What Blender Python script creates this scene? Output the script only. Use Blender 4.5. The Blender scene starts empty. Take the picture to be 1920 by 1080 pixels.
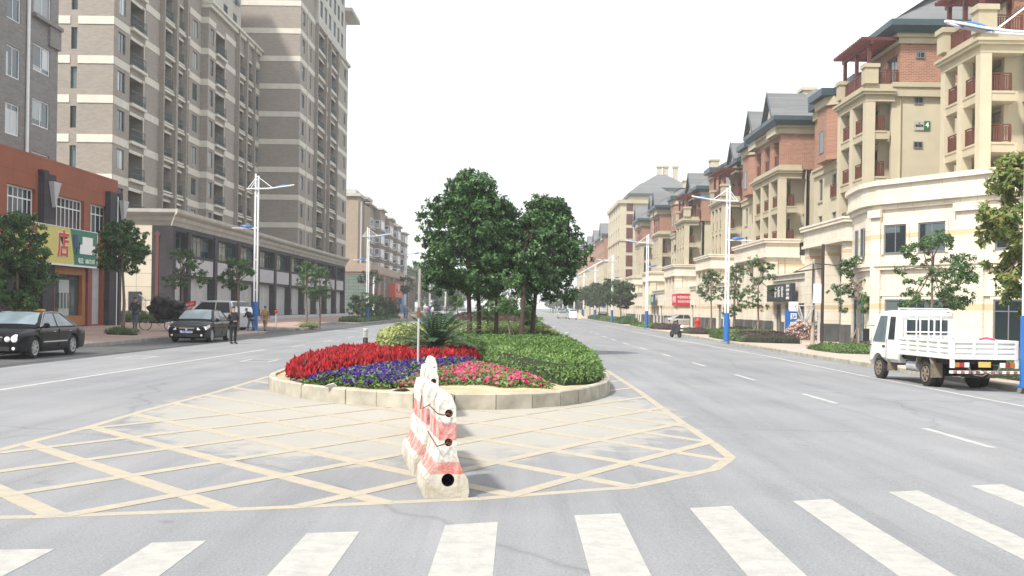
import bpy, bmesh, math, random
import numpy as np
from mathutils import Vector, Matrix
R = math.radians
scene = bpy.context.scene
C = scene.collection

# ---------------- camera ----------------
cam = bpy.data.cameras.new('camera')
cam.sensor_width = 36.0
cam.lens = 36.0*2000/1920
cam.shift_y = 37.0/1920
cam.clip_start = 0.1
cam.clip_end = 6000
camo = bpy.data.objects.new('camera', cam)
C.objects.link(camo)
camo.matrix_world = (Matrix.Translation((0, 0, 1.75)) @ Matrix.Rotation(R(.34), 4, 'Z')
                     @ Matrix.Rotation(R(90), 4, 'X') @ Matrix.Rotation(R(.86), 4, 'Z'))
scene.camera = camo

# ---------------- world, sun, exposure ----------------
SUN_EL, SUN_AZ = 52.0, 222.0          # azimuth clockwise from +Y: the sun stands behind the camera to the left
world = bpy.data.worlds.new('World')
scene.world = world
world.use_nodes = True
wt = world.node_tree
wt.nodes.clear()
sky = wt.nodes.new('ShaderNodeTexSky')
sky.sky_type = 'NISHITA'
sky.sun_disc = False
sky.sun_elevation = R(SUN_EL)
sky.sun_rotation = R(SUN_AZ)
sky.air_density = 1.0
sky.dust_density = 6.0
sky.ozone_density = 1.0
mixw = wt.nodes.new('ShaderNodeMix'); mixw.data_type = 'RGBA'
mixw.inputs[0].default_value = .72
mixw.inputs[7].default_value = (16.5, 16.9, 17.4, 1)   # a thin even overcast veil over the blue
bg = wt.nodes.new('ShaderNodeBackground')
bg.inputs[1].default_value = 0.075
out = wt.nodes.new('ShaderNodeOutputWorld')
wt.links.new(sky.outputs[0], mixw.inputs[6])
wt.links.new(mixw.outputs[2], bg.inputs[0])
wt.links.new(bg.outputs[0], out.inputs[0])

sun = bpy.data.lights.new('sun', 'SUN')
sun.energy = 4.2
sun.angle = R(5.0)
sun.color = (1.0, .955, .88)
suno = bpy.data.objects.new('sun', sun)
C.objects.link(suno)
_d = Vector((math.sin(R(SUN_AZ))*math.cos(R(SUN_EL)), math.cos(R(SUN_AZ))*math.cos(R(SUN_EL)), math.sin(R(SUN_EL))))
suno.rotation_euler = _d.to_track_quat('Z', 'Y').to_euler()
suno.location = (-40, -40, 60)

scene.view_settings.view_transform = 'Standard'
scene.view_settings.look = 'None'
scene.view_settings.exposure = 0.6
scene.view_settings.gamma = 1
scene.cycles.max_bounces = 6
scene.cycles.transparent_max_bounces = 8
scene.cycles.volume_bounces = 0

# ---------------- helpers ----------------
WL = {}
def wl(p): return WL.get(p.name, (0, 0, 0)) if p else (0, 0, 0)

class MB:
    """collects polygons in world coordinates, linked later as ONE mesh"""
    def __init__(s): s.v = []; s.f = []; s.ck = []
    def add(s, vs, fs):
        s.ck.append((len(s.v), len(s.f)))
        n = len(s.v); s.v += [tuple(p) for p in vs]; s.f += [tuple(i+n for i in f) for f in fs]; return s
    def quad(s, a, b, c, d): return s.add([a, b, c, d], [(0, 1, 2, 3)])
    def box(s, x0, x1, y0, y1, z0, z1):
        if x0 > x1: x0, x1 = x1, x0
        if y0 > y1: y0, y1 = y1, y0
        return s.add([(x0,y0,z0),(x1,y0,z0),(x1,y1,z0),(x0,y1,z0),(x0,y0,z1),(x1,y0,z1),(x1,y1,z1),(x0,y1,z1)],
                     [(0,3,2,1),(4,5,6,7),(0,1,5,4),(1,2,6,5),(2,3,7,6),(3,0,4,7)])
    def hexa(s, b, t):
        return s.add(list(b)+list(t), [(0,3,2,1),(4,5,6,7),(0,1,5,4),(1,2,6,5),(2,3,7,6),(3,0,4,7)])
    def prism(s, poly, z0, z1):
        n = len(poly)
        vs = [(p[0],p[1],z0) for p in poly]+[(p[0],p[1],z1) for p in poly]
        fs = [tuple(range(n-1,-1,-1)), tuple(range(n,2*n))]+[(i,(i+1)%n,n+(i+1)%n,n+i) for i in range(n)]
        return s.add(vs, fs)
    def extr(s, poly, f0, f1):
        """extrude 2-D poly: f0/f1 map (a,b)->xyz at each end"""
        n = len(poly)
        vs = [f0(*p) for p in poly]+[f1(*p) for p in poly]
        fs = [tuple(range(n-1,-1,-1)), tuple(range(n,2*n))]+[(i,(i+1)%n,n+(i+1)%n,n+i) for i in range(n)]
        return s.add(vs, fs)
    def tube(s, pts, r, n=8, cap=True):
        pts = [Vector(p) for p in pts]
        rs = r if isinstance(r, (list, tuple)) else [r]*len(pts)
        s.ck.append((len(s.v), len(s.f)))
        base = len(s.v); prev = None
        for i, p in enumerate(pts):
            t = (pts[min(i+1, len(pts)-1)]-pts[max(i-1, 0)]).normalized()
            if prev is None:
                u = t.orthogonal().normalized()
            else:
                u = (prev-t*prev.dot(t))
                u = u.normalized() if u.length > 1e-6 else t.orthogonal().normalized()
            prev = u; w = t.cross(u)
            for k in range(n):
                a = 2*math.pi*k/n
                q = p+(u*math.cos(a)+w*math.sin(a))*rs[i]
                s.v.append(tuple(q))
        for i in range(len(pts)-1):
            for k in range(n):
                a = base+i*n+k; b = base+i*n+(k+1) % n
                s.f.append((a, b, b+n, a+n))
        if cap:
            s.f.append(tuple(base+k for k in range(n-1, -1, -1)))
            s.f.append(tuple(base+(len(pts)-1)*n+k for k in range(n)))
        return s
    def lathe(s, c, prof, n=16, axis='z'):
        s.ck.append((len(s.v), len(s.f)))
        base = len(s.v)
        for r, h in prof:
            for k in range(n):
                a = 2*math.pi*k/n
                if axis == 'z': p = (c[0]+r*math.cos(a), c[1]+r*math.sin(a), c[2]+h)
                elif axis == 'x': p = (c[0]+h, c[1]+r*math.cos(a), c[2]+r*math.sin(a))
                else: p = (c[0]+r*math.sin(a), c[1]+h, c[2]+r*math.cos(a))
                s.v.append(p)
        for i in range(len(prof)-1):
            for k in range(n):
                a = base+i*n+k; b = base+i*n+(k+1) % n
                s.f.append((a, b, b+n, a+n))
        s.f.append(tuple(base+k for k in range(n-1, -1, -1)))
        s.f.append(tuple(base+(len(prof)-1)*n+k for k in range(n)))
        return s
    def mesh(s, name, org=(0, 0, 0)):
        me = bpy.data.meshes.new(name)
        me.from_pydata([(p[0]-org[0], p[1]-org[1], p[2]-org[2]) for p in s.v], [], s.f)
        me.update()
        return me

def put(name, m, mat_, parent=None, loc=None, smooth=False, bevel=0, fixn=False):
    org = loc if loc is not None else (wl(parent) if parent else (0, 0, 0))
    me = m.mesh(name, org) if isinstance(m, MB) else m
    if fixn or smooth or bevel:
        bm = bmesh.new(); bm.from_mesh(me); bmesh.ops.recalc_face_normals(bm, faces=bm.faces); bm.to_mesh(me); bm.free()
    if mat_ is not None and not me.materials: me.materials.append(mat_)
    o = bpy.data.objects.new(name, me); C.objects.link(o)
    o.location = tuple(org[i]-wl(parent)[i] for i in range(3))
    if parent: o.parent = parent
    WL[o.name] = tuple(org)
    if smooth:
        me.shade_smooth()
        try: me.set_sharp_from_angle(angle=R(40))
        except Exception: pass
    if bevel:
        b = o.modifiers.new('bevel', 'BEVEL'); b.width = bevel; b.segments = 2; b.limit_method = 'ANGLE'
    return o
def puts(name, m, mat_, parent, cap=95, tol=.03, **k):
    """like put(), but every separate piece (touching pieces stay together) becomes a part of its own"""
    ck = m.ck+[(len(m.v), len(m.f))]; pcs = []
    for (v0, f0), (v1, f1) in zip(ck, ck[1:]):
        a = m.v[v0:v1]
        pcs.append([[min(p[i] for p in a)-tol for i in range(3)], [max(p[i] for p in a)+tol for i in range(3)], v0, v1, f0, f1])
    gr = list(range(len(pcs)))
    def find(i):
        while gr[i] != i: gr[i] = gr[gr[i]]; i = gr[i]
        return i
    for i in range(len(pcs)):
        for j in range(i):
            a, b = pcs[i], pcs[j]
            if all(a[0][q] <= b[1][q] and b[0][q] <= a[1][q] for q in range(3)):
                x, y_ = find(i), find(j)
                if x != y_: gr[x] = y_
    G = {}
    for i, p in enumerate(pcs): G.setdefault(find(i), []).append(p)
    L = []
    for ps in G.values():
        q = MB()
        for p in ps:
            off = len(q.v); q.v += m.v[p[2]:p[3]]; q.f += [tuple(i-p[2]+off for i in f) for f in m.f[p[4]:p[5]]]
        c = [(sum(v[i] for v in q.v)/len(q.v)) for i in range(3)]
        L.append((cam_dist(c), len(L), q))
    L.sort(key=lambda t: t[:2]); outl = [put(name, q, mat_, parent, **k) for _, _, q in L[:cap]]
    if L[cap:]:
        r = MB()
        for _, _, q in L[cap:]: r.add(q.v, q.f)
        o = put(name, r, mat_, parent, **k); o['kind'] = 'stuff'; outl.append(o)
    return outl
def inst(name, me, loc, parent=None, rotz=0):
    o = bpy.data.objects.new(name, me); C.objects.link(o)
    o.location = tuple(loc[i]-wl(parent)[i] for i in range(3))
    o.rotation_euler.z = rotz
    if parent: o.parent = parent
    WL[o.name] = tuple(loc)
    return o
def thing(name, label, cat, loc=(0, 0, 0), group=None):
    o = bpy.data.objects.new(name, None); C.objects.link(o); o.location = loc
    o.empty_display_size = .3
    WL[o.name] = tuple(loc)
    o['label'] = label; o['category'] = cat
    if group: o['group'] = group
    return o
def tag(o, label, cat, group=None, kind=None):
    o['label'] = label; o['category'] = cat
    if group: o['group'] = group
    if kind: o['kind'] = kind
    return o
def struct(name, m, mat_, **k):
    o = put(name, m, mat_, **k); o['kind'] = 'structure'; return o
def place(root, loc, rotz=0, scale=1):
    root.location = loc; root.rotation_euler.z = rotz; root.scale = (scale,)*3
    return root
def dup(root, loc, rotz, label=None, scale=None):
    def cp(o, par):
        c = o.copy(); C.objects.link(c)
        if par: c.parent = par
        for ch in list(o.children): cp(ch, c)
        return c
    r = cp(root, None); r.location = loc; r.rotation_euler.z = rotz
    if label: r['label'] = label
    if scale: r.scale = (scale,)*3 if not isinstance(scale, tuple) else scale
    return r
def text_mesh(s, size, thick=.01, bold=0, align='CENTER'):
    cu = bpy.data.curves.new('t', 'FONT'); cu.body = s; cu.size = size; cu.extrude = thick/2; cu.offset = bold
    cu.align_x = align; cu.align_y = 'CENTER'; cu.resolution_u = 3
    o = bpy.data.objects.new('t', cu); C.objects.link(o)
    bpy.context.view_layer.update()
    me = bpy.data.meshes.new_from_object(o.evaluated_get(bpy.context.evaluated_depsgraph_get()))
    bpy.data.objects.remove(o)
    return me
def text(name, s, size, loc, face, mat_, parent=None, bold=0, thick=.01, sx=1.0, tilt=0):
    """face: 'x+','x-','y-' = direction the writing faces"""
    me = text_mesh(s, size, thick, bold)
    M = Matrix.Diagonal((sx, 1, 1, 1))
    Rz = {'y-': 0, 'x+': R(90), 'x-': R(-90), 'y+': R(180)}[face] if isinstance(face, str) else face
    me.transform(Matrix.Rotation(Rz, 4, 'Z') @ Matrix.Rotation(R(90), 4, 'X') @ Matrix.Rotation(tilt, 4, 'Z') @ M)
    me.materials.clear()
    return put(name, me, mat_, parent, loc=loc) if parent is None else _tp(name, me, mat_, parent, loc)
def _tp(name, me, mat_, parent, loc):
    me.materials.append(mat_)
    return inst(name, me, loc, parent)

# ---------------- materials ----------------
def _nt(name):
    m = bpy.data.materials.new(name); m.use_nodes = True
    nt = m.node_tree; b = nt.nodes['Principled BSDF']; return m, nt, b
def N(nt, t, **k):
    n = nt.nodes.new(t)
    for a, v in k.items(): setattr(n, a, v)
    return n
def c4(c): return (c[0], c[1], c[2], 1)
def pos(nt, scale=1, wall=None):
    g = N(nt, 'ShaderNodeNewGeometry'); return g.outputs['Position']
def wallvec(nt, ax=1, ay=1):
    g = N(nt, 'ShaderNodeNewGeometry'); s = N(nt, 'ShaderNodeSeparateXYZ'); nt.links.new(g.outputs['Position'], s.inputs[0])
    a = N(nt, 'ShaderNodeMath', operation='MULTIPLY'); a.inputs[1].default_value = ax; nt.links.new(s.outputs[0], a.inputs[0])
    b = N(nt, 'ShaderNodeMath', operation='MULTIPLY_ADD'); b.inputs[1].default_value = ay
    nt.links.new(s.outputs[1], b.inputs[0]); nt.links.new(a.outputs[0], b.inputs[2])
    c = N(nt, 'ShaderNodeCombineXYZ'); nt.links.new(b.outputs[0], c.inputs[0]); nt.links.new(s.outputs[2], c.inputs[1])
    return c.outputs[0]
def noise(nt, vec, scale, detail=4, rough=.55):
    n = N(nt, 'ShaderNodeTexNoise'); n.inputs['Scale'].default_value = scale; n.inputs['Detail'].default_value = detail
    n.inputs['Roughness'].default_value = rough
    if vec is not None: nt.links.new(vec, n.inputs['Vector'])
    return n.outputs['Fac']
def ramp(nt, fac, stops):
    r = N(nt, 'ShaderNodeValToRGB')
    e = r.color_ramp.elements
    while len(e) < len(stops): e.new(.5)
    for i, (p, c) in enumerate(stops): e[i].position = p; e[i].color = c4(c) if not isinstance(c, (int, float)) else (c, c, c, 1)
    nt.links.new(fac, r.inputs[0]); return r.outputs[0]
def mix(nt, f, a, b, mode='MIX'):
    m = N(nt, 'ShaderNodeMix', data_type='RGBA', blend_type=mode)
    if isinstance(f, (int, float)): m.inputs[0].default_value = f
    else: nt.links.new(f, m.inputs[0])
    for i, x in ((6, a), (7, b)):
        if isinstance(x, tuple): m.inputs[i].default_value = c4(x)
        else: nt.links.new(x, m.inputs[i])
    return m.outputs[2]
def bump(nt, b, h, strength=.3, dist=.02):
    n = N(nt, 'ShaderNodeBump'); n.inputs['Strength'].default_value = strength; n.inputs['Distance'].default_value = dist
    nt.links.new(h, n.inputs['Height']); nt.links.new(n.outputs[0], b.inputs['Normal'])
def pm(name, col, rough=.7, var=.12, scale=3.0, metal=0, spec=.5, bmp=0, emit=0, coat=0, obj=False):
    m, nt, b = _nt(name)
    v = pos(nt)
    if obj:
        tc = N(nt, 'ShaderNodeTexCoord'); v = tc.outputs['Object']
    n = noise(nt, v, scale, 6)
    lo = tuple(max(0, x*(1-var)) for x in col); hi = tuple(min(1, x*(1+var)) for x in col)
    nt.links.new(ramp(nt, n, [(.3, lo), (.7, hi)]), b.inputs['Base Color'])
    b.inputs['Roughness'].default_value = rough; b.inputs['Metallic'].default_value = metal
    b.inputs['Specular IOR Level'].default_value = spec
    b.inputs['Coat Weight'].default_value = coat; b.inputs['Coat Roughness'].default_value = .04
    if emit:
        b.inputs['Emission Color'].default_value = c4(col); b.inputs['Emission Strength'].default_value = emit
    if bmp: bump(nt, b, noise(nt, v, scale*12, 3), bmp, .01)
    return m
def brickm(name, c1, c2, mortar, bw=.24, bh=.07, mort=.01, rough=.85, stain=.12, ax=1, ay=1, off=.5, bias=0, stops=None):
    m, nt, b = _nt(name)
    v = wallvec(nt, ax, ay)
    t = N(nt, 'ShaderNodeTexBrick'); t.offset = off
    t.inputs['Color1'].default_value = c4(c1); t.inputs['Color2'].default_value = c4(c2); t.inputs['Mortar'].default_value = c4(mortar)
    t.inputs['Scale'].default_value = 1; t.inputs['Mortar Size'].default_value = mort; t.inputs['Bias'].default_value = bias
    t.inputs['Brick Width'].default_value = bw; t.inputs['Row Height'].default_value = bh; t.inputs['Mortar Smooth'].default_value = .1
    nt.links.new(v, t.inputs['Vector'])
    p = pos(nt)
    n = noise(nt, p, .55, 6, .6)
    s = ramp(nt, n, [(.3, 1-stain), (.7, 1.0)])
    nt.links.new(mix(nt, 1.0, t.outputs['Color'], s, 'MULTIPLY'), b.inputs['Base Color'])
    b.inputs['Roughness'].default_value = rough
    bump(nt, b, t.outputs['Fac'], -.3, .005)
    return m
def glassm(name, tint=(.03, .05, .055), rough=.06, pale_tone=(.16, .19, .2)):
    """window glass: dark glossy panes, some coloured paler for curtains and painted-in reflections"""
    m, nt, b = _nt(name)
    p = pos(nt)
    sc = N(nt, 'ShaderNodeVectorMath', operation='SNAP'); sc.inputs[1].default_value = (1.3, 1.3, 2.9); nt.links.new(p, sc.inputs[0])
    wn = N(nt, 'ShaderNodeTexWhiteNoise', noise_dimensions='3D'); nt.links.new(sc.outputs[0], wn.inputs['Vector'])
    sp = N(nt, 'ShaderNodeSeparateColor'); nt.links.new(wn.outputs['Color'], sp.inputs[0])
    nt.links.new(ramp(nt, sp.outputs[0], [(.45, tint), (.8, pale_tone)]), b.inputs['Base Color'])
    b.inputs['Roughness'].default_value = rough; b.inputs['Specular IOR Level'].default_value = .6
    return m
def leafm(name, cols, rough=.5, trans=.25):
    m, nt, b = _nt(name)
    g = N(nt, 'ShaderNodeNewGeometry')
    col = ramp(nt, g.outputs['Random Per Island'], [(i/(len(cols)-1), c) for i, c in enumerate(cols)])
    n = noise(nt, g.outputs['Position'], 1.3, 3)
    col = mix(nt, 1.0, col, ramp(nt, n, [(.35, .72), (.65, 1.15)]), 'MULTIPLY')
    nt.links.new(col, b.inputs['Base Color'])
    b.inputs['Roughness'].default_value = rough
    b.inputs['Specular IOR Level'].default_value = .35
    tr = N(nt, 'ShaderNodeBsdfTranslucent'); nt.links.new(col, tr.inputs[0])
    ms = N(nt, 'ShaderNodeMixShader'); ms.inputs[0].default_value = trans
    nt.links.new(b.outputs[0], ms.inputs[1]); nt.links.new(tr.outputs[0], ms.inputs[2])
    nt.links.new(ms.outputs[0], nt.nodes['Material Output'].inputs[0])
    return m

M = {}
M['white_metal'] = pm('white_metal', (.78, .79, .8), .35, .04)
M['grey_metal'] = pm('grey_metal', (.42, .43, .44), .4, .1)
M['dark_metal'] = pm('dark_metal', (.04, .045, .05), .45, .1)
M['black'] = pm('black', (.015, .015, .017), .5, .1)
M['blue_paint'] = pm('blue_paint', (.02, .13, .42), .4, .12, 8)
M['glass_teal'] = glassm('glass_teal', (.012, .03, .035), .06, (.10, .15, .155))
M['glass_dark'] = glassm('glass_dark', (.02, .028, .032), .05, (.1, .13, .14))
M['glass_curtain_glint'] = glassm('glass_curtain_glint', (.04, .06, .075), .08, (.45, .48, .49))  # pale tone paints in bright reflections as well as curtains
M['frame_teal'] = pm('frame_teal', (.03, .06, .065), .5, .1)
M['frame_white'] = pm('frame_white', (.75, .76, .77), .5, .05)
M['frame_grey'] = pm('frame_grey', (.16, .18, .19), .5, .1)
M['rubber'] = pm('rubber', (.02, .02, .02), .85, .3, 6)
M['bark'] = pm('bark', (.085, .06, .045), .9, .35, 14, bmp=.6)
M['bark_dark'] = pm('bark_dark', (.05, .034, .027), .95, .35, 14, bmp=.6)
M['bark_grey'] = pm('bark_grey', (.17, .13, .10), .9, .3, 14, bmp=.5)

# instanced windows: at most 95 parts of a kind per thing, the rest one "stuff" part
def cam_dist(l): return (l[0]**2+l[1]**2+(l[2]-1.75)**2)**.5
class Reps:
    def __init__(s, parent): s.p = parent; s.items = {}
    def add(s, name, proto, loc, sub=None): s.items.setdefault(name, []).append((cam_dist(loc), proto, loc, sub))
    def finish(s):
        for name, L in s.items.items():
            L.sort(key=lambda t: t[0])
            for d, proto, loc, sub in L[:95]:
                o = inst(name, proto[0], loc, s.p)
                if sub: inst(sub[0], sub[1][0], loc, o)
            rest = L[95:]
            if rest:
                m = MB(); m2 = MB()
                for d, proto, loc, sub in rest:
                    me = proto[0]; m.add([(v.co.x+loc[0], v.co.y+loc[1], v.co.z+loc[2]) for v in me.vertices], [tuple(q.vertices) for q in me.polygons])
                    if sub:
                        me = sub[1][0]; m2.add([(v.co.x+loc[0], v.co.y+loc[1], v.co.z+loc[2]) for v in me.vertices], [tuple(q.vertices) for q in me.polygons])
                o = put(name, m, rest[0][1][0].materials[0], s.p); o['kind'] = 'stuff'
                if m2.v:
                    o2 = put(rest[0][3][0], m2, rest[0][3][1][0].materials[0], o); o2['kind'] = 'stuff'
def protomesh(name, m, mat_):
    me = m.mesh(name); me.materials.append(mat_); return (me,)
# window prototype: origin at bottom centre on the wall plane. n = outward normal axis 'x+','x-','y-'
_wp = {}
def winproto(w, h, nx, nz, face, fmat, gmat, ft=.06, depth=.05, transom=None):
    key = (w, h, nx, nz, face, fmat, gmat, ft, transom)
    if key in _wp: return _wp[key]
    f = MB(); g = MB()
    def bx(m, a0, a1, z0, z1, d0, d1):
        if face == 'x+': m.box(d0, d1, a0, a1, z0, z1)
        elif face == 'x-': m.box(-d1, -d0, a0, a1, z0, z1)
        else: m.box(a0, a1, -d1, -d0, z0, z1)
    bx(f, -w/2, w/2, 0, ft, .002, depth); bx(f, -w/2, w/2, h-ft, h, .002, depth)
    bx(f, -w/2, -w/2+ft, ft, h-ft, .002, depth); bx(f, w/2-ft, w/2, ft, h-ft, .002, depth)
    for i in range(1, nx):
        x = -w/2+w*i/nx; bx(f, x-ft*.35, x+ft*.35, ft, h-ft, .002, depth*.85)
    for i in range(1, nz):
        z = h*i/nz if not transom else transom
        bx(f, -w/2+ft, w/2-ft, z-ft*.35, z+ft*.35, .002, depth*.8)
    bx(g, -w/2+ft*.5, w/2-ft*.5, ft*.5, h-ft*.5, -.02, depth*.4)
    _wp[key] = (protomesh('window', f, M[fmat]), protomesh('pane', g, M[gmat]))
    return _wp[key]
# ---------------- ground, roads, kerbs, markings ----------------
def gz(x): return -.02*max(0.0, x-1.0)
def rsw(x): return -.08-.014*(x-12.6)          # right pavement
def lsw(x): return .15+.020*(-x-15)             # left pavement
def add_h(nt, b, p, fine=90, amt=.35):
    bump(nt, b, noise(nt, p, fine, 3, .7), amt, .008)
def asphalt_mat():
    m, nt, b = _nt('asphalt')
    p = pos(nt)
    base = ramp(nt, noise(nt, p, .22, 7, .6), [(.3, (.172, .178, .189)), (.7, (.228, .232, .240))])
    mp = N(nt, 'ShaderNodeMapping'); mp.inputs['Scale'].default_value = (1.1, .05, 1); nt.links.new(p, mp.inputs[0])
    tr = ramp(nt, noise(nt, mp.outputs[0], 1.3, 4), [(.35, .90), (.65, 1.05)])     # long wheel tracks
    base = mix(nt, 1.0, base, tr, 'MULTIPLY')
    grit = ramp(nt, noise(nt, p, 42, 3, .9), [(.22, .60), (.5, 1.0), (.78, 1.42)])
    base = mix(nt, .9, base, grit, 'MULTIPLY')
    sm = N(nt, 'ShaderNodeMapping'); sm.inputs['Scale'].default_value = (3.2, .16, 1); sm.inputs['Rotation'].default_value = (0, 0, .12); nt.links.new(p, sm.inputs[0])
    base = mix(nt, 1.0, base, ramp(nt, noise(nt, sm.outputs[0], 1.0, 5, .7), [(.30, .86), (.46, .98), (.7, 1.03)]), 'MULTIPLY')   # tyre smears
    spots = ramp(nt, noise(nt, p, 1.7, 3, .5), [(.25, .80), (.31, 1.0)])      # oil drips
    base = mix(nt, 1.0, base, spots, 'MULTIPLY')
    # cracks
    vor = N(nt, 'ShaderNodeTexVoronoi', feature='DISTANCE_TO_EDGE'); vor.inputs['Scale'].default_value = .11
    wob = N(nt, 'ShaderNodeMix', data_type='VECTOR'); wob.inputs[0].default_value = .06
    nz = N(nt, 'ShaderNodeTexNoise'); nz.inputs['Scale'].default_value = .9; nz.inputs['Detail'].default_value = 5
    nt.links.new(p, nz.inputs['Vector']); nt.links.new(p, wob.inputs[4])
    sc = N(nt, 'ShaderNodeVectorMath', operation='SCALE'); sc.inputs['Scale'].default_value = 14; nt.links.new(nz.outputs['Color'], sc.inputs[0])
    nt.links.new(sc.outputs[0], wob.inputs[5]); nt.links.new(wob.outputs[1], vor.inputs['Vector'])
    cr = ramp(nt, vor.outputs['Distance'], [(.0, .62), (.0022, .62), (.0045, 1.0)])
    base = mix(nt, .6, base, cr, 'MULTIPLY')
    # sandy dust washed round the nose of the island and over the hatched area
    sx = N(nt, 'ShaderNodeSeparateXYZ'); nt.links.new(p, sx.inputs[0])
    def lin(o, k, c):
        n = N(nt, 'ShaderNodeMath', operation='MULTIPLY_ADD'); n.inputs[1].default_value = k; n.inputs[2].default_value = c
        nt.links.new(o, n.inputs[0]); return n.outputs[0]
    def mth(op, a, b_):
        n = N(nt, 'ShaderNodeMath', operation=op)
        for i, q in enumerate((a, b_)):
            if q is None: continue
            if isinstance(q, (int, float)): n.inputs[i].default_value = q
            else: nt.links.new(q, n.inputs[i])
        return n.outputs[0]
    ex = lin(sx.outputs[0], .22, .36); ey = lin(sx.outputs[1], .15, -2.75)
    d = mth('SQRT', mth('ADD', mth('MULTIPLY', ex, ex), mth('MULTIPLY', ey, ey)), None)
    dn = mth('ADD', d, lin(noise(nt, p, 1.6, 8, .7), .8, -.4))
    dust = ramp(nt, dn, [(.25, .92), (.9, .62), (1.9, 0.0)])
    base = mix(nt, dust, base, (.33, .312, .27))
    nt.links.new(base, b.inputs['Base Color'])
    b.inputs['Roughness'].default_value = .88; b.inputs['Specular IOR Level'].default_value = .3
    add_h(nt, b, p)
    return m
def paint_mat(name, col, under, wear=(.42, .62), sc=2.2, extra=0):
    m, nt, b = _nt(name)
    p = pos(nt)
    n1 = noise(nt, p, sc, 9, .72)
    f = ramp(nt, n1, [(wear[0], 1.0), (wear[1], 0.0)])
    col2 = ramp(nt, noise(nt, p, 7, 5), [(.3, tuple(c*.82 for c in col)), (.7, col)])
    base = mix(nt, f, under, col2)
    grit = ramp(nt, noise(nt, p, 60, 2, .8), [(.25, .85), (.75, 1.12)])
    nt.links.new(mix(nt, .7, base, grit, 'MULTIPLY'), b.inputs['Base Color'])
    b.inputs['Roughness'].default_value = .8
    add_h(nt, b, p, 90, .2)
    return m
MA = asphalt_mat()
M['asphalt'] = MA
M['asphalt_new'] = pm('asphalt_new', (.062, .064, .068), .85, .25, 1.2, bmp=.3)
M['white_paint'] = paint_mat('white_paint', (.36, .355, .33), (.23, .23, .23), (.47, .80), 6)
M['white_line'] = paint_mat('white_line', (.42, .42, .40), (.22, .22, .22), (.42, .78), 3)
M['yellow_paint'] = paint_mat('yellow_paint', (.36, .315, .235), (.27, .26, .235), (.40, .76), 2.6)
M['paving'] = brickm('paving', (.34, .20, .165), (.40, .25, .205), (.24, .18, .15), .2, .2, .012, ax=1, ay=0)
def paving():
    m, nt, b = _nt('paving_slabs')
    p = pos(nt)
    t = N(nt, 'ShaderNodeTexBrick'); t.offset = .5
    t.inputs['Color1'].default_value = (.33, .215, .18, 1); t.inputs['Color2'].default_value = (.41, .29, .245, 1)
    t.inputs['Mortar'].default_value = (.22, .17, .14, 1)
    t.inputs['Scale'].default_value = 1; t.inputs['Mortar Size'].default_value = .012
    t.inputs['Brick Width'].default_value = .3; t.inputs['Row Height'].default_value = .15
    nt.links.new(p, t.inputs['Vector'])
    s = ramp(nt, noise(nt, p, .5, 6, .65), [(.3, (.75, .76, .78)), (.7, (1.05, 1.03, 1.0))])
    nt.links.new(mix(nt, 1.0, t.outputs['Color'], s, 'MULTIPLY'), b.inputs['Base Color'])
    b.inputs['Roughness'].default_value = .9
    bump(nt, b, t.outputs['Fac'], -.3, .005)
    return m
M['paving'] = paving()
def pavingR():
    m, nt, b = _nt('paving_pale')
    p = pos(nt)
    t = N(nt, 'ShaderNodeTexBrick'); t.offset = .5
    t.inputs['Color1'].default_value = (.42, .33, .29, 1); t.inputs['Color2'].default_value = (.48, .39, .34, 1)
    t.inputs['Mortar'].default_value = (.3, .25, .22, 1)
    t.inputs['Scale'].default_value = 1; t.inputs['Mortar Size'].default_value = .012
    t.inputs['Brick Width'].default_value = .3; t.inputs['Row Height'].default_value = .15
    nt.links.new(p, t.inputs['Vector'])
    s = ramp(nt, noise(nt, p, .5, 6, .65), [(.3, (.78, .79, .8)), (.7, (1.05, 1.03, 1.0))])
    nt.links.new(mix(nt, 1.0, t.outputs['Color'], s, 'MULTIPLY'), b.inputs['Base Color'])
    b.inputs['Roughness'].default_value = .9
    return m
M['paving_pale'] = pavingR()
M['kerb_stone'] = pm('kerb_stone', (.34, .315, .255), .9, .3, 2.5, bmp=.4)
M['kerb_grey'] = pm('kerb_grey', (.30, .285, .255), .9, .2, 2.5, bmp=.4)
def sandm():
    m, nt, b = _nt('sandy_soil')
    p = pos(nt)
    c = ramp(nt, noise(nt, p, 1.6, 8, .7), [(.3, (.30, .22, .13)), (.55, (.46, .37, .235)), (.75, (.55, .46, .31))])
    nt.links.new(c, b.inputs['Base Color']); b.inputs['Roughness'].default_value = 1
    bump(nt, b, noise(nt, p, 14, 6, .75), .9, .04)
    return m
M['soil'] = sandm()
M['grass'] = pm('grass_ground', (.07, .11, .03), .95, .4, 2)

def sheet(xs, zf, y0, y1, m=None, ny=1):
    m = m or MB()
    n = len(xs)
    ys = [y0+(y1-y0)*i/ny for i in range(ny+1)]
    vs = [(x, y, zf(x)) for y in ys for x in xs]
    fs = [(j*n+i, j*n+i+1, (j+1)*n+i+1, (j+1)*n+i) for j in range(ny) for i in range(n-1)]
    return m.add(vs, fs)
def groundz(x):
    if x < -15: return -.05
    return min(-.05, gz(x)-.05) if x < 14 else -.6
g = sheet([-3000, -200, -60, -15, 1, 13, 30, 200, 3000], lambda x: groundz(x)-(.05 if abs(x) > 14 else 0), -300, 4500)
struct('ground', g, M['grass'])
rd = sheet([-60, -16.4, -8, 0, 1, 4, 8, 12.75, 12.9], gz, -40, 1500)
struct('road', rd, MA)
cr = sheet([12.9, 60], lambda x: gz(12.9), -40, 40)   # side road mouth near the camera
struct('road', cr, MA)
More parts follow.
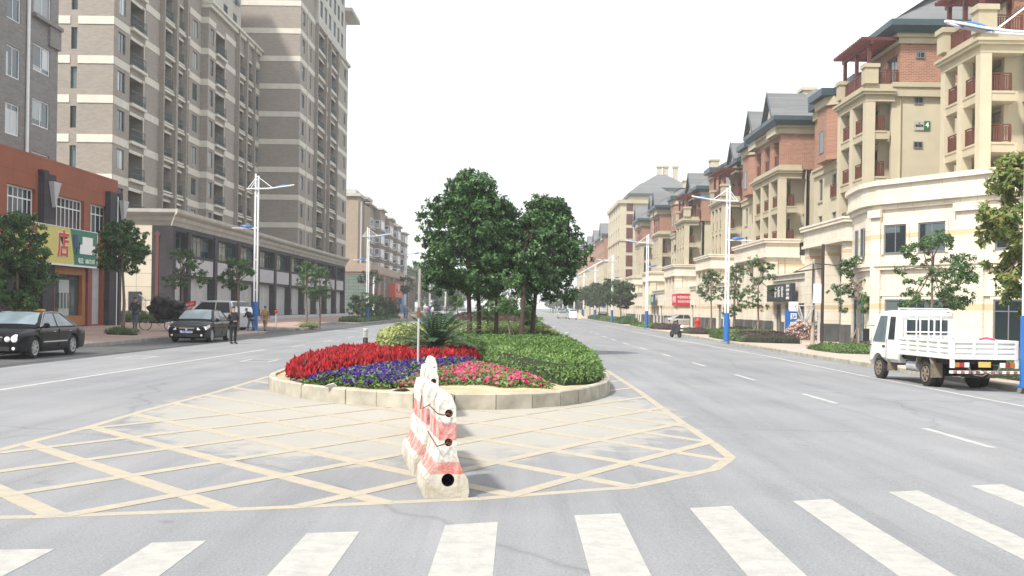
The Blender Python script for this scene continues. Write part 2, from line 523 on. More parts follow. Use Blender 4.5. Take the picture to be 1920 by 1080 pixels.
# pavements
KLX = -16.4
def pav(x0, x1, y0, y1, f, mt, name='pavement'):
    m = MB(); n = 6
    xs = [x0+(x1-x0)*i/n for i in range(n+1)]
    sheet(xs, f, y0, y1, m)
    for (xa) in (x0, x1):
        m.quad((xa, y0, f(xa)), (xa, y1, f(xa)), (xa, y1, -.7), (xa, y0, -.7))
    for (ya) in (y0, y1):
        for i in range(n):
            m.quad((xs[i], ya, f(xs[i])), (xs[i+1], ya, f(xs[i+1])), (xs[i+1], ya, -.7), (xs[i], ya, -.7))
    return struct(name, m, mt)
def kerb(pts, z0, ztop, w, mt, name='kerb', blk=.95, gap=.012):
    """kerb stones along a polyline, top outer edge rounded off"""
    m = MB()
    P_ = [Vector((a[0], a[1])) for a in pts]
    # resample
    L = [0]
    for i in range(1, len(P_)): L.append(L[-1]+(P_[i]-P_[i-1]).length)
    tot = L[-1]; n = max(1, int(round(tot/blk)))
    def at(s):
        s = min(max(s, 0), tot)
        for i in range(1, len(L)):
            if s <= L[i]+1e-9:
                t = (s-L[i-1])/max(1e-9, L[i]-L[i-1]); return P_[i-1].lerp(P_[i], t), (P_[i]-P_[i-1]).normalized()
        return P_[-1], (P_[-1]-P_[-2]).normalized()
    rnd = random.Random(5)
    for k in range(n):
        s0 = tot*k/n+gap/2; s1 = tot*(k+1)/n-gap/2
        a, ta = at(s0); b, tb = at(s1)
        na = Vector((ta.y, -ta.x)); nb = Vector((tb.y, -tb.x))   # outward (towards the road) = right of travel
        dz = rnd.uniform(-.006, .006); do = rnd.uniform(-.006, .006); c = .022
        zt = ztop+dz
        z0a = z0 if not callable(z0) else z0(a.x)
        def ring(p, nn):
            o = p+nn*do
            return [(o.x, o.y, z0a), (o.x, o.y, zt-c), (o.x-nn.x*c, o.y-nn.y*c, zt), (o.x-nn.x*w, o.y-nn.y*w, zt), (o.x-nn.x*w, o.y-nn.y*w, z0a)]
        r0 = ring(a, na); r1 = ring(b, nb)
        m.add(r0+r1, [(0, 1, 2, 3, 4), (9, 8, 7, 6, 5)]+[(i, 5+i, 5+(i+1) % 5, (i+1) % 5) for i in range(5)])
    return struct(name, m, mt, fixn=True)
# left pavement: three stretches with driveway mouths between
pav(-27.5, KLX-.14, -30, 53.5, lsw, M['paving'])
pav(-27.5, -14.75, 53.64, 62.3, lsw, M['paving'])
pav(-27.5, -17.2, 62.3, 400, lsw, M['paving'])
pav(-17.2, -14.75, 72.0, 79.5, lsw, M['paving'])
pav(-17.2, -14.75, 98.14, 400, lsw, M['paving'])
kerb([(KLX, -30), (KLX, 53.3)][::1][::-1][::-1] and [(KLX, -30), (KLX, 53.5)], -.06, .165, .14, M['kerb_grey'], blk=1.0)
kerb([(KLX-.1, 53.5), (-14.6, 53.5), (-14.6, 62.3), (-17.0, 62.3)], -.06, .165, .14, M['kerb_grey'])
kerb([(-17.2, 71.9), (-14.6, 71.9), (-14.6, 79.5), (-17.2, 79.5)], -.06, .165, .14, M['kerb_stone'])
kerb([(-17.06, 62.4), (-17.06, 97.9)], -.06, .19, .14, M['kerb_grey'])
kerb([(-17.2, 98), (-14.6, 98), (-14.6, 400)], -.06, .165, .14, M['kerb_grey'])
struct('asphalt_patch', sheet([-17.0, -16, -14.6], lambda x: .004, 62.4, 98), M['asphalt_new'])
struct('asphalt_strip', sheet([-16.39, -14, -13.35], lambda x: .004, 20, 53.4), M['asphalt_new'])
struct('asphalt_strip', sheet([-14.59, -12.9], lambda x: .004, 53.45, 130), M['asphalt_new'])
# right pavement
KRX = 12.7
def krz(y): return 0
pav(KRX+.3, 62, 24.0, 62.0, rsw, M['paving_pale'])
pav(KRX+.14, 24, 62.0, 400, rsw, M['paving_pale'])
kerb([(62, 23.9), (KRX+1.5, 23.9), (KRX+.6, 24.2), (KRX+.25, 25.2), (KRX+.25, 38), (KRX, 60), (KRX, 90)][::-1], -.5, -.075, .14, M['kerb_stone'])
kerb([(KRX, 400), (KRX, 90)], -.5, -.09, .14, M['kerb_stone'])

# painted markings, each a sheet just above the asphalt
def strip(m, a, b, w, dz=.004, n=1):
    a = Vector(a); b = Vector(b); t = (b-a).normalized(); p = Vector((t.y, -t.x))*w/2
    for i in range(n):
        q = a.lerp(b, i/n); r = a.lerp(b, (i+1)/n)
        c = [q-p, q+p, r+p, r-p]
        m.add([(v.x, v.y, gz(v.x)+dz) for v in c]+[(v.x, v.y, gz(v.x)-.002) for v in c], [(0, 1, 2, 3), (0, 4, 5, 1), (1, 5, 6, 2), (2, 6, 7, 3), (3, 7, 4, 0)])
def clipseg(p, q, poly):
    """parts of p-q inside a convex-ish polygon"""
    ts = [0, 1]
    for i in range(len(poly)):
        a = poly[i]; b = poly[(i+1) % len(poly)]
        d = (q[0]-p[0], q[1]-p[1]); e = (b[0]-a[0], b[1]-a[1])
        den = d[0]*e[1]-d[1]*e[0]
        if abs(den) < 1e-9: continue
        t = ((a[0]-p[0])*e[1]-(a[1]-p[1])*e[0])/den; u = ((a[0]-p[0])*d[1]-(a[1]-p[1])*d[0])/den
        if 0 < t < 1 and 0 <= u <= 1: ts.append(t)
    ts.sort(); outl = []
    for t0, t1 in zip(ts, ts[1:]):
        tm = (t0+t1)/2; x = p[0]+(q[0]-p[0])*tm; y = p[1]+(q[1]-p[1])*tm; ins = False
        for i in range(len(poly)):
            a = poly[i]; b = poly[i-1]
            if (a[1] > y) != (b[1] > y) and x < (b[0]-a[0])*(y-a[1])/(b[1]-a[1])+a[0]: ins = not ins
        if ins and t1-t0 > 1e-4:
            outl.append(((p[0]+(q[0]-p[0])*t0, p[1]+(q[1]-p[1])*t0), (p[0]+(q[0]-p[0])*t1, p[1]+(q[1]-p[1])*t1)))
    return outl
outline = [(2.6, 31), (2.66, 23.1), (2.62, 18), (2.64, 14.15), (2.61, 13.0), (2.22, 11.95), (1.12, 10.5), (-.32, 9.75), (-2.22, 9.1), (-3.9, 8.6),
           (-6.5, 8.1), (-6.35, 10), (-6.02, 12.4), (-5.95, 14.9), (-6.0, 17.2), (-5.92, 20.75), (-6.0, 25.7)]
m = MB()
for i in range(len(outline)-1):
    strip(m, outline[i], outline[i+1], .14, .0030, n=6)
for c in (2.6, 4.45, 6.3, 8.15, 9.9, 11.8, 13.6, 15.5, 17.4, 19.3, 21.2):
    for a, b in clipseg((-9, c+10.1), (6, c-6.7), outline): strip(m, a, b, .20, .0045, n=24)
for c in (24.6, 22.2, 19.8, 17.3, 14.9, 12.4, 10.0, 7.6):
    for a, b in clipseg((-9, c-15.3), (6, c+10.2), outline): strip(m, a, b, .165, .006, n=24)
struct('hatched_box_marking', m, M['yellow_paint'])
m = MB()
tops = [(-5.7, -5.27, 6.75, 6.88), (-4.62, -4.19, 7.05, 7.2), (-3.70, -3.24, 7.43, 7.50), (-2.64, -2.27, 7.74, 7.84), (-1.59, -1.20, 8.15, 8.24), (-.56, -.14, 8.54, 8.7), (.5, .9, 9.02, 9.15), (1.55, 1.96, 9.5, 9.69),
        (2.61, 3.02, 10.06, 10.25), (3.76, 4.13, 10.79, 10.96), (4.85, 5.28, 11.41, 11.61), (5.95, 6.38, 12.1, 12.35), (7.05, 7.5, 12.8, 13.05)]
for x0, x1, y0, y1 in tops:
    xm = (x0+x1)/2
    for xa, xb, ya, yb in ((x0, x1, y0, y1),):
        q4 = [(xa, ya-5, gz(xa)), (xb, yb-5, gz(xb)), (xb, yb, gz(xb)), (xa, ya, gz(xa))]; m.add([(a, b, c+.003) for a, b, c in q4]+[(a, b, c-.002) for a, b, c in q4], [(0, 1, 2, 3), (0, 4, 5, 1), (1, 5, 6, 2), (2, 6, 7, 3), (3, 7, 4, 0)])
struct('crosswalk_marking', m, M['white_paint'])
m = MB()
y = 15.0
while y < 420:
    xx = 6.68-.02*(y-15) if y < 60 else 5.8
    strip(m, (xx, y), (xx-.04, y+2.4), .13); y += 6.9
y = 44
while y < 400:
    strip(m, (-9.3, y), (-9.25, y+2.2), .13); y += 7
strip(m, (-10.25, 8), (-9.95, 27.6), .13, n=4); strip(m, (-9.95, 27.6), (-9.72, 41), .13)
strip(m, (11.0, -20), (10.85, 23), .13); strip(m, (10.85, 23), (10.72, 33), .13); strip(m, (10.72, 33), (10.9, 47), .13); strip(m, (10.9, 47), (10.2, 75), .13); strip(m, (10.2, 75), (10.4, 400), .13)
strip(m, (-13.3, 8), (-13.75, 26), .08); strip(m, (-13.75, 26), (-13.35, 60), .08); strip(m, (-13.35, 60), (-12.9, 140), .08)
strip(m, (2.5, 31), (2.32, 400), .12); strip(m, (-5.98, 25.6), (-5.75, 34), .13); strip(m, (-5.75, 34), (-5.7, 400), .12)
for (xc, yc) in ((-12.05, 33.7), (-7.95, 32.9)):
    for a, b in (((-.42, -.75), (.42, -.75)), ((.42, -.75), (.42, .75)), ((.42, .75), (-.42, .75)), ((-.42, .75), (-.42, -.75))):
        strip(m, (xc+a[0], yc+a[1]), (xc+b[0], yc+b[1]), .09, .004)
struct('lane_marking', m, M['white_line'])

# ---------------- the planted island ----------------
isl = [(-5.42, 420), (-5.42, 30), (-5.42, 24.2), (-5.27, 22.6), (-5.03, 21.6), (-4.69, 20.86), (-4.2, 20.1), (-3.58, 19.38), (-3.05, 18.88), (-2.49, 18.5), (-1.9, 18.24), (-1.35, 18.12), (-.75, 18.14), (-.17, 18.31),
       (.35, 18.65), (.77, 19.07), (1.2, 19.85), (1.57, 20.91), (1.85, 21.9), (2.0, 22.82), (2.12, 25), (2.15, 30), (2.15, 420)]
kerb(isl[::-1][0:0] or isl, -.1, .27, .13, M['kerb_stone'], name='island_kerb', blk=.72, gap=.014)
# soil surface, gently heaped
def inset(pl, d):
    o = []
    for i, p in enumerate(pl):
        a = Vector(pl[max(i-1, 0)]); b = Vector(pl[min(i+1, len(pl)-1)]); t = (b-a).normalized(); n = Vector((t.y, -t.x))
        o.append((p[0]-n.x*d, p[1]-n.y*d))
    return o
ins = inset(isl, .12)
def soilz(x, y):
    return .25+.05*math.sin(x*2.1+y*.7)*math.sin(y*1.3)*.4+.02*math.sin(x*7+y*3)
m = MB()
ctr = (-1.65, 26)
front = [p for p in ins if p[1] < 35]
rings = []
for k in range(9):
    t = k/8
    rings.append([(ctr[0]+(p[0]-ctr[0])*(1-t), ctr[1]+(p[1]-ctr[1])*(1-t)) for p in front])
vs = [(x, y, .235 if j == 0 else soilz(x, y)) for j, r_ in enumerate(rings) for (x, y) in r_]
n = len(front)
fs = [(j*n+i, j*n+i+1, (j+1)*n+i+1, (j+1)*n+i) for j in range(8) for i in range(n-1)]
m.add(vs, fs)
m.quad((-5.3, 26, .24), (2.03, 26, .24), (2.03, 420, .24), (-5.3, 420, .24))
struct('island_soil', m, M['soil'])
# ---------------- buildings on the left side ----------------
def holewall(m, face, pl, a0, a1, z0, z1, holes, depth=.15):
    """wall with real openings. face x+/x-/y- ; pl = plane coordinate; holes (a0,a1,z0,z1[,depth])"""
    sg = {'x+': 1, 'x-': -1, 'y-': -1}[face]
    def pt(a, z, d=0):
        q = pl-sg*d
        return (q, a, z) if face[0] == 'x' else (a, q, z)
    A = sorted({round(v, 4) for v in [a0, a1]+[h[i] for h in holes for i in (0, 1) if a0 < h[i] < a1]})
    Z = sorted({round(v, 4) for v in [z0, z1]+[h[i] for h in holes for i in (2, 3) if z0 < h[i] < z1]})
    for i in range(len(A)-1):
        am = (A[i]+A[i+1])/2
        col = [h for h in holes if h[0] < am < h[1]]
        zs = z0; run = None
        for j in range(len(Z)-1):
            zm = (Z[j]+Z[j+1])/2
            inh = any(h[2] < zm < h[3] for h in col)
            if not inh and run is None: run = Z[j]
            if run is not None and (inh or j == len(Z)-2):
                top = Z[j] if inh else Z[j+1]
                m.quad(pt(A[i], run), pt(A[i+1], run), pt(A[i+1], top), pt(A[i], top)); run = None
    for h in holes:
        d = h[4] if len(h) > 4 else depth
        b0, b1, c0, c1 = h[:4]
        m.quad(pt(b0, c0), pt(b0, c0, d), pt(b0, c1, d), pt(b0, c1))
        m.quad(pt(b1, c0), pt(b1, c0, d), pt(b1, c1, d), pt(b1, c1))
        m.quad(pt(b0, c0), pt(b1, c0), pt(b1, c0, d), pt(b0, c0, d))
        m.quad(pt(b0, c1), pt(b1, c1), pt(b1, c1, d), pt(b0, c1, d))
        m.quad(pt(b0, c0, d), pt(b1, c0, d), pt(b1, c1, d), pt(b0, c1, d))
M['brick_taupe'] = brickm('brick_taupe', (.25, .218, .188), (.305, .268, .232), (.27, .24, .21), .36, .12, .012, stain=.10)
M['band_cream'] = pm('band_cream', (.56, .53, .465), .85, .08, 1.5)
M['stone_light'] = brickm('stone_light', (.47, .45, .41), (.50, .48, .44), (.36, .34, .31), 1.1, .8, .015, off=0)
M['brick_grey'] = brickm('brick_grey', (.19, .175, .17), (.25, .235, .225), (.2, .19, .18), .36, .12, .012, stain=.12)
M['panel_red'] = brickm('panel_red', (.27, .078, .036), (.295, .088, .042), (.16, .05, .03), 1.5, .9, .012, off=0, stain=.22)
M['granite'] = brickm('granite', (.028, .024, .03), (.046, .041, .049), (.018, .016, .018), .9, .6, .008, off=0, stain=.25)
M['panel_grey'] = pm('panel_grey', (.44, .43, .45), .75, .08, 3)
M['tile_cream'] = brickm('tile_cream', (.60, .54, .42), (.64, .58, .46), (.33, .30, .25), 1.15, .95, .02, off=0, stain=.12)
M['cornice_grey'] = pm('cornice_grey', (.40, .375, .33), .85, .14, 1.2)
def shutterm():
    m, nt, b = _nt('roller_shutter')
    p = pos(nt); s = N(nt, 'ShaderNodeSeparateXYZ'); nt.links.new(p, s.inputs[0])
    w = N(nt, 'ShaderNodeMath', operation='MULTIPLY'); w.inputs[1].default_value = 9; nt.links.new(s.outputs[2], w.inputs[0])
    f = N(nt, 'ShaderNodeMath', operation='FRACT'); nt.links.new(w.outputs[0], f.inputs[0])
    nt.links.new(mix(nt, 1.0, ramp(nt, f.outputs[0], [(.0, (.30, .31, .31)), (.15, (.52, .53, .53)), (.9, (.50, .51, .51)), (1, (.34, .35, .35))]), ramp(nt, noise(nt, p, 1.4, 5), [(.3, .82), (.7, 1.05)]), 'MULTIPLY'), b.inputs['Base Color'])
    b.inputs['Roughness'].default_value = .5; bump(nt, b, f.outputs[0], .4, .02)
    return m
M['shutter'] = shutterm()
M['rail_teal'] = pm('rail_teal', (.035, .07, .075), .5, .1)

def railproto(w, h, mat_, face='x+', bars=None, pat=True):
    m = MB(); s = 1 if face == 'x+' else -1
    def bx(a0, a1, z0, z1, t=.02):
        m.box(-t, t, a0, a1, z0, z1)
    bx(-w/2, w/2, h-.05, h, .025); bx(-w/2, w/2, .06, .10)
    n = bars or max(3, int(w/.16))
    for i in range(n+1):
        a = -w/2+w*i/n; bx(a-.012, a+.012, 0, h-.04, .012)
    if pat:
        bx(-w/2, w/2, h*.5-.015, h*.5+.015, .012)
        for i in range(n):
            a = -w/2+w*(i+.5)/n
            m.tube([(0, a-w/n/2, .1), (0, a+w/n/2, h*.5)], .011, 4); m.tube([(0, a+w/n/2, .1), (0, a-w/n/2, h*.5)], .011, 4)
    return protomesh('balcony_railing', m, mat_)

def tower(root, X, bays, z0, floors, pitch, back, band=.6, brick='brick_taupe', bandm='band_cream', reps=None, toth=None):
    """facade facing +X. bays: (y0,y1,type). floors: first band top zb0, pitch"""
    wallm = MB(); bandb = MB(); slab = MB(); fin = MB(); pipe = MB()
    zt = toth
    zb = [floors+pitch*k for k in range(40) if floors+pitch*k-pitch < zt]
    for (y0, y1, ty) in bays:
        w = y1-y0; ym = (y0+y1)/2; holes = []
        for b_ in zb:
            bot = b_-band
            if bot-1.9 < z0 or bot > zt: 
                pass
            if ty in 'W' and z0 < bot-1.85 and bot < zt+.3:
                ww = min(1.5, w*.5); h = (ym-ww/2, ym+ww/2, bot-1.82, bot-.27, .14); holes.append(h)
                pr = winproto(round(ww, 2), 1.55, 2, 1, 'x+', 'frame_teal', 'glass_curtain_glint', .055)
                reps.add('window', pr[0], (X-.13, ym, bot-1.82), ('pane', pr[1]))
            if ty == 'N' and z0 < bot-1.85 and bot < zt+.3:
                h = (ym-.35, ym+.35, bot-1.9, bot-.25, .14); holes.append(h)
                pr = winproto(.7, 1.65, 1, 1, 'x+', 'frame_teal', 'glass_teal', .055)
                reps.add('window', pr[0], (X-.13, ym, bot-1.9), ('pane', pr[1]))
            if ty == 'B' and z0 < bot-2.4 and bot < zt+.3:
                holes.append((y0+.1, y1-.1, bot-2.3, bot, 1.3))
                pr = winproto(round(w*.52, 2), 2.1, 2, 1, 'x+', 'frame_teal', 'glass_teal', .06)
                reps.add('balcony_door', pr[0], (X-1.29, y0+.2+w*.28, bot-2.3), ('pane', pr[1]))
                reps.add('balcony_railing', railproto_c(round(w-.25, 2), 1.0), (X+.18, ym, bot-2.3))
                slab.box(X+.005, X+.28, y0+.02, y1-.02, bot-2.52, bot-2.3)
                slab.box(X-.02, X+.05, y0+.12, y1-.12, bot-.25, bot-.003)
                pipe.tube([(X+.12, y1-.5, bot-2.3), (X+.12, y1-.5, bot-.3), (X+.1, y1-.75, bot-.12)], .055, 6)
            if ty == 'F' and z0 < bot-2.5 and bot < zt+.3:
                holes.append((y0+.35, y1-.45, bot-2.35, bot-.12, .5))
                ww = round(w-.8-.3, 2)
                pr = winproto(ww, 1.95, 2, 1, 'x+', 'frame_teal', 'glass_teal', .06)
                reps.add('balcony_door', pr[0], (X-.49, ym-.05, bot-2.35), ('pane', pr[1]))
                reps.add('balcony_railing', railproto_c(round(w-.85, 2), .85), (X+.12, ym-.05, bot-2.33))
                slab.box(X+.003, X+.22, y0+.3, y1-.3, bot-2.5, bot-2.36)
                slab.box(X+.003, X+.30, y0+.3, y1-.3, bot-2.80, bot-2.62)
                slab.box(X+.003, X+.10, y0+.36, y1-.46, bot-.3, bot-.12)
            if ty == 'R' and z0 < bot-2.4 and bot < zt+.3:
                holes.append((y0+.15, y1-.05, bot-2.3, bot-.05, 1.0))
                reps.add('balcony_railing', railproto_c(round(w-.2, 2), .95), (X-.02, ym, bot-2.3))
                slab.box(X+.003, X+.1, y0+.1, y1, bot-2.5, bot-2.3)
            if ty in 'WKN' and z0 < bot and b_ < zt+.2:
                bandb.box(X-.05, X+.035, y0+.004, y1-.004, bot, b_)
        holewall(wallm, 'x+', X, y0, y1, z0, zt, holes)
        if ty == 'F':
            for a in (y0, y1-.28): fin.box(X+.004, X+.42, a, a+.28, z0, zt)
        if ty == 'N': pipe.tube([(X+.08, y0+.25, z0), (X+.08, y0+.25, zt)], .05, 6)
    put('wall', wallm, M[brick], root); puts('floor_band', bandb, M[bandm], root)
    if slab.v: puts('balcony_slab', slab, M[bandm], root)
    if fin.v: puts('fin', fin, M[brick], root)
    if pipe.v: puts('drain_pipe', pipe, M['band_cream'], root)
_rp = {}
def railproto_c(w, h):
    if (w, h) not in _rp: _rp[(w, h)] = railproto(w, h, M['rail_teal'], pat=True, bars=max(3, int(w/.28)))
    return _rp[(w, h)]

# tower A -------------------------------------------------
ta = thing('apartment_tower', 'taupe brick tower with cream bands and many small balconies, behind the cream end wall', 'apartment building', (-31, 80, 8))
ra = Reps(ta)
XA, XB = -30.9, -30.2
tower(ta, XA, [(80.5, 83.8, 'W'), (83.8, 87.2, 'B'), (87.2, 90.7, 'K'), (90.7, 94.3, 'F'), (94.3, 97.3, 'F'), (97.3, 98.9, 'R'), (98.9, 102.5, 'W')], 7.6, 8.44, 2.98, 0, reps=ra, toth=31.2)
tower_b = [(102.5, 104.9, 'W'), (104.9, 108.4, 'B'), (108.4, 112.3, 'K'), (112.3, 115.9, 'F'), (115.9, 119.4, 'F'), (119.4, 124.0, 'W')]
tower(ta, XB, tower_b, 7.6, 8.44, 2.98, 0, reps=ra, toth=30.6)
m = MB()   # end wall facing the street mouth and solid core
holes = []
for k in range(1, 9):
    t = 8.44+2.98*k
    holes.append((-34.14, -33.66, t-.6-1.9, t-.6-.25, .25))
    pr = winproto(.48, 1.65, 1, 1, 'y-', 'frame_teal', 'glass_teal', .05)
    ra.add('window', pr[0], (-33.9, 80.5+.24, t-2.5), ('pane', pr[1]))
holewall(m, 'y-', 80.5, -46, XA, 7.6, 31.2, holes)
m.box(-46, XA-1.5, 81.2, 124, 7.6, 31)
m.quad((XA, 102.5, 7.6), (XB, 102.5, 7.6), (XB, 102.5, 30.6), (XA, 102.5, 30.6))
put('end_wall', m, M['brick_taupe'], ta)
m = MB()
for k in range(0, 9):
    t = 8.44+2.98*k
    m.box(-46, -34.2, 80.45, 80.56, t-.6, t); m.box(-33.6, XA+.035, 80.45, 80.56, t-.6, t)
    m.box(XA+.036, XB+.03, 102.46, 102.52, t-.6, t)
puts('floor_band', m, M['band_cream'], ta)
m = MB()
m.box(XA-2, XA+.5, 80.2, 102.7, 31.2, 31.5); m.box(XB-2, XB+.5, 102.3, 124.4, 30.6, 30.85); m.box(XB-2, XB+.3, 102.4, 124.2, 30.2, 30.6)
puts('cornice', m, M['band_cream'], ta)
m = MB(); XU = -31.6
hs = []
for k in range(3):
    z = 31.6+3*k
    for yc, ww in ((104, 1.4), (108, 1.0), (113.3, 1.7), (117, 1.7)):
        hs.append((yc-ww/2, yc+ww/2, z, z+1.9, .15))
        pr = winproto(ww, 1.9, 2, 1, 'x+', 'frame_teal', 'glass_teal', .06); ra.add('window', pr[0], (XU-.14, yc, z), ('pane', pr[1]))
        if ww > 1.5: ra.add('balcony_railing', railproto_c(1.7, .9), (XU+.25, yc, z-.1))
holewall(m, 'x+', XU, 100, 119.5, 30.85, 40, hs)
m.quad((XU, 119.5, 30.85), (-44, 119.5, 30.85), (-44, 119.5, 40), (XU, 119.5, 40)); m.quad((XU, 100, 30.85), (-44, 100, 30.85), (-44, 100, 40), (XU, 100, 40))
m.quad((XU, 100, 40), (XU, 119.5, 40), (-44, 119.5, 40), (-44, 100, 40))
put('upper_storeys', m, M['stone_light'], ta)
ra.finish()

# tower B -------------------------------------------------
tb = thing('apartment_tower', 'farther brick tower with a broad blank banded end wall and flat overhanging roof', 'apartment building', (-26, 122.5, 8))
rb = Reps(tb); XT = -25.5
tower(tb, XT, [(122.5, 126.2, 'W'), (126.2, 131.2, 'N'), (131.2, 137.4, 'F'), (137.4, 140.2, 'K'), (140.2, 146.2, 'F'), (146.2, 151.2, 'N'), (151.2, 156.5, 'W')], 7.6, 33.5-3.19*8, 3.19, 0, reps=rb, toth=36.6)
m = MB()
m.quad((-36, 122.5, 7.6), (XT, 122.5, 7.6), (XT, 122.5, 39.5), (-36, 122.5, 39.5))
m.quad((-36, 156.5, 7.6), (XT, 156.5, 7.6), (XT, 156.5, 36.6), (-36, 156.5, 36.6))
m.box(-40, XT-1.5, 123, 156, 7.6, 36.5)
m.quad((XT, 122.5, 36.6), (XT, 131, 36.6), (XT, 131, 39.5), (XT, 122.5, 39.5))
put('end_wall', m, M['brick_taupe'], tb)
m = MB()
for k in range(0, 10):
    t = 33.5-3.19*8+3.19*k
    m.box(-36, XT+.035, 122.45, 122.56, t-.61, t)
puts('floor_band', m, M['band_cream'], tb)
m = MB(); hs = []
for k in range(3):
    z = 37.6+3.0*k
    for yc in (133, 136, 139, 142.5, 145.5, 148.5):
        hs.append((yc-.9, yc+.9, z, z+2.0, .15))
        pr = winproto(1.8, 2.0, 2, 2, 'x+', 'frame_teal', 'glass_teal', .08); rb.add('window', pr[0], (XT+.4-.14, yc, z), ('pane', pr[1]))
holewall(m, 'x+', XT+.4, 131, 150.6, 36.4, 48, hs)
m.quad((XT+.4, 131, 36.4), (-36, 131, 36.4), (-36, 131, 48), (XT+.4, 131, 48)); m.quad((XT+.4, 150.6, 36.4), (-36, 150.6, 36.4), (-36, 150.6, 48), (XT+.4, 150.6, 48))
m.quad((XT, 131, 36.4), (XT, 150.6, 36.4), (XT+.4, 150.6, 36.4), (XT+.4, 131, 36.4)); m.quad((XT+.4, 131, 48), (XT+.4, 150.6, 48), (-36, 150.6, 48), (-36, 131, 48))
put('upper_storeys', m, M['stone_light'], tb)
m = MB()
m.box(-36, XT+.35, 151, 156.8, 36.6, 37.0); m.box(-34, XT-.3, 150.7, 156.2, 37, 43.4)
m.box(-34, XT+1.4, 150.8, 158.4, 43.4, 43.9); m.box(-36, XT+.3, 122.2, 131, 39.5, 39.9)
puts('roof', m, M['stone_light'], tb)
rb.finish()

# podium --------------------------------------------------
pd = thing('shop_podium', 'two storey dark granite shop podium with closed roller shutters and heavy cornice under the towers', 'shop building', (-24.5, 75.4, .4))
rp = Reps(pd); XP = -24.5; PZ = .62
g_ = MB(); pan = MB(); cap = MB(); hs = []
bay = [(75.9, 78.3)]
y = 79.2
while y < 148:
    bay.append((y, y+6.05)); y += 7.05
for i, (y0, y1) in enumerate(bay):
    w = round(y1-y0, 2); ym = (y0+y1)/2
    hs.append((y0, y1, 5.25, 6.85, .45)); hs.append((y0, y1, .63, 3.62, .5))
    n = max(2, int(w/.95))
    pr = winproto(w, 1.6, n, 2, 'x+', 'frame_teal', 'glass_teal', .07, transom=1.2)
    rp.add('window', pr[0], (XP-.44, ym, 5.25), ('pane', pr[1]))
    k = 1 if w < 3 else 2
    for q in range(k):
        a0 = y0+w*q/k+.06; a1 = y0+w*(q+1)/k-.06
        sm = MB(); sm.box(-.04, .04, -(a1-a0)/2, (a1-a0)/2, 0, 2.98)
        key = ('sh', round(a1-a0, 2))
        if key not in _wp: _wp[key] = protomesh('roller_shutter', sm, M['shutter'])
        rp.add('roller_shutter', _wp[key], (XP-.44, (a0+a1)/2, .63))
    pan.box(XP-.05, XP+.05, y0+.12, y1-.12, 3.82, 5.05)
    cap.box(XP+.003, XP+.14, y1+.1, y1+.85, PZ, 6.95); cap.box(XP+.02, XP+.2, y1+.02, y1+.93, PZ, 1.25)
holewall(g_, 'x+', XP, 75.4, 150.2, .3, 7.2, hs)
g_.quad((XP, 150.2, .3), (-40, 150.2, .3), (-40, 150.2, 7.2), (XP, 150.2, 7.2))
g_.box(-26.0, XP-.001, 75.34, 75.42, 1.25, 7.2); g_.box(-26.1, XP+.06, 75.26, 75.335, .3, 1.3)
put('wall', g_, M['granite'], pd); puts('panel', pan, M['panel_grey'], pd); puts('pier', cap, M['granite'], pd)
m = MB(); m.box(-42, -26.0, 75.38, 75.9, .2, 7.2); put('end_wall', m, M['tile_cream'], pd)
m = MB()
prof = [(0, 7.2), (.12, 7.2), (.2, 7.45), (.32, 7.6), (.36, 7.85), (.6, 8.0), (.68, 8.12), (.68, 8.36), (0, 8.36)]
m.extr(prof, lambda a, z: (XP-.2+a, 74.72+(.68-a)*0+(.68-a), z), lambda a, z: (XP-.2+a, 150.9, z))
m.extr(prof, lambda a, z: (-42, 75.4+.2-a, z), lambda a, z: (XP-.2+a, 75.4+.2-a, z))
m.box(-42, XP-.2, 75.6, 150.8, 8.0, 8.3)
puts('cornice', m, M['cornice_grey'], pd, fixn=True)
m = MB(); m.box(-25.72, -25.5, 75.31, 75.335, 1.4, 6.4); m.hexa([(-25.85, 75.30, 6.6), (-25.61, 75.30, 6.35), (-25.37, 75.30, 6.6), (-25.61, 75.30, 6.85)], [(-25.85, 75.33, 6.6), (-25.61, 75.33, 6.35), (-25.37, 75.33, 6.6), (-25.61, 75.33, 6.85)])
put('inlay', m, pm('inlay_red', (.13, .04, .035), .7), pd)
m = MB(); m.box(-26.3, XP+1.1, 74.4, 151, .15, .44); m.box(-26.3, XP+.6, 74.9, 151, .44, .6)
put('step', m, M['panel_grey'], pd)
m = MB(); m.box(-27.6, -26.7, 75.30, 75.4, .5, 2.5); put('meter_cabinet', m, M['dark_metal'], pd)
m = MB()
for (x0) in (-28.0, -28.35, -26.5): m.tube([(x0, 75.28, .3), (x0, 75.28, 2.0+.3*math.sin(x0*9)), (x0-.35, 75.28, 2.3)], .03, 6)
for z in (1.2, 1.7, 2.2): m.tube([(-26.6, 75.2, z), (-26.05, 75.2, z)], .02, 5)
puts('gas_pipe', m, M['panel_grey'], pd)
rp.finish()

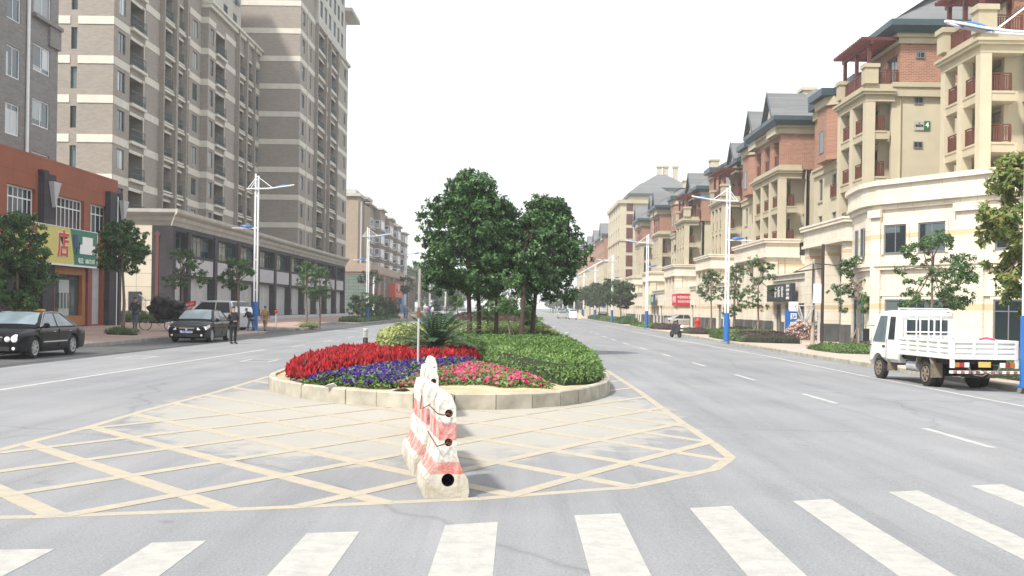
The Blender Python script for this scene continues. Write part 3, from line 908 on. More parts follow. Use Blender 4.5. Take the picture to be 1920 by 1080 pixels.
# near shop building -------------------------------------
sb = thing('shop_building', 'red panelled two storey shop with yellow sign and white framed windows, nearest on the left', 'shop building', (-24.6, 50, .3))
rs = Reps(sb); XS = -24.6
m = MB(); m.box(XS-2.4, XS-.02, 44.05, 49.55, .44, 3.69); m.box(XS-2.9, XS-.3, 51.15, 54.15, .44, 3.69); put('interior_shade', m, M['black'], sb)  # black boxes stand in for the shade inside the shop openings
m = MB(); hs = []
ups = [(30.5, 34), (35, 39), (40.6, 44.3), (46, 49.6), (51.0, 54.05), (55.95, 60.1), (60.95, 63.5)]
for y0, y1 in ups:
    hs.append((y0, y1, 5.68, 7.38, .25))
    n = max(4, 2*int((y1-y0)/1.0))
    pr = winproto(round(y1-y0, 2), 1.7, n, 2, 'x+', 'frame_white', 'glass_dark', .09, transom=1.15)
    rs.add('window', pr[0], (XS-.24, (y0+y1)/2, 5.68), ('pane', pr[1]))
hs += [(44, 49.6, .42, 3.7, 2.5), (51.1, 54.2, .42, 3.7, 3.0), (55.95, 60.1, .9, 3.6, .3), (60.95, 63.0, .42, 3.75, .35)]
holewall(m, 'x+', XS, 28, 65.1, .2, 9.15, hs)
m.quad((XS, 65.1, .2), (-36, 65.1, .2), (-36, 65.1, 9.15), (XS, 65.1, 9.15)); m.quad((XS, 28, 9.15), (XS, 65.1, 9.15), (-36, 65.1, 9.15), (-36, 28, 9.15))
put('wall', m, M['panel_red'], sb)
m = MB()
for y0, y1 in ((54.3, 55.7), (63.15, 64.25), (49.8, 50.9)): m.box(XS+.004, XS+.32, y0, y1, .2, 5.5 if y0 < 50 else 8.3)
m.box(XS+.004, XS+.26, 54.25, 55.0, 8.3, 8.45)
m.box(XS+.005, XS+.3, 64.7, 65.12, .2, 8.35)
puts('pilaster', m, M['granite'], sb)
m = MB()
for yc in (55.2, 64.9): m.add([(XS+.34, yc-.45, 7.9), (XS+.34, yc+.45, 7.9), (XS+.34, yc, 6.6), (XS+.62, yc-.45, 7.9), (XS+.62, yc+.45, 7.9), (XS+.5, yc, 6.6)], [(0, 2, 1), (3, 4, 5), (0, 1, 4, 3), (1, 2, 5, 4), (2, 0, 3, 5)])
puts('wall_lamp', m, M['panel_grey'], sb)
m = MB(); m.tube([(XS+.16, 64.48, .3), (XS+.16, 64.48, 8.05), (XS+.05, 64.48, 8.25)], .12, 10); puts('drain_pipe', m, M['frame_white'], sb, smooth=True)
m = MB()
m.box(XS-.1, XS+.1, 55.85, 56.25, .4, 3.6); m.box(XS-.1, XS+.1, 59.75, 60.2, .4, 3.6); m.box(XS-.1, XS+.1, 56.25, 59.75, 3.2, 3.6); m.box(XS-.1, XS+.1, 56.25, 59.75, .4, .95)
wf = put('shopfront_frame', m, pm('orange_wood', (.33, .13, .035), .5, .15), sb)
m = MB(); m.box(XS-.2, XS-.12, 56.25, 59.75, .95, 3.2); put('glass', m, M['glass_curtain_glint'], wf)
m = MB()
for i in range(6):
    y = 56.6+i*.42; m.box(XS-.11, XS-.10, y, y+.24, 1.35, 2.2)
puts('poster', m, M['glass_dark'], wf)
m = MB(); m.box(XS-.32, XS-.26, 60.97, 62.98, .42, 3.73); put('roller_shutter', m, M['shutter'], sb)
m = MB()
for y0 in (60.25, 49.9): m.box(XS+.005, XS+.22, y0, y0+.6, .2, 3.7)
puts('red_column', m, pm('red_column', (.20, .05, .05), .6), sb)
m = MB(); m.box(XS-.9, XS-.82, 52.9, 53.1, .42, 3.6); m.box(XS-.9, XS-.82, 51.1, 54.2, 3.2, 3.6)
puts('door_frame', m, M['frame_grey'], sb)
# shop sign
sg = MB(); sg.box(XS+.34, XS+.56, 36, 57.520, 3.72, 5.62)
sgo = put('sign_board', sg, pm('sign_yellow', (.56, .50, .13), .55, .06), sb)
m = MB(); XF = XS+.57
m.add([(XS+.345, 56.970, 5.62), (XS+.345, 60.570, 5.62), (XS+.345, 60.570, 3.72), (XS+.345, 57.570, 3.72), (XF, 56.970, 5.62), (XF, 60.570, 5.62), (XF, 60.570, 3.72), (XF, 57.570, 3.72)],
      [(0, 1, 2, 3), (4, 7, 6, 5), (0, 4, 5, 1), (1, 5, 6, 2), (2, 6, 7, 3), (3, 7, 4, 0)])
sg2 = put('sign_panel', m, pm('sign_green', (.0, .155, .095), .5, .06), sb)
m = MB(); m.box(XS+.33, XF+.015, 36, 60.620, 3.62, 3.715); m.box(XS+.33, XF+.015, 60.575, 60.620, 3.72, 5.64); m.box(XS+.33, XF+.015, 36, 60.620, 5.625, 5.66)
puts('sign_frame', m, M['frame_white'], sb)
Mred = pm('sign_red', (.55, .015, .03), .5, .04); Mwh = pm('sign_white', (.8, .8, .78), .5, .03)
for ch, yy in (('店', 56.070), ('具', 52.520), ('家', 49.020)):
    text('sign_outline', ch, 1.55, (XF, yy, 4.66), 'x+', Mwh, sgo, bold=.055, thick=.012, sx=.95)
    text('sign_letters', ch, 1.55, (XF+.02, yy, 4.66), 'x+', Mred, sgo, bold=.02, thick=.02, sx=.95)
text('sign_letters', '电话：88672187', .33, (XF+.012, 59.120, 3.95), 'x+', Mwh, sg2, bold=.006, thick=.01)
m = MB(); m.box(XF+.004, XF+.02, 58.520, 59.920, 4.35, 5.3); m.box(XF+.004, XF+.025, 58.170, 60.220, 4.35, 4.85)
put('sofa_picture', m, Mwh, sg2)
m = MB(); xa = XF+.03
m.box(XF+.004, xa, 57.370, 57.870, 4.75, 5.35); m.box(XF+.004, xa, 57.470, 58.170, 4.6, 4.74); m.box(XF+.004, xa, 57.720, 57.820, 4.35, 4.6); m.box(XF+.004, xa, 57.470, 58.070, 4.3, 4.35); m.box(XF+.004, xa, 58.120, 58.180, 4.74, 4.95)
put('chair_picture', m, pm('sign_navy', (.02, .025, .12), .5), sg2)
rs.finish()

# grey brick block behind it -----------------------------
cb = thing('apartment_block', 'plain grey brick block with white framed windows above the red shop roof', 'apartment building', (-26.3, 50, 9))
rc = Reps(cb); XC = -26.3; m = MB(); hs = []
for z in (7.4, 10.3, 13.25, 16.2, 19.1):
    for y0, y1, dz, h in ((54.2, 55.75, 0, 1.6), (57.2, 59.3, .95, 1.45), (49.5, 51.2, 0, 1.6), (46, 47.8, .95, 1.45)):
        hs.append((y0, y1, z+dz, z+dz+h, .12))
        pr = winproto(round(y1-y0, 2), h, 2, 1, 'x+', 'frame_white', 'glass_curtain_glint', .07)
        rc.add('window', pr[0], (XC-.11, (y0+y1)/2, z+dz), ('pane', pr[1]))
holewall(m, 'x+', XC, 30, 60.3, .2, 24, hs)
m.quad((XC, 60.3, .2), (-38, 60.3, .2), (-38, 60.3, 24), (XC, 60.3, 24)); m.quad((XC, 30, .2), (-38, 30, .2), (-38, 30, 24), (XC, 30, 24)); m.quad((XC, 30, 24), (XC, 60.3, 24), (-38, 60.3, 24), (-38, 30, 24))
put('wall', m, M['brick_grey'], cb)
m = MB(); m.tube([(XC+.1, 56.45, 9.2), (XC+.1, 56.45, 24)], .09, 8); puts('drain_pipe', m, M['frame_white'], cb)
m = MB(); m.box(XC+.003, XC+.14, 59.0, 60.4, 15.9, 17.0); m.box(XC+.003, XC+.25, 57, 60.45, 17.0, 17.2); puts('eave', m, M['brick_grey'], cb)
rc.finish()

# farther low apartment block with shops -----------------
M['tan_wall'] = brickm('tan_wall', (.32, .26, .19), (.36, .295, .22), (.27, .22, .17), .36, .12, .01)
M['green_tile'] = brickm('green_tile', (.13, .17, .145), (.17, .21, .18), (.08, .10, .09), 1.6, .55, .05, stain=.2)
M['parapet_tan'] = pm('parapet_tan', (.34, .26, .205), .85, .1, 1)
M['brown_wall'] = pm('brown_wall', (.25, .205, .175), .85, .12, 1)
db = thing('apartment_block', 'six storey brown block with white bay windows beyond both towers', 'apartment building', (-25, 178, .2))
rd_ = Reps(db); XD = -25.0
m = MB(); hs = []
y = 181
while y < 252:
    hs += [(y, y+2.4, 4.9, 6.9, .2), (y+3, y+5.4, 4.9, 6.9, .2), (y+.2, y+5.2, .3, 3.4, .8)]
    for q in (1.2, 4.2):
        pr = winproto(2.4, 2.0, 2, 2, 'x+', 'frame_white', 'glass_curtain_glint', .1); rd_.add('window', pr[0], (XD-.19, y+q, 4.9), ('pane', pr[1]))
    y += 7.2
holewall(m, 'x+', XD, 178, 255, .1, 7.4, hs); put('wall', m, M['brown_wall'], db)
m = MB(); m.box(-40, XD-.02, 177.95, 178.1, .1, 7.3); put('end_wall', m, M['green_tile'], db)
m = MB(); m.box(-29.8, XD+.25, 177.7, 255.3, 7.4, 8.8); m.box(-29, XD-.1, 177.9, 255, 7.0, 7.4); m.box(-40, -29.8, 178, 255, 7.3, 7.6); put('parapet', m, M['parapet_tan'], db)
m = MB()
y = 179.5
while y < 256: m.box(XD+.004, XD+.5, y, y+.7, .1, 7.2); y += 7.2
puts('pilaster', m, M['brown_wall'], db)
m = MB(); m.tube([(XD+.7, 178.6, .2), (XD+.7, 178.6, 7)], .14, 8); m.tube([(-27.2, 182.6, 8), (-27.2, 182.6, 19.5)], .14, 8); puts('drain_pipe', m, M['frame_white'], db)
m = MB(); m.box(-40, -27.6, 182, 188, 7.5, 20.4); m.box(-40, -27.4, 188, 195, 7.5, 19.6); put('wall', m, M['tan_wall'], db)
m = MB(); m.box(-40, -27.2, 181.6, 188.2, 20.4, 20.9); m.box(-38, -28.2, 183, 188, 20.9, 21.7); m.box(-40, -26.9, 188.3, 195.2, 20.6, 21.1); puts('roof', m, M['stone_light'], db)
m = MB(); m.box(-38, -28.4, 188, 195, 19.6, 20.6); put('wall', m, M['brown_wall'], db)
m = MB(); sl = MB(); gl = MB()
y = 195.0; k = 0
while y < 252:
    px_ = -27.6 if k % 2 == 0 else -26.4
    zt = 20.2-.25*k
    m.box(-40, px_, y, y+7.0, 7.5, zt)
    for f in range(5):
        z = 8.3+f*2.7
        if z+1.6 > zt: continue
        sl.box(px_-.3, px_+.35, y+.3, y+6.8, z-.45, z-.25)
        pr = winproto(5.4, 1.6, 5, 1, 'x+', 'frame_white', 'glass_curtain_glint', .14); rd_.add('window', pr[0], (px_+.01, y+3.6, z), ('pane', pr[1]))
        if k % 2: 
            pr = winproto(1.0, 1.6, 1, 1, 'y-', 'frame_white', 'glass_curtain_glint', .12); rd_.add('window', pr[0], (px_-.6, y-.01, z), ('pane', pr[1]))
    sl.box(-40, px_+.5, y-.2, y+7.2, zt, zt+.3)
    y += 7.1; k += 1
put('wall', m, M['brown_wall'], db); puts('floor_band', sl, M['stone_light'], db)
m = MB()
for y in (200, 214, 228, 240):
    m.add([(-34, y, 20), (-27, y, 20), (-30, y, 21.5), (-34, y+6, 20), (-27, y+6, 20), (-30, y+6, 21.5)], [(0, 1, 2), (3, 5, 4), (0, 2, 5, 3), (1, 4, 5, 2)])
puts('roof', m, M['brown_wall'], db)
def shop_sign(y0, y1, z0, z1, col, txt, tcol, label, d=.9, sz=.9, sub=None):
    m = MB(); m.box(XD+.55, XD+.55+d, y0, y1, z0, z1)
    o = put('shop_sign', m, pm('sign_col', col, .5, .08), None, loc=(XD+.5, y0, z0)); tag(o, label, 'sign')
    if txt: text('lettering', txt, sz, (XD+.56+d, (y0+y1)/2, (z0+z1)/2), 'x+', pm('sign_t', tcol, .5, .03), o, bold=.03)
    return o
shop_sign(201, 215, 3.4, 6.1, (.50, .06, .02), '美食', (.7, .6, .5), 'red shop sign box with pale lettering on the far brown block', 1.2, 2.2)
shop_sign(216, 225, 2.2, 5.6, (.02, .16, .45), '', (.8, .8, .8), 'bright blue shop sign beside the red sign box', .8)
shop_sign(184.5, 186.5, 2.0, 4.6, (.45, .01, .06), '', (.8, .8, .8), 'narrow crimson vertical banner by the first window of the far brown block', .1)
m = MB(); m.box(XD+.5, XD+.9, 203, 214, .2, 3.3)
o = put('shop_front', m, pm('red_shop', (.40, .05, .025), .5, .2), db)
m = MB(); m.box(XD+.5, XD+.85, 217, 224, .2, 2.2); put('shop_front', m, pm('blue_shop', (.02, .12, .38), .5, .2), db)
rd_.finish()

# ---------------- buildings on the right side ----------------
M['stucco'] = pm('stucco_tan', (.455, .405, .295), .85, .07, .8, bmp=.15)
M['stucco_trim'] = pm('stucco_trim', (.40, .35, .245), .8, .08, 1.2)
def stonem(name, ax, ay):
    m, nt, b = _nt(name)
    v = wallvec(nt, ax, ay)
    t = N(nt, 'ShaderNodeTexBrick'); t.offset = 0
    t.inputs['Color1'].default_value = (.66, .60, .495, 1); t.inputs['Color2'].default_value = (.72, .66, .55, 1); t.inputs['Mortar'].default_value = (.47, .42, .33, 1)
    t.inputs['Scale'].default_value = 1; t.inputs['Mortar Size'].default_value = .012; t.inputs['Brick Width'].default_value = .9; t.inputs['Row Height'].default_value = .6
    nt.links.new(v, t.inputs['Vector'])
    s = ramp(nt, noise(nt, pos(nt), .8, 5), [(.3, .88), (.7, 1.04)])
    c = mix(nt, 1.0, t.outputs['Color'], s, 'MULTIPLY')
    sp = N(nt, 'ShaderNodeSeparateXYZ'); nt.links.new(pos(nt), sp.inputs[0])     # two courses of darker stone
    def band(z0, z1):
        a = N(nt, 'ShaderNodeMath', operation='GREATER_THAN'); a.inputs[1].default_value = z0; nt.links.new(sp.outputs[2], a.inputs[0])
        d = N(nt, 'ShaderNodeMath', operation='LESS_THAN'); d.inputs[1].default_value = z1; nt.links.new(sp.outputs[2], d.inputs[0])
        e = N(nt, 'ShaderNodeMath', operation='MULTIPLY'); nt.links.new(a.outputs[0], e.inputs[0]); nt.links.new(d.outputs[0], e.inputs[1]); return e.outputs[0]
    for z0, z1 in ((1.95, 2.25), (5.5, 5.75)):
        c = mix(nt, band(z0, z1), c, (.55, .44, .27))
    nt.links.new(c, b.inputs['Base Color']); b.inputs['Roughness'].default_value = .7
    return m
M['stone'] = stonem('cream_stone', 1, 1)
M['stone_diag'] = stonem('cream_stone_diagonal', .514, -.857)
M['brick_red'] = brickm('brick_red', (.33, .155, .10), (.24, .10, .065), (.42, .32, .23), .34, .11, .010, stain=.12)
M['plinth'] = pm('plinth', (.075, .08, .08), .5, .25, 2)
M['slate'] = brickm('slate', (.125, .13, .135), (.165, .17, .175), (.10, .105, .11), .35, .16, .012, ax=0, ay=1, stain=.15)
M['eave'] = pm('eave_blue', (.035, .062, .078), .45, .1)
M['wood_rail'] = pm('wood_rail', (.10, .026, .013), .5, .25, 5)
M['wood_red'] = pm('wood_red', (.085, .018, .012), .5, .2, 4)
M['wood_pale'] = pm('wood_pale', (.26, .20, .15), .6, .2, 4)

def woodrail(w, h=1.02, axis='y'):
    m = MB(); t = .03
    def bx(a0, a1, z0, z1, q=t):
        if axis == 'y': m.box(-q, q, a0, a1, z0, z1)
        else: m.box(a0, a1, -q, q, z0, z1)
    bx(-w/2, w/2, h-.06, h, .04); bx(-w/2, w/2, h-.17, h-.13, .02); bx(-w/2, w/2, .08, .13, .02)
    n = max(3, int(w/.13))
    for i in range(n+1):
        a = -w/2+w*i/n; bx(a-.036, a+.036, .13, h-.17, .012)
    for a in (-w/2+.04, 0, w/2-.04): bx(a-.045, a+.045, 0, h-.06, .03)
    return protomesh('balcony_railing', m, M['wood_rail'])
_wr = {}
def woodrail_c(w, axis):
    k = (round(w, 1), axis)
    if k not in _wr: _wr[k] = woodrail(k[0], axis=axis)
    return _wr[k]

def stack(root, rp_, X0, Xb, Y0, Y1, zs, nb, xs=None, side=True, brickback=0):
    """projecting pile of loggias: street face at X0, camera-facing side at Y0; zs floor levels, last one the cornice"""
    col = MB(); slab = MB(); wall = MB()
    cw = .62; zt = zs[-1]
    ys = [Y0+(Y1-Y0-cw)*i/nb for i in range(nb+1)]
    for y in ys: col.box(X0, X0+cw, y, y+cw, zs[0]-.05, zt-.7)
    holes = []
    for i, z in enumerate(zs[:-1]):
        zn = zs[i+1]
        if i > 0: slab.box(X0+.08, Xb+.3, Y0+.08, Y1-.02, z-.55, z-.02); slab.box(X0+.04, Xb+.1, Y0+.04, Y1, z-.12, z)
        for j in range(nb):
            a, b = ys[j]+cw, ys[j+1]
            rp_.add('balcony_railing', woodrail_c(b-a, 'y'), (X0+.25, (a+b)/2, z))
            w = round(b-a-.12, 1)
            holes.append(((a+b)/2-w/2, (a+b)/2+w/2, z+.05, z+2.4, .15))
            pr = winproto(w, 2.35, 3, 1, 'x-', 'frame_grey', 'glass_dark', .06)
            rp_.add('balcony_door', pr[0], (Xb+1.0+.14, (a+b)/2, z+.05), ('pane', pr[1]))
        if side: rp_.add('balcony_railing', woodrail_c(Xb-X0-cw, 'x'), ((X0+cw+Xb)/2, Y0+.25, z))
    holewall(wall, 'x-', Xb+1.0, Y0, Y1, zs[0], zt, holes)
    wall.box(Xb, Xb+1.0, Y1-.25, Y1-.01, zs[0], zt)
    wall.box(Xb+.003, Xb+1.2, Y0+1.2, Y0+1.5, zs[0], zt)
    puts('column', col, M['stucco'], root); puts('balcony_slab', slab, M['stucco_trim'], root); put('recess_wall', wall, M['stucco'], root)
    c = MB(); o = .22
    c.box(X0-.02, Xb+.6, Y0-.02, Y1+.02, zt-.7, zt-.25); c.box(X0-o, Xb+.6, Y0-o, Y1+o, zt-.25, zt-.08); c.box(X0-o-.08, Xb+.6, Y0-o-.08, Y1+o+.08, zt-.08, zt+.08)
    c.box(X0+.02, Xb+.6, Y0+.02, Y1-.02, zt+.08, zt+.45)
    put('cornice', c, M['stucco_trim'], root)

def hip(m, x0, x1, y0, y1, z0, z1, ins=None, ov=.0):
    ins = ins or min(x1-x0, y1-y0)/2-.05
    m.hexa([(x0, y0, z0), (x1, y0, z0), (x1, y1, z0), (x0, y1, z0)], [(x0+ins, y0+ins, z1), (x1-ins, y0+ins, z1), (x1-ins, y1-ins, z1), (x0+ins, y1-ins, z1)])
def gable(root, x, y0, y1, z0, h, depth=3.0):
    """small gable facing the street"""
    ym = (y0+y1)/2; r = MB()
    t = .22
    for (ya, yb) in ((y0-.3, ym), (y1+.3, ym)):
        r.hexa([(x-.35, ya, z0), (x+depth, ya, z0), (x+depth, yb, z0+h), (x-.35, yb, z0+h)], [(x-.35, ya, z0+t), (x+depth, ya, z0+t), (x+depth, yb, z0+h+t), (x-.35, yb, z0+h+t)])
    put('gable_roof', r, M['slate'], root)
    e = MB()
    for (ya, yb) in ((y0-.32, ym), (y1+.32, ym)):
        e.hexa([(x-.42, ya, z0-.12), (x-.352, ya, z0-.12), (x-.352, yb, z0+h-.1), (x-.42, yb, z0+h-.1)], [(x-.42, ya, z0+.25), (x-.352, ya, z0+.25), (x-.352, yb, z0+h+.28), (x-.42, yb, z0+h+.28)])
    put('gable_trim', e, M['eave'], root)
    w = MB(); w.add([(x, y0, z0-1.2), (x, y1, z0-1.2), (x, y1, z0), (x, ym, z0+h-.05), (x, y0, z0), (x+1, y0, z0-1.2), (x+1, y1, z0-1.2), (x+1, y1, z0), (x+1, ym, z0+h-.05), (x+1, y0, z0)], [(0, 1, 2, 3, 4), (9, 8, 7, 6, 5), (0, 4, 9, 5), (1, 6, 7, 2)])
    put('gable_wall', w, M['stucco'], root)
def pergola(root, x0, x1, y0, y1, z):
    m = MB()
    for x in (x0, x1):
        for k in range(3): y = y0+(y1-y0)*k/2; m.box(x-.11, x+.11, y-.11, y+.11, z, z+2.6)
        m.box(x-.09, x+.09, y0-.5, y1+.5, z+2.6, z+2.85)
    n = int((y1-y0+1)/.42)
    for i in range(n+1):
        y = y0-.45+(y1-y0+.9)*i/n; m.box(x0-.7, x1+.4, y-.06, y+.06, z+2.85, z+3.05)
    return put('pergola', m, M['wood_red'], root)

def link(root, rp_, XL, y0, y1, z0, zcor, zeave, brick=True):
    """flat house wall with canted windows between two piles"""
    w = MB(); b = MB(); hs = []; hb = []
    L = y1-y0; n = max(2, int(L/3.1)); trim = MB()
    for i in range(n):
        yc = y0+L*(i+.5)/n; ww = 1.1 if i % 2 == 0 else 1.5
        z = z0+.9
        while z+1.9 < zcor-.4:
            hs.append((yc-ww/2, yc+ww/2, z, z+1.75, .18)); pr = winproto(ww, 1.75, 2 if ww > 1.2 else 1, 1, 'x-', 'frame_grey', 'glass_dark', .07)
            rp_.add('window', pr[0], (XL+.17, yc, z), ('pane', pr[1]))
            trim.box(XL-.1, XL-.003, yc-ww/2-.12, yc+ww/2+.12, z-.14, z)
            if ww > 1.2: rp_.add('balcony_railing', woodrail_c(1.5, 'y'), (XL-.12, yc, z-.1))
            z += 2.95
        z = zcor+.75
        hb.append((yc-ww/2, yc+ww/2, z, z+1.75, .18)); rp_.add('window', winproto(ww, 1.75, 2 if ww > 1.2 else 1, 1, 'x-', 'frame_grey', 'glass_dark', .07)[0], (XL+.17, yc, z), ('pane', winproto(ww, 1.75, 2 if ww > 1.2 else 1, 1, 'x-', 'frame_grey', 'glass_dark', .07)[1]))
    holewall(w, 'x-', XL, y0, y1, z0, zcor, hs); holewall(b, 'x-', XL, y0, y1, zcor, zeave, hb)
    put('wall', w, M['stucco'], root); put('brick_wall', b, M['brick_red'] if brick else M['stucco'], root)
    m = MB(); m.box(XL-.16, XL+.05, y0, y1, zcor-.55, zcor-.1); m.box(XL-.26, XL+.05, y0, y1, zcor-.1, zcor+.08)
    put('cornice', m, M['stucco_trim'], root); puts('window_sill', trim, M['stucco_trim'], root)
    m = MB(); m.box(XL-.2, XL+.1, y0, y1, zeave-.75, zeave-.1); put('cornice', m, M['stucco_trim'], root)
    # a projecting brick bay on the top floor with its own eave
    ym = y0+L*.55
    m = MB(); m.add([(XL, ym-2.2, zcor+.1), (XL-.9, ym-1.3, zcor+.1), (XL-.9, ym+1.3, zcor+.1), (XL, ym+2.2, zcor+.1), (XL, ym-2.2, zeave-.7), (XL-.9, ym-1.3, zeave-.7), (XL-.9, ym+1.3, zeave-.7), (XL, ym+2.2, zeave-.7)],
                    [(0, 1, 5, 4), (1, 2, 6, 5), (2, 3, 7, 6), (3, 2, 1, 0), (4, 5, 6, 7)])
    put('bay_wall', m, M['brick_red'], root)
    pr = winproto(1.2, 1.75, 1, 1, 'x-', 'frame_grey', 'glass_dark', .07); rp_.add('window', pr[0], (XL-.905, ym, zcor+.75), ('pane', pr[1]))
    m = MB(); m.add([(XL, ym-2.4, zeave-.7), (XL-1.1, ym-1.4, zeave-.7), (XL-1.1, ym+1.4, zeave-.7), (XL, ym+2.4, zeave-.7), (XL, ym-2.4, zeave-.05), (XL-1.1, ym-1.4, zeave-.05), (XL-1.1, ym+1.4, zeave-.05), (XL, ym+2.4, zeave-.05)],
                    [(0, 1, 5, 4), (1, 2, 6, 5), (2, 3, 7, 6), (3, 2, 1, 0), (4, 5, 6, 7)])
    put('bay_cornice', m, M['stucco_trim'], root)
    m = MB(); m.box(XL-.55, XL+4, y0-.1, y1+.1, zeave, zeave+.6); m.box(XL-1.5, XL-.55, ym-1.9, ym+1.9, zeave, zeave+.55)
    put('eave', m, M['eave'], root)

def crown(root, rp_, X0, Xb, Y0, Y1, ztop, np_=4, zg=-.35):
    """stone shop bay under a pile: piers, dark plinth, deep glazed recess and heavy parapet"""
    pier = MB(); pl = MB(); w = MB(); pw = .95
    ys = [Y0+(Y1-Y0-pw)*i/(np_-1) for i in range(np_)]
    for y in ys:
        pier.box(X0, X0+pw, y, y+pw, zg+1.35, ztop-1.3); pl.box(X0-.06, X0+pw+.06, y-.06, y+pw+.06, zg, zg+1.35)
    hs = []
    for i in range(np_-1):
        a, b = ys[i]+pw+.1, ys[i+1]-.1; wd = round(b-a, 1)
        hs += [(a, a+wd, zg+.3, zg+3.0, .2), (a, a+wd, zg+4.2, zg+6.1, .2)]
        p1 = winproto(wd, 2.7, 3, 2, 'x-', 'frame_grey', 'glass_dark', .08, transom=2.1); rp_.add('shop_door', p1[0], (X0+1.5+.19, a+wd/2, zg+.3), ('pane', p1[1]))
        p2 = winproto(wd, 1.9, 2, 1, 'x-', 'frame_grey', 'glass_dark', .08); rp_.add('window', p2[0], (X0+1.5+.19, a+wd/2, zg+4.2), ('pane', p2[1]))
    holewall(w, 'x-', X0+1.5, Y0, Y1, zg, ztop-1.3, hs)
    w.box(X0+pw+.05, Xb+1.2, Y0+.1, Y0+.4, zg, ztop-1.3); w.box(X0+1.5, Xb+1.2, Y1-.4, Y1, zg, ztop-1.3)
    pl.box(X0+pw+.07, Xb+1.25, Y0+.05, Y0+.095, zg, zg+1.35)
    puts('pier', pier, M['stone'], root); puts('plinth', pl, M['plinth'], root); put('shop_wall', w, M['stone'], root)
    c = MB(); c.box(X0-.1, Xb+.6, Y0-.1, Y1+.1, ztop-1.3, ztop-.3); c.box(X0-.3, Xb+.6, Y0-.3, Y1+.3, ztop-.3, ztop-.1); c.box(X0-.22, Xb+.6, Y0-.22, Y1+.22, ztop-1.5, ztop-1.302)
    c.box(X0-.35, Xb+.6, Y0-.35, Y1+.35, ztop-.1, ztop+.05)
    put('parapet', c, M['stone'], root)

def shopfront(root, rp_, X, y0, y1, ztop, zg=-.35):
    w = MB(); hs = []; n = max(2, int((y1-y0)/3.2)); c = MB(); pl = MB()
    for i in range(n):
        a = y0+(y1-y0)*i/n+.6; b = y0+(y1-y0)*(i+1)/n-.4; wd = round(b-a, 1)
        hs.append((a, a+wd, zg+.15, zg+2.75, .3)); p1 = winproto(wd, 2.6, 3, 2, 'x-', 'frame_grey', 'glass_dark', .08, transom=2.1); rp_.add('shop_door', p1[0], (X+.29, a+wd/2, zg+.15), ('pane', p1[1]))
        pl.box(X-.05, X+.02, b+.02, y0+(y1-y0)*(i+1)/n+.58 if i < n-1 else y1, zg, zg+1.3)
    holewall(w, 'x-', X, y0, y1, zg, ztop-.5, hs); w.quad((X, y0, zg), (X+4, y0, zg), (X+4, y0, ztop-.5), (X, y0, ztop-.5))
    c.box(X-.12, X+4, y0-.05, y1, ztop-.5, ztop-.12); c.box(X-.28, X+4, y0-.1, y1, ztop-.12, ztop)
    put('shop_wall', w, M['stone'], root); put('cornice', c, M['stone'], root); puts('plinth', pl, M['plinth'], root)

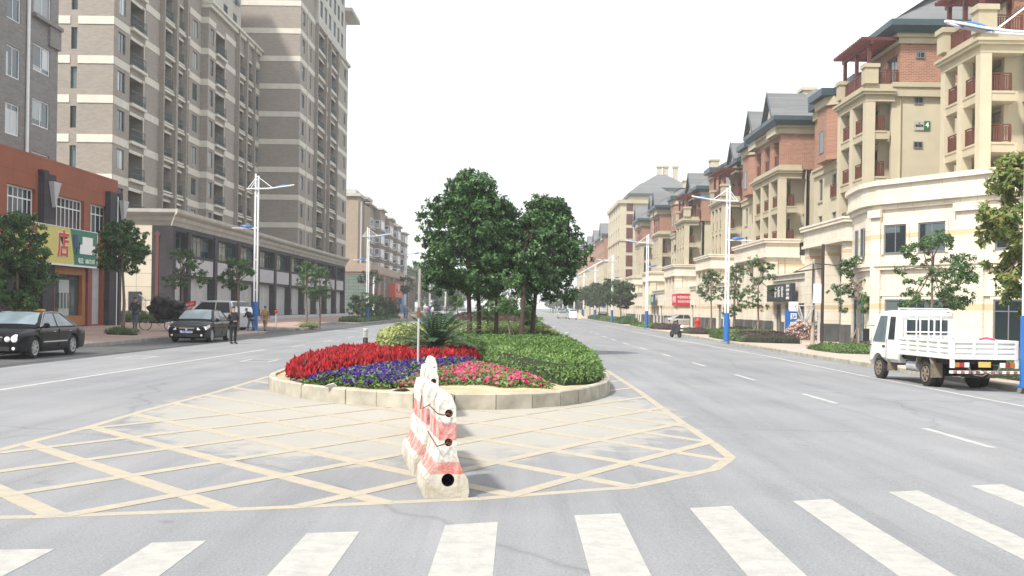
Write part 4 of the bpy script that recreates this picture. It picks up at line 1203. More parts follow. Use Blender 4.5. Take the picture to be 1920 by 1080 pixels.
def module(Yc, L, Yend, zs, top, label, Xs=22.0, Xc=20.5, XL=23.6, zlc=13.3, zle=18.0, nb=3, shop=True, ridge=22.5, gab=(), so=1.6):
    t = thing('apartment_building', label, 'apartment building', (Xc, Yc, -.3), 'tan and brick apartment buildings along the right pavement')
    r = Reps(t)
    crown(t, r, Xc, XL-1, Yc, Yc+L, zs[0], np_=nb+1)
    Yo = Yc; Lo = L
    stack(t, r, Xs, XL-.3, Yc+so+.6, Yc+L-.3, zs, nb)
    Yc += so; L -= so
    zt = zs[-1]
    if top == 'brick':
        # brick top storey with open loggias, gabled eave
        w = MB(); hs = []
        n = nb
        for i in range(n):
            a = Yc+.6+(L-.9)*(i+.5)/n; hs.append((a-.95, a+.95, zt+.1, zt+2.7, 1.4)); r.add('balcony_railing', woodrail_c(1.9, 'y'), (Xs+.25, a, zt+.45))
        holewall(w, 'x-', Xs+.12, Yc+.75, Yc+L-.4, zt+.08, zt+3.1, hs); w.quad((Xs+.12, Yc+.75, zt+.08), (Xs+9, Yc+.75, zt+.08), (Xs+9, Yc+.75, zt+3.1), (Xs+.12, Yc+.75, zt+3.1)); w.quad((Xs+.12, Yc+L-.4, zt+.08), (Xs+9, Yc+L-.4, zt+.08), (Xs+9, Yc+L-.4, zt+3.1), (Xs+.12, Yc+L-.4, zt+3.1))
        put('brick_wall', w, M['brick_red'], t)
        c = MB(); c.box(Xs-.05, XL+6, Yc+.6, Yc+L-.25, zt+3.1, zt+3.6); c.box(Xs-.25, XL+6, Yc+.4, Yc+L-.05, zt+3.6, zt+3.8); put('cornice', c, M['stucco_trim'], t)
        e = MB(); e.hexa([(Xs-.45, Yc+.15, zt+3.8), (XL+6, Yc+.15, zt+3.8), (XL+6, Yc+L+.2, zt+3.8), (Xs-.45, Yc+L+.2, zt+3.8)], [(Xs-.75, Yc-.15, zt+4.15), (XL+6, Yc-.15, zt+4.15), (XL+6, Yc+L+.5, zt+4.15), (Xs-.75, Yc+L+.5, zt+4.15)])
        e.box(Xs-.75, XL+6, Yc-.15, Yc+L+.5, zt+4.152, zt+4.5); put('eave', e, M['eave'], t)
        rf = MB(); hip(rf, Xs-.6, XL+8, Yc, Yc+L+.3, zt+4.5, zt+4.5+3.2, 4.5); put('roof', rf, M['slate'], t)
        for g0, g1, gh in gab: gable(t, Xs-.35, Yc+g0, Yc+g1, zt+4.3, gh)
    else:
        m = MB()
        m.box(Xs-.12, Xs+.75, Yc+.45, Yc+1.25, zt+.45, zt+1.5); m.box(Xs-.2, Xs+.83, Yc+.37, Yc+1.33, zt+1.5, zt+1.75); m.box(Xs-.12, Xs+.75, Yc+L-1.1, Yc+L-.3, zt+.45, zt+1.5); m.box(Xs-.2, Xs+.83, Yc+L-1.18, Yc+L-.22, zt+1.5, zt+1.75)
        puts('terrace_pier', m, M['stucco_trim'], t)
        for i in range(2):
            a = Yc+1.3+(L-2.5)*(i+.5)/2; r.add('balcony_railing', woodrail_c((L-2.6)/2, 'y'), (Xs+.25, a, zt+.42))
        r.add('balcony_railing', woodrail_c(1.3, 'x'), (Xs+1.5, Yc+.85, zt+.42))
        pergola(t, Xs+.3, XL+1.2, Yc+1.0, Yc+L-.9, zt+.45)
        w = MB(); hs = []
        for i in range(2):
            a = Yc+.6+(L-.9)*(i+.5)/2; hs.append((a-1, a+1, zt+.3, zt+2.5, .2)); pr = winproto(2.0, 2.2, 2, 1, 'x-', 'frame_grey', 'glass_dark', .08); r.add('window', pr[0], (XL+.79, a, zt+.3), ('pane', pr[1]))
        holewall(w, 'x-', XL+.6, Yc+.6, Yc+L-.3, zt-.1, zt+3.6, hs); w.quad((XL+.6, Yc+.6, zt-.1), (XL+12, Yc+.6, zt-.1), (XL+12, Yc+.6, zt+3.6), (XL+.6, Yc+.6, zt+3.6))
        w.quad((XL+.6, Yc+L-.3, zt-.1), (XL+8, Yc+L-.3, zt-.1), (XL+8, Yc+L-.3, zt+3.6), (XL+.6, Yc+L-.3, zt+3.6))
        put('brick_wall', w, M['brick_red'], t)
        c = MB(); c.box(XL+.45, XL+12, Yc+.45, Yc+L-.15, zt+3.1, zt+3.5); c.box(XL+.3, XL+12, Yc+.3, Yc+L, zt+3.5, zt+3.75); put('cornice', c, M['stucco_trim'], t)
        e = MB(); e.hexa([(XL+.05, Yc+.05, zt+3.75), (XL+12, Yc+.05, zt+3.75), (XL+12, Yc+L+.3, zt+3.75), (XL+.05, Yc+L+.3, zt+3.75)], [(XL-.3, Yc-.3, zt+4.1), (XL+12.2, Yc-.3, zt+4.1), (XL+12.2, Yc+L+.6, zt+4.1), (XL-.3, Yc+L+.6, zt+4.1)])
        e.box(XL-.3, XL+12.2, Yc-.3, Yc+L+.6, zt+4.102, zt+4.5); put('eave', e, M['eave'], t)
        rf = MB(); hip(rf, XL-.1, XL+12, Yc-.1, Yc+L+.4, zt+4.5, zt+4.5+3.0, 4.3); put('roof', rf, M['slate'], t)
        for g0, g1, gh in gab: gable(t, XL-.1, Yc+g0, Yc+g1, zt+4.3, gh)
    if Yend > Yc+L+1:
        link(t, r, XL, Yc+L-.3, Yend, 3.9, zlc, zle)
        if shop: shopfront(t, r, Xc+.35, Yc+L+.4, Yend-.4, 4.7)
        rf = MB(); a, b = Yc+L-.3, Yend
        rf.add([(XL-.5, a, zle+.6), (XL-.5, b, zle+.6), (XL+6, b, ridge), (XL+6, a, ridge), (XL+12, b, zle+.6), (XL+12, a, zle+.6)], [(0, 3, 2, 1), (3, 5, 4, 2), (0, 5, 3), (1, 2, 4)])
        put('roof', rf, M['slate'], t)
        m = MB(); yc_ = (a+b)/2
        m.box(XL+4.4, XL+5.6, yc_-.9, yc_+.9, ridge-2, ridge+1.3); m.box(XL+4.25, XL+5.75, yc_-1.05, yc_+1.05, ridge+1.3, ridge+1.6)
        put('chimney', m, M['stucco'], t)
    bd = MB(); bd.box(XL+1.1, XL+14, Yc+.9, max(Yend, Yc+L)-.3, -.4, zt-.2 if top == 'brick' else zt); put('body', bd, M['stucco'], t)
    return t, r

F_ = 'tan and brick apartment building'
t, r = module(67.0, 9.6, 88.0, [7.75, 10.75, 13.75, 16.35], 'pergola', 'tan building with a red pergola terrace and green numbered plaque on its side', Xs=22.6, Xc=20.5, XL=24.2, nb=2, zle=18.2, ridge=21.0, so=2.5)
# its long wall facing the camera, brick above the cornice
m = MB(); m.box(24.35, 37, 70.3, 70.6, -.3, 16.0); put('side_wall', m, M['stucco'], t)
m = MB(); m.box(24.3, 37, 70.04, 70.5, 16.0, 16.6); m.box(24.3, 37, 69.94, 70.5, 16.6, 16.9); put('side_cornice', m, M['stucco_trim'], t)
for z in (18.5, 15.55, 12.65):
    p_ = winproto(.6, .42, 2, 1, 'y-', 'frame_grey', 'glass_dark', .05); r.add('vent_window', p_[0], (26.1, 70.27 if z < 16 else 70.07, z), ('pane', p_[1]))
r.finish()
pq = MB(); pq.box(25.85, 26.47, 70.23, 70.29, 13.82, 14.42)
plaque = thing('building_plaque', 'small grey and green number plaque reading 4 on the tan side wall', 'sign', (25.85, 70.25, 13.8))
put('name_panel', pq, pm('plaque_grey', (.36, .35, .33), .5), plaque)
m = MB(); m.box(26.474, 26.87, 70.23, 70.29, 13.82, 14.42); put('number_panel', m, pm('plaque_green', (.01, .12, .04), .5), plaque)
text('numeral', '4', .46, (26.67, 70.22, 14.15), 'y-', Mwh, plaque, bold=.01)
text('lettering', '锦绣苑', .17, (26.16, 70.22, 14.1), 'y-', M['black'], plaque, bold=.004)
text('emblem', '●', .14, (26.16, 70.22, 14.28), 'y-', pm('plaque_leaf', (.02, .22, .08), .5), plaque)

t, r = module(88.5, 12.7, 113.2, [7.75, 10.75, 13.8], 'brick', 'tan building with brick attic, twin gables and the black shop sign below', gab=((1.0, 4.2, 2.4), (8.6, 11.6, 2.2))); r.finish()
t, r = module(113.8, 9.5, 130.0, [7.75, 10.75, 13.8], 'pergola', 'tan building with dark pergola terrace just before the gap where the silver car is parked', gab=((1, 4, 2.0),)); r.finish()
t, r = module(140.0, 10, 165.8, [7.75, 10.75, 13.8], 'pergola', 'tan and brick building with the red shop sign on its near corner', gab=((4, 7.5, 2.4),), shop=True); r.finish()
m = MB(); m.box(20.6, 24, 137.6, 139.9, -.4, 2.3); m.box(20.5, 24, 137.5, 139.9, 3.9, 4.7); put('shop_porch', m, M['stone'], t)
t, r = module(166.4, 10, 190.4, [7.75, 10.75, 13.8], 'brick', 'brick topped building behind the third lamp post on the right', gab=((1, 4.2, 2.2), (6, 9, 2.2))); r.finish()
t, r = module(191.0, 10, 214.6, [7.75, 10.75, 13.8], 'brick', 'brick topped building next to the tall hip roofed block', gab=((3, 7, 2.6),)); r.finish()
# gap screen beyond the parked silver car
# taller block with big hip roof and chimneys
t = thing('apartment_building', 'taller tan block with a great slate hip roof and clustered chimneys in the distance', 'apartment building', (21.8, 232, -.4), 'tan and brick apartment buildings along the right pavement')
r = Reps(t); m = MB(); hs = []
for k in range(8):
    for yc in (234.5, 240, 246, 252, 258): 
        hs.append((yc-1.1, yc+1.1, 2.4+3*k, 4.4+3*k, .3)); pr = winproto(2.2, 2.0, 2, 1, 'x-', 'frame_grey', 'glass_dark', .09); r.add('window', pr[0], (22.09, yc, 2.4+3*k), ('pane', pr[1]))
holewall(m, 'x-', 21.8, 232, 262, -.4, 25, hs); m.quad((21.8, 232, -.4), (40, 232, -.4), (40, 232, 25), (21.8, 232, 25)); put('wall', m, M['stucco'], t)
m = MB()
for k in range(8):
    for (x0, x1) in ((23.2, 24.6),): m.box(x0, x1, 231.9, 231.98, 2.2+3*k, 4.5+3*k)
puts('side_window', m, M['wood_red'], t)
m = MB(); m.box(21.4, 40, 231.6, 262.4, 24.8, 25.6); m.box(21.6, 40, 231.8, 262, 16.6, 17.0); puts('cornice', m, M['stucco_trim'], t)
m = MB(); m.box(24.0, 40, 234, 262, 25.6, 26.6); m.box(26.2, 38, 238, 262, 25.6, 28.4); put('attic_wall', m, M['stucco'], t)
m = MB(); m.box(23.6, 33, 233.5, 262.5, 26.6, 27.2); m.box(25.7, 38.5, 237.5, 262.6, 28.4, 29.0); put('eave', m, M['eave'], t)
m = MB(); hip(m, 23.6, 33, 233.5, 262.5, 27.2, 29.8, 3.2); hip(m, 25.7, 38.5, 237.5, 262.6, 29.0, 32.6, 5.5); put('roof', m, M['slate'], t)
m = MB()
for x in (31.6, 33.1, 35.3): m.box(x, x+1.0, 246, 247.4, 31, 34.6); m.box(x-.15, x+1.15, 245.8, 247.6, 34.6, 35.1)
puts('chimney', m, M['stucco'], t)
r.finish()
# distant row
for i, Yc in enumerate((270, 295, 320, 346, 372)):
    t = thing('apartment_building', ['brick topped block just beyond the tall hip roofed block', 'brick topped block second beyond the tall hip roofed block', 'brick topped block third beyond the tall hip roofed block', 'brick topped block fourth beyond the tall hip roofed block', 'last hazy brick block at the far end of the right row'][i], 'apartment building', (21.5, Yc, -.4), 'tan and brick apartment buildings along the right pavement')
    r = Reps(t); m = MB(); b = MB(); hs = []; hb = []
    for k in range(6):
        for j in range(5):
            yc = Yc+2.6+j*4.6; z = 2.4+3*k
            (hs if k < 4 else hb).append((yc-.9, yc+.9, z, z+1.9, .3)); pr = winproto(1.8, 1.9, 2, 1, 'x-', 'frame_grey', 'glass_dark', .09); r.add('window', pr[0], (21.79, yc, z), ('pane', pr[1]))
    holewall(m, 'x-', 21.5, Yc, Yc+24, -.4, 14, hs); holewall(b, 'x-', 21.5, Yc, Yc+24, 14, 20.3, hb)
    m.quad((21.5, Yc, -.4), (34, Yc, -.4), (34, Yc, 14), (21.5, Yc, 14)); b.quad((21.5, Yc, 14), (34, Yc, 14), (34, Yc, 20.3), (21.5, Yc, 20.3))
    put('wall', m, M['stucco'], t); put('brick_wall', b, M['brick_red'], t)
    m = MB(); m.box(21.2, 34, Yc-.2, Yc+24.2, 13.8, 14.3); m.box(20.6, 34, Yc+4, Yc+12, 6.2, 7.6); puts('cornice', m, M['stone'], t)
    m = MB(); m.box(20.9, 36, Yc-.4, Yc+24.4, 20.3, 20.9); put('eave', m, M['eave'], t)
    m = MB(); hip(m, 20.9, 36, Yc-.4, Yc+24.4, 20.9, 24.2, 6.5); put('roof', m, M['slate'], t)
    gable(t, 21.1, Yc+3, Yc+8, 20.7, 3.0); r.finish()

# corner block with curving stone shop front -------------
t = thing('corner_building', 'nearest right building with curving cream stone shop front and stacked wooden balconies above', 'apartment building', (20, 55, -.3))
r = Reps(t)
poly = [(23.0, 63.0), (21.2, 62.5), (20.0, 61.8), (19.15, 60.9), (18.65, 59.9), (18.38, 58.6), (18.2, 57.0), (18.1, 55.9), (18.16, 55.2), (18.35, 54.38), (27.4, 39.3), (44, 39.3), (44, 63)]
def offs(pl, d):
    n = len(pl); o = []
    for i in range(n):
        a = Vector(pl[i-1]); b = Vector(pl[i]); c = Vector(pl[(i+1) % n])
        t1 = (b-a).normalized(); t2 = (c-b).normalized()
        n1 = Vector((-t1.y, t1.x)); n2 = Vector((-t2.y, t2.x)); q = (n1+n2); q = q/max(.3, q.length_squared)*2
        o.append((b.x-q.x*d, b.y-q.y*d))
    return o
sa = sum(poly[i-1][0]*poly[i][1]-poly[i][0]*poly[i-1][1] for i in range(len(poly)))
sg_ = 1 if sa > 0 else -1
def layer(d, z0, z1): m = MB(); m.prism(offs(poly, d*sg_), z0, z1); return m
m = layer(0, -.5, 7.25); put('wall', m, M['stone_diag'], t)
put('plinth', layer(.06, -.5, .35), M['plinth'], t)
m = layer(.18, 3.95, 4.12); q = layer(.10, 2.62, 2.9); m.add(q.v, q.f); q = layer(.25, 4.121, 4.3); m.add(q.v, q.f); puts('string_course', m, M['stone'], t)
m = layer(.14, 7.0, 7.25)
for a in (layer(.32, 7.251, 7.42), layer(.26, 7.421, 8.2), layer(.42, 8.201, 8.45)): m.add(a.v, a.f)
put('parapet', m, M['stone_diag'], t)
D0 = Vector((18.16, 54.7)); dd = Vector((.5145, -.8575)); nn = Vector((-.8575, -.5145)); ANG = -math.atan2(.8575, .5145)
def obox(m, s0, s1, z0, z1, o0, o1):
    P4 = [D0+dd*s0+nn*o0, D0+dd*s1+nn*o0, D0+dd*s1+nn*o1, D0+dd*s0+nn*o1]
    m.hexa([(p.x, p.y, z0) for p in P4], [(p.x, p.y, z1) for p in P4])
pil = MB(); tr = MB()
for s0, s1 in ((-.1, .5), (4.95, 6.4), (10.8, 12.2), (16.5, 17.9)):
    obox(pil, s0, s1, .36, 6.99, -.05, .16); obox(pil, s0-.1, s1+.1, 6.6, 6.98, .165, .3)
puts('pilaster', pil, M['stone_diag'], t)
for s0, s1, z0, z1, nx, nz, nm in ((.68, 2.05, 4.75, 6.2, 2, 1, 'window'), (2.75, 4.3, 4.75, 6.2, 2, 1, 'window'), (6.95, 8.15, 4.75, 6.2, 2, 1, 'window'), (8.8, 10.2, 4.75, 6.2, 2, 1, 'window'), (.8, 4.6, -.2, 2.45, 4, 2, 'shop_window'), (6.9, 8.4, -.2, 2.45, 2, 2, 'shop_door'), (8.7, 10.6, -.2, 2.45, 2, 2, 'shop_window'), (12.5, 16, -.2, 2.45, 4, 2, 'shop_window')):
    pr = winproto(round(s1-s0, 2), round(z1-z0, 2), nx, nz, 'y-', 'frame_grey', 'glass_dark', .07, transom=(z1-z0)*.8 if nz == 2 else None)
    p = D0+dd*(s0+s1)/2+nn*.012
    o = inst(nm, pr[0][0], (p.x, p.y, z0), t, rotz=ANG); inst('pane', pr[1][0], (p.x, p.y, z0), o)
    obox(tr, s0-.15, s0-.01, z0-.02, z1+.14, -.05, .1); obox(tr, s1+.01, s1+.15, z0-.02, z1+.14, -.05, .1); obox(tr, s0-.01, s1+.01, z1+.005, z1+.14, -.05, .1)
puts('window_surround', tr, M['stone_diag'], t)
for y in (56.2, 57.8):
    pr = winproto(.5, 1.5, 1, 1, 'x-', 'frame_grey', 'glass_dark', .06); o = inst('window', pr[0][0], (18.06 if y < 57 else 18.27, y, 4.7), t); inst('pane', pr[1][0], (18.06 if y < 57 else 18.27, y, 4.7), o)
    pr = winproto(.5, 2.2, 1, 1, 'x-', 'frame_grey', 'glass_dark', .06); o = inst('window', pr[0][0], (18.06 if y < 57 else 18.27, y, .3), t); inst('pane', pr[1][0], (18.06 if y < 57 else 18.27, y, .3), o)
stack(t, r, 25.0, 26.8, 58.3, 63.8, [8.4, 11.2, 14.0, 16.75], 2)
m = MB(); m.box(26.79, 40, 59.4, 59.7, 8.0, 16.4); put('side_wall', m, M['stucco'], t)
m = MB(); m.box(27.3, 40, 59.38, 59.7, 17.0, 20.5); put('side_brick_wall', m, M['brick_red'], t)
m = MB(); m.box(26.7, 40, 59.2, 59.6, 16.4, 17.0); put('side_cornice', m, M['stucco_trim'], t)
m = MB(); m.box(27.9, 40, 59.8, 64, 8, 20.5); put('body', m, M['stucco'], t)
m = MB()
for y0 in (58.15, 63.0): m.box(24.8, 25.8, y0, y0+.95, 17.2, 18.35); m.box(24.7, 25.9, y0-.1, y0+1.05, 18.35, 18.65)
puts('terrace_pier', m, M['stucco_trim'], t)
for a in (60.1, 62.0): r.add('balcony_railing', woodrail_c(1.9, 'y'), (25.25, a, 17.2))
r.add('balcony_railing', woodrail_c(1.6, 'x'), (26.6, 58.6, 17.2))
pergola(t, 25.3, 27.8, 58.9, 63.4, 17.3)
r.finish()

# signs on the right side --------------------------------
def rsign(name, label, X, y0, y1, z0, z1, col, cat='sign'):
    m = MB(); m.box(X, X+.25, y0, y1, z0, z1); o = put(name, m, pm(name+'_face', col, .5, .06), None, loc=(X, y0, z0)); return tag(o, label, cat)
o = rsign('shop_sign', 'black restaurant sign with tall white characters over the glass door', 20.3, 79.3, 87.3, 2.55, 3.9, (.02, .022, .03))
for i, ch in enumerate('香饭馆'):
    text('lettering', ch, .95, (20.29, 84.4-i*1.05, 3.22), 'x-', Mwh, o, bold=.0, sx=.75)
for k, s_ in enumerate(('营养早餐', '家常小炒', '煲仔饭', '欢迎光临')):
    text('small_lettering', s_, .24, (20.29, 80.6, 3.68-k*.3), 'x-', Mwh, o, bold=.003)
o = rsign('shop_sign', 'red shop sign wrapped round a corner above the parked silver car', 20.35, 137.45, 141.5, 2.35, 3.85, (.55, .015, .035))
m = MB(); m.box(20.36, 22.3, 137.4, 137.445, 2.35, 3.85); put('side_face', m, pm('sign_crimson', (.50, .01, .03), .5), o)
text('lettering', '中国体育彩票', .42, (21.3, 137.39, 3.4), 'y-', Mwh, o, sx=.7); text('lettering', '便民超市烟酒', .36, (21.3, 137.39, 2.85), 'y-', Mwh, o, sx=.75)
text('lettering', '便利店', .95, (20.34, 139.5, 3.1), 'x-', Mwh, o)
o = rsign('shop_sign', 'pale green shop sign low on the fourth right building', 20.2, 163.0, 165.8, 2.5, 4.1, (.30, .48, .20)); 
o = rsign('shop_sign', 'dark blue shop sign beside the pale green one', 20.2, 159.6, 162.8, 2.5, 4.0, (.03, .045, .09)); text('lettering', '茶楼', .9, (20.19, 161.2, 3.25), 'x-', Mwh, o)
# sign column with small white box and blue panel
o = thing('standing_sign', 'narrow blue and white standing sign beside the black restaurant sign', 'sign', (20.2, 78.4, -.2))
m = MB(); m.box(19.78, 20.42, 78.0, 78.2, .35, 1.78); put('blue_panel', m, M['blue_paint'], o)
m = MB(); m.box(19.78, 20.42, 77.95, 78.25, 1.80, 2.5); put('white_box', m, Mwh, o)
m = MB(); m.box(19.5, 19.76, 78.0, 78.1, -.2, 1.9); put('side_strip', m, M['blue_paint'], o)
m = MB(); m.box(19.85, 19.92, 78.05, 78.15, -.2, .35); put('leg', m, M['dark_metal'], o); m = MB(); m.box(20.28, 20.35, 78.05, 78.15, -.2, .35); put('leg', m, M['dark_metal'], o)
text('lettering', '网', .5, (20.1, 77.99, 1.4), 'y-', Mwh, o, bold=.01); text('lettering', '吧', .5, (20.1, 77.99, .78), 'y-', Mwh, o, bold=.01)

# ---------------- plants ----------------
def leafmesh(name, pts, nrm, size, rng, aspect=.45, fold=.15, droop=.0):
    """many small pointed leaves: pts (n,3), nrm (n,3) outward hints, size (n,)"""
    n = len(pts)
    nr = nrm+rng.normal(0, .55, (n, 3)); nr /= np.linalg.norm(nr, axis=1)[:, None]+1e-9
    t = rng.normal(0, 1, (n, 3)); t[:, 2] -= droop
    t -= nr*(t*nr).sum(1)[:, None]; t /= np.linalg.norm(t, axis=1)[:, None]+1e-9
    b = np.cross(nr, t)
    L = size[:, None]; Wd = L*aspect/2*2
    p0 = pts; p2 = pts+t*L
    mid = pts+t*L*.45
    p1 = mid+b*Wd*.5+nr*L*fold*.5; p3 = mid-b*Wd*.5+nr*L*fold*.5
    V = np.stack([p0, p1, p2, p3], 1).reshape(-1, 3).astype(np.float32)
    me = bpy.data.meshes.new(name)
    me.vertices.add(4*n); me.vertices.foreach_set('co', V.ravel())
    me.loops.add(4*n); me.loops.foreach_set('vertex_index', np.arange(4*n, dtype=np.int32))
    me.polygons.add(n); me.polygons.foreach_set('loop_start', np.arange(0, 4*n, 4, dtype=np.int32))
    try: me.polygons.foreach_set('loop_total', np.full(n, 4, dtype=np.int32))
    except Exception: pass
    me.update(calc_edges=True)
    return me
def crownpts(rng, blobs, dens, size):
    """blobs: (x,y,z,rx,ry,rz): leaf clumps laid on each blob's shell, uneven, with gaps"""
    P_ = []; Nn = []
    for (x, y, z, rx, ry, rz) in blobs:
        nc = max(6, int(dens*(rx*ry+ry*rz+rx*rz)*2.2))
        d = rng.normal(0, 1, (nc, 3)); d /= np.linalg.norm(d, axis=1)[:, None]
        rad = rng.uniform(.62, 1.05, nc)[:, None]
        cc = np.array([x, y, z])+d*np.array([rx, ry, rz])*rad
        k = 26
        cr = rng.uniform(.12, .30, nc)*max(.5, min(1.0, (rx+rz)/2))
        off = rng.normal(0, 1, (nc, k, 3)); off /= np.linalg.norm(off, axis=2)[:, :, None]
        off[:, :, 2] *= .75
        r_ = cr[:, None, None]*rng.uniform(.35, 1, (nc, k, 1))
        pts = cc[:, None, :]+off*r_
        nn = off*.7+d[:, None, :]*.8+np.array([0, 0, .35])
        P_.append(pts.reshape(-1, 3)); Nn.append(nn.reshape(-1, 3))
    P_ = np.concatenate(P_); Nn = np.concatenate(Nn)
    S = rng.uniform(.7, 1.25, len(P_))*size
    return P_, Nn, S
M['leaf_dark'] = leafm('leaf_dark', [(.022, .058, .016), (.038, .098, .026), (.06, .14, .036), (.09, .19, .05)], .42, .18)
M['leaf_mid'] = leafm('leaf_mid', [(.04, .095, .026), (.065, .145, .04), (.10, .19, .06)], .5, .2)
M['leaf_plane'] = leafm('leaf_plane', [(.09, .16, .035), (.15, .22, .055), (.21, .25, .07), (.28, .22, .08)], .5, .3)
M['leaf_far'] = leafm('leaf_far', [(.05, .08, .035), (.07, .11, .05), (.09, .13, .06)], .7, .15)
M['leaf_hedge'] = leafm('leaf_hedge', [(.05, .115, .025), (.09, .18, .04), (.14, .24, .055), (.20, .29, .08)], .5, .25)
M['leaf_yellow'] = leafm('leaf_yellow', [(.16, .22, .05), (.30, .34, .10), (.45, .46, .20), (.20, .28, .07)], .5, .25)
M['leaf_purple'] = leafm('leaf_purple', [(.04, .018, .03), (.07, .03, .045), (.09, .045, .06), (.05, .04, .03)], .6, .1)

def tree(kind, label, x, y, zg, trunk, blobs, size=.14, dens=5, leaf='leaf_mid', bark='bark', seed=1, group=None, props=False, cat='tree', branches=6, tr=.09):
    """trunk: list of (x,y,z) absolute; blobs absolute"""
    rng = np.random.default_rng(seed); rnd = random.Random(seed)
    t = thing(kind, label, cat, (x, y, zg), group)
    m = MB(); n = len(trunk)
    m.tube(trunk, [tr*(1.25 if i == 0 else 1-.5*i/(n-1)) for i in range(n)], 9)
    put('trunk', m, M[bark], t, smooth=True)
    m = MB(); top = Vector(trunk[-1]); cand = blobs[:branches]
    for b in cand:
        c = Vector(b[:3])+Vector((rnd.uniform(-.1, .1), rnd.uniform(-.1, .1), 0))
        s0 = Vector(trunk[-1]).lerp(Vector(trunk[-2]), rnd.uniform(0, .35))
        mid = s0.lerp(c, .5)+Vector((rnd.uniform(-.12, .12), rnd.uniform(-.12, .12), .05))
        m.tube([s0, mid, c], [tr*.5, tr*.33, tr*.12], 6)
        for q in range(3):
            e = c+Vector((rnd.uniform(-1, 1)*b[3], rnd.uniform(-1, 1)*b[4], rnd.uniform(-.7, .9)*b[5]))*.8
            m.tube([mid.lerp(c, .5), e], [tr*.2, tr*.07], 5)
    put('limbs', m, M[bark], t, smooth=True)
    P_, Nn, S = crownpts(rng, blobs, dens, size)
    me = leafmesh('crown', P_, Nn, S, rng, droop=.35); me.materials.append(M[leaf])
    me.transform(Matrix.Translation((-x, -y, -zg)))
    inst('crown', me, (x, y, zg), t)
    if props:
        m = MB()
        for a in (0.4, 2.5, 4.6):
            m.tube([(x+.5*math.cos(a), y+.5*math.sin(a), zg), (x+.05*math.cos(a), y+.05*math.sin(a), zg+1.15)], .028, 6)
        puts('prop_pole', m, M['wood_pale'], t, tol=-.02)
    return t

def eggblobs(rng, cx, cy, z0, z1, prof, n, rs=.55):
    """blobs filling an egg-shaped crown; prof(t)->radius"""
    B = []
    for i in range(n):
        t = rng.uniform(0, 1); R_ = prof(t); a = rng.uniform(0, 2*math.pi); q = math.sqrt(rng.uniform(.25, 1))*max(0, R_-rs*.55)
        r_ = rs*rng.uniform(.7, 1.15)
        B.append((cx+q*math.cos(a), cy+q*math.sin(a), z0+(z1-z0)*t, r_, r_, r_*.85))
    return B
# the five big evergreens on the island
def prof1(t): return 1.92*max(0.0, math.sin(math.pi*(.12+.86*t**.92)))**.6
big = [
 ('leftmost big evergreen on the island with the tallest crown', -1.86, 40.3, .085, (-2.0, 40.6, 2.05, 7.0), 1.98, 150, 11),
 ('big island evergreen with its trunk just right of the leftmost trunk', -1.62, 43.7, .085, (-1.75, 43.9, 2.3, 6.6), 1.6, 75, 12),
 ('straight dark trunked evergreen in the middle of the island group', -.86, 41.2, .075, (-.75, 41.6, 2.4, 5.95), 1.35, 50, 13),
 ('island evergreen with a slightly leaning trunk, second from the right', .12, 39.8, .08, (.5, 40.6, 2.3, 5.5), 1.2, 50, 14),
 ('rightmost big evergreen on the island, its crown reaching over the road', .56, 42.0, .08, (1.12, 42.2, 1.95, 6.25), 1.62, 115, 15)]
for label, x, y, tr, (cx, cy, z0, z1), rr, nb, sd in big:
    rg = np.random.default_rng(sd)
    pf = lambda t, rr=rr: rr*(max(0.0, math.sin(math.pi*(.18+.76*t)))**.5)*(1.0 if t < .5 else 1-.22*((t-.5)/.5)**1.5)
    B = eggblobs(rg, cx, cy, z0+.35, z1-.3, pf, nb, .5)
    tree('evergreen_tree', label, x, y, .25, [(x, y, .2), (x+.02, y, 1.2), (x*.8+cx*.2, (y+cy)/2, 2.3), (x*.5+cx*.5, cy, 3.6), (cx, cy, 5.0)], B, size=.15, dens=7.5, leaf='leaf_dark', bark='bark_dark', seed=sd, group='big evergreens on the island', branches=9, tr=tr*1.25)
# thin young trees between and behind them
for i, (x, y, h, lab, bk, sp) in enumerate(((-2.95, 52, 3.6, 'bushy young tree behind the palm, left of the big trunks', 'bark_grey', 1.1), (-.33, 37.9, 2.9, 'young tree with a pale bare forked trunk in front of the big evergreens', 'bark_grey', .8),
                                   (-1.35, 47, 2.9, 'thin young tree between the second and third big trunks', 'bark', .8), (-.1, 52, 3.2, 'slender young tree behind the pale forked trunk', 'bark', .9), (.45, 47.5, 1.9, 'small sapling left of the rightmost big trunk', 'bark_dark', .35),
                                   (-1.3, 60, 3.2, 'young tree deep in the island behind the middle trunk', 'bark', 1.2), (.2, 66, 3.0, 'farthest young tree showing under the right crown', 'bark', 1.1))):
    rg = np.random.default_rng(40+i)
    B = eggblobs(rg, x, y, h*.45, h, lambda t: sp*.9*math.sin(math.pi*(.2+.7*t)), 12, .36)
    tree('young_tree', lab, x, y, .25, [(x, y, .2), (x+.04, y, h*.3), (x-.03, y, h*.5), (x+.05, y, h*.75)], B, size=.11, dens=6, leaf='leaf_mid', bark=bk, seed=60+i, group='young trees on the island', tr=.04)

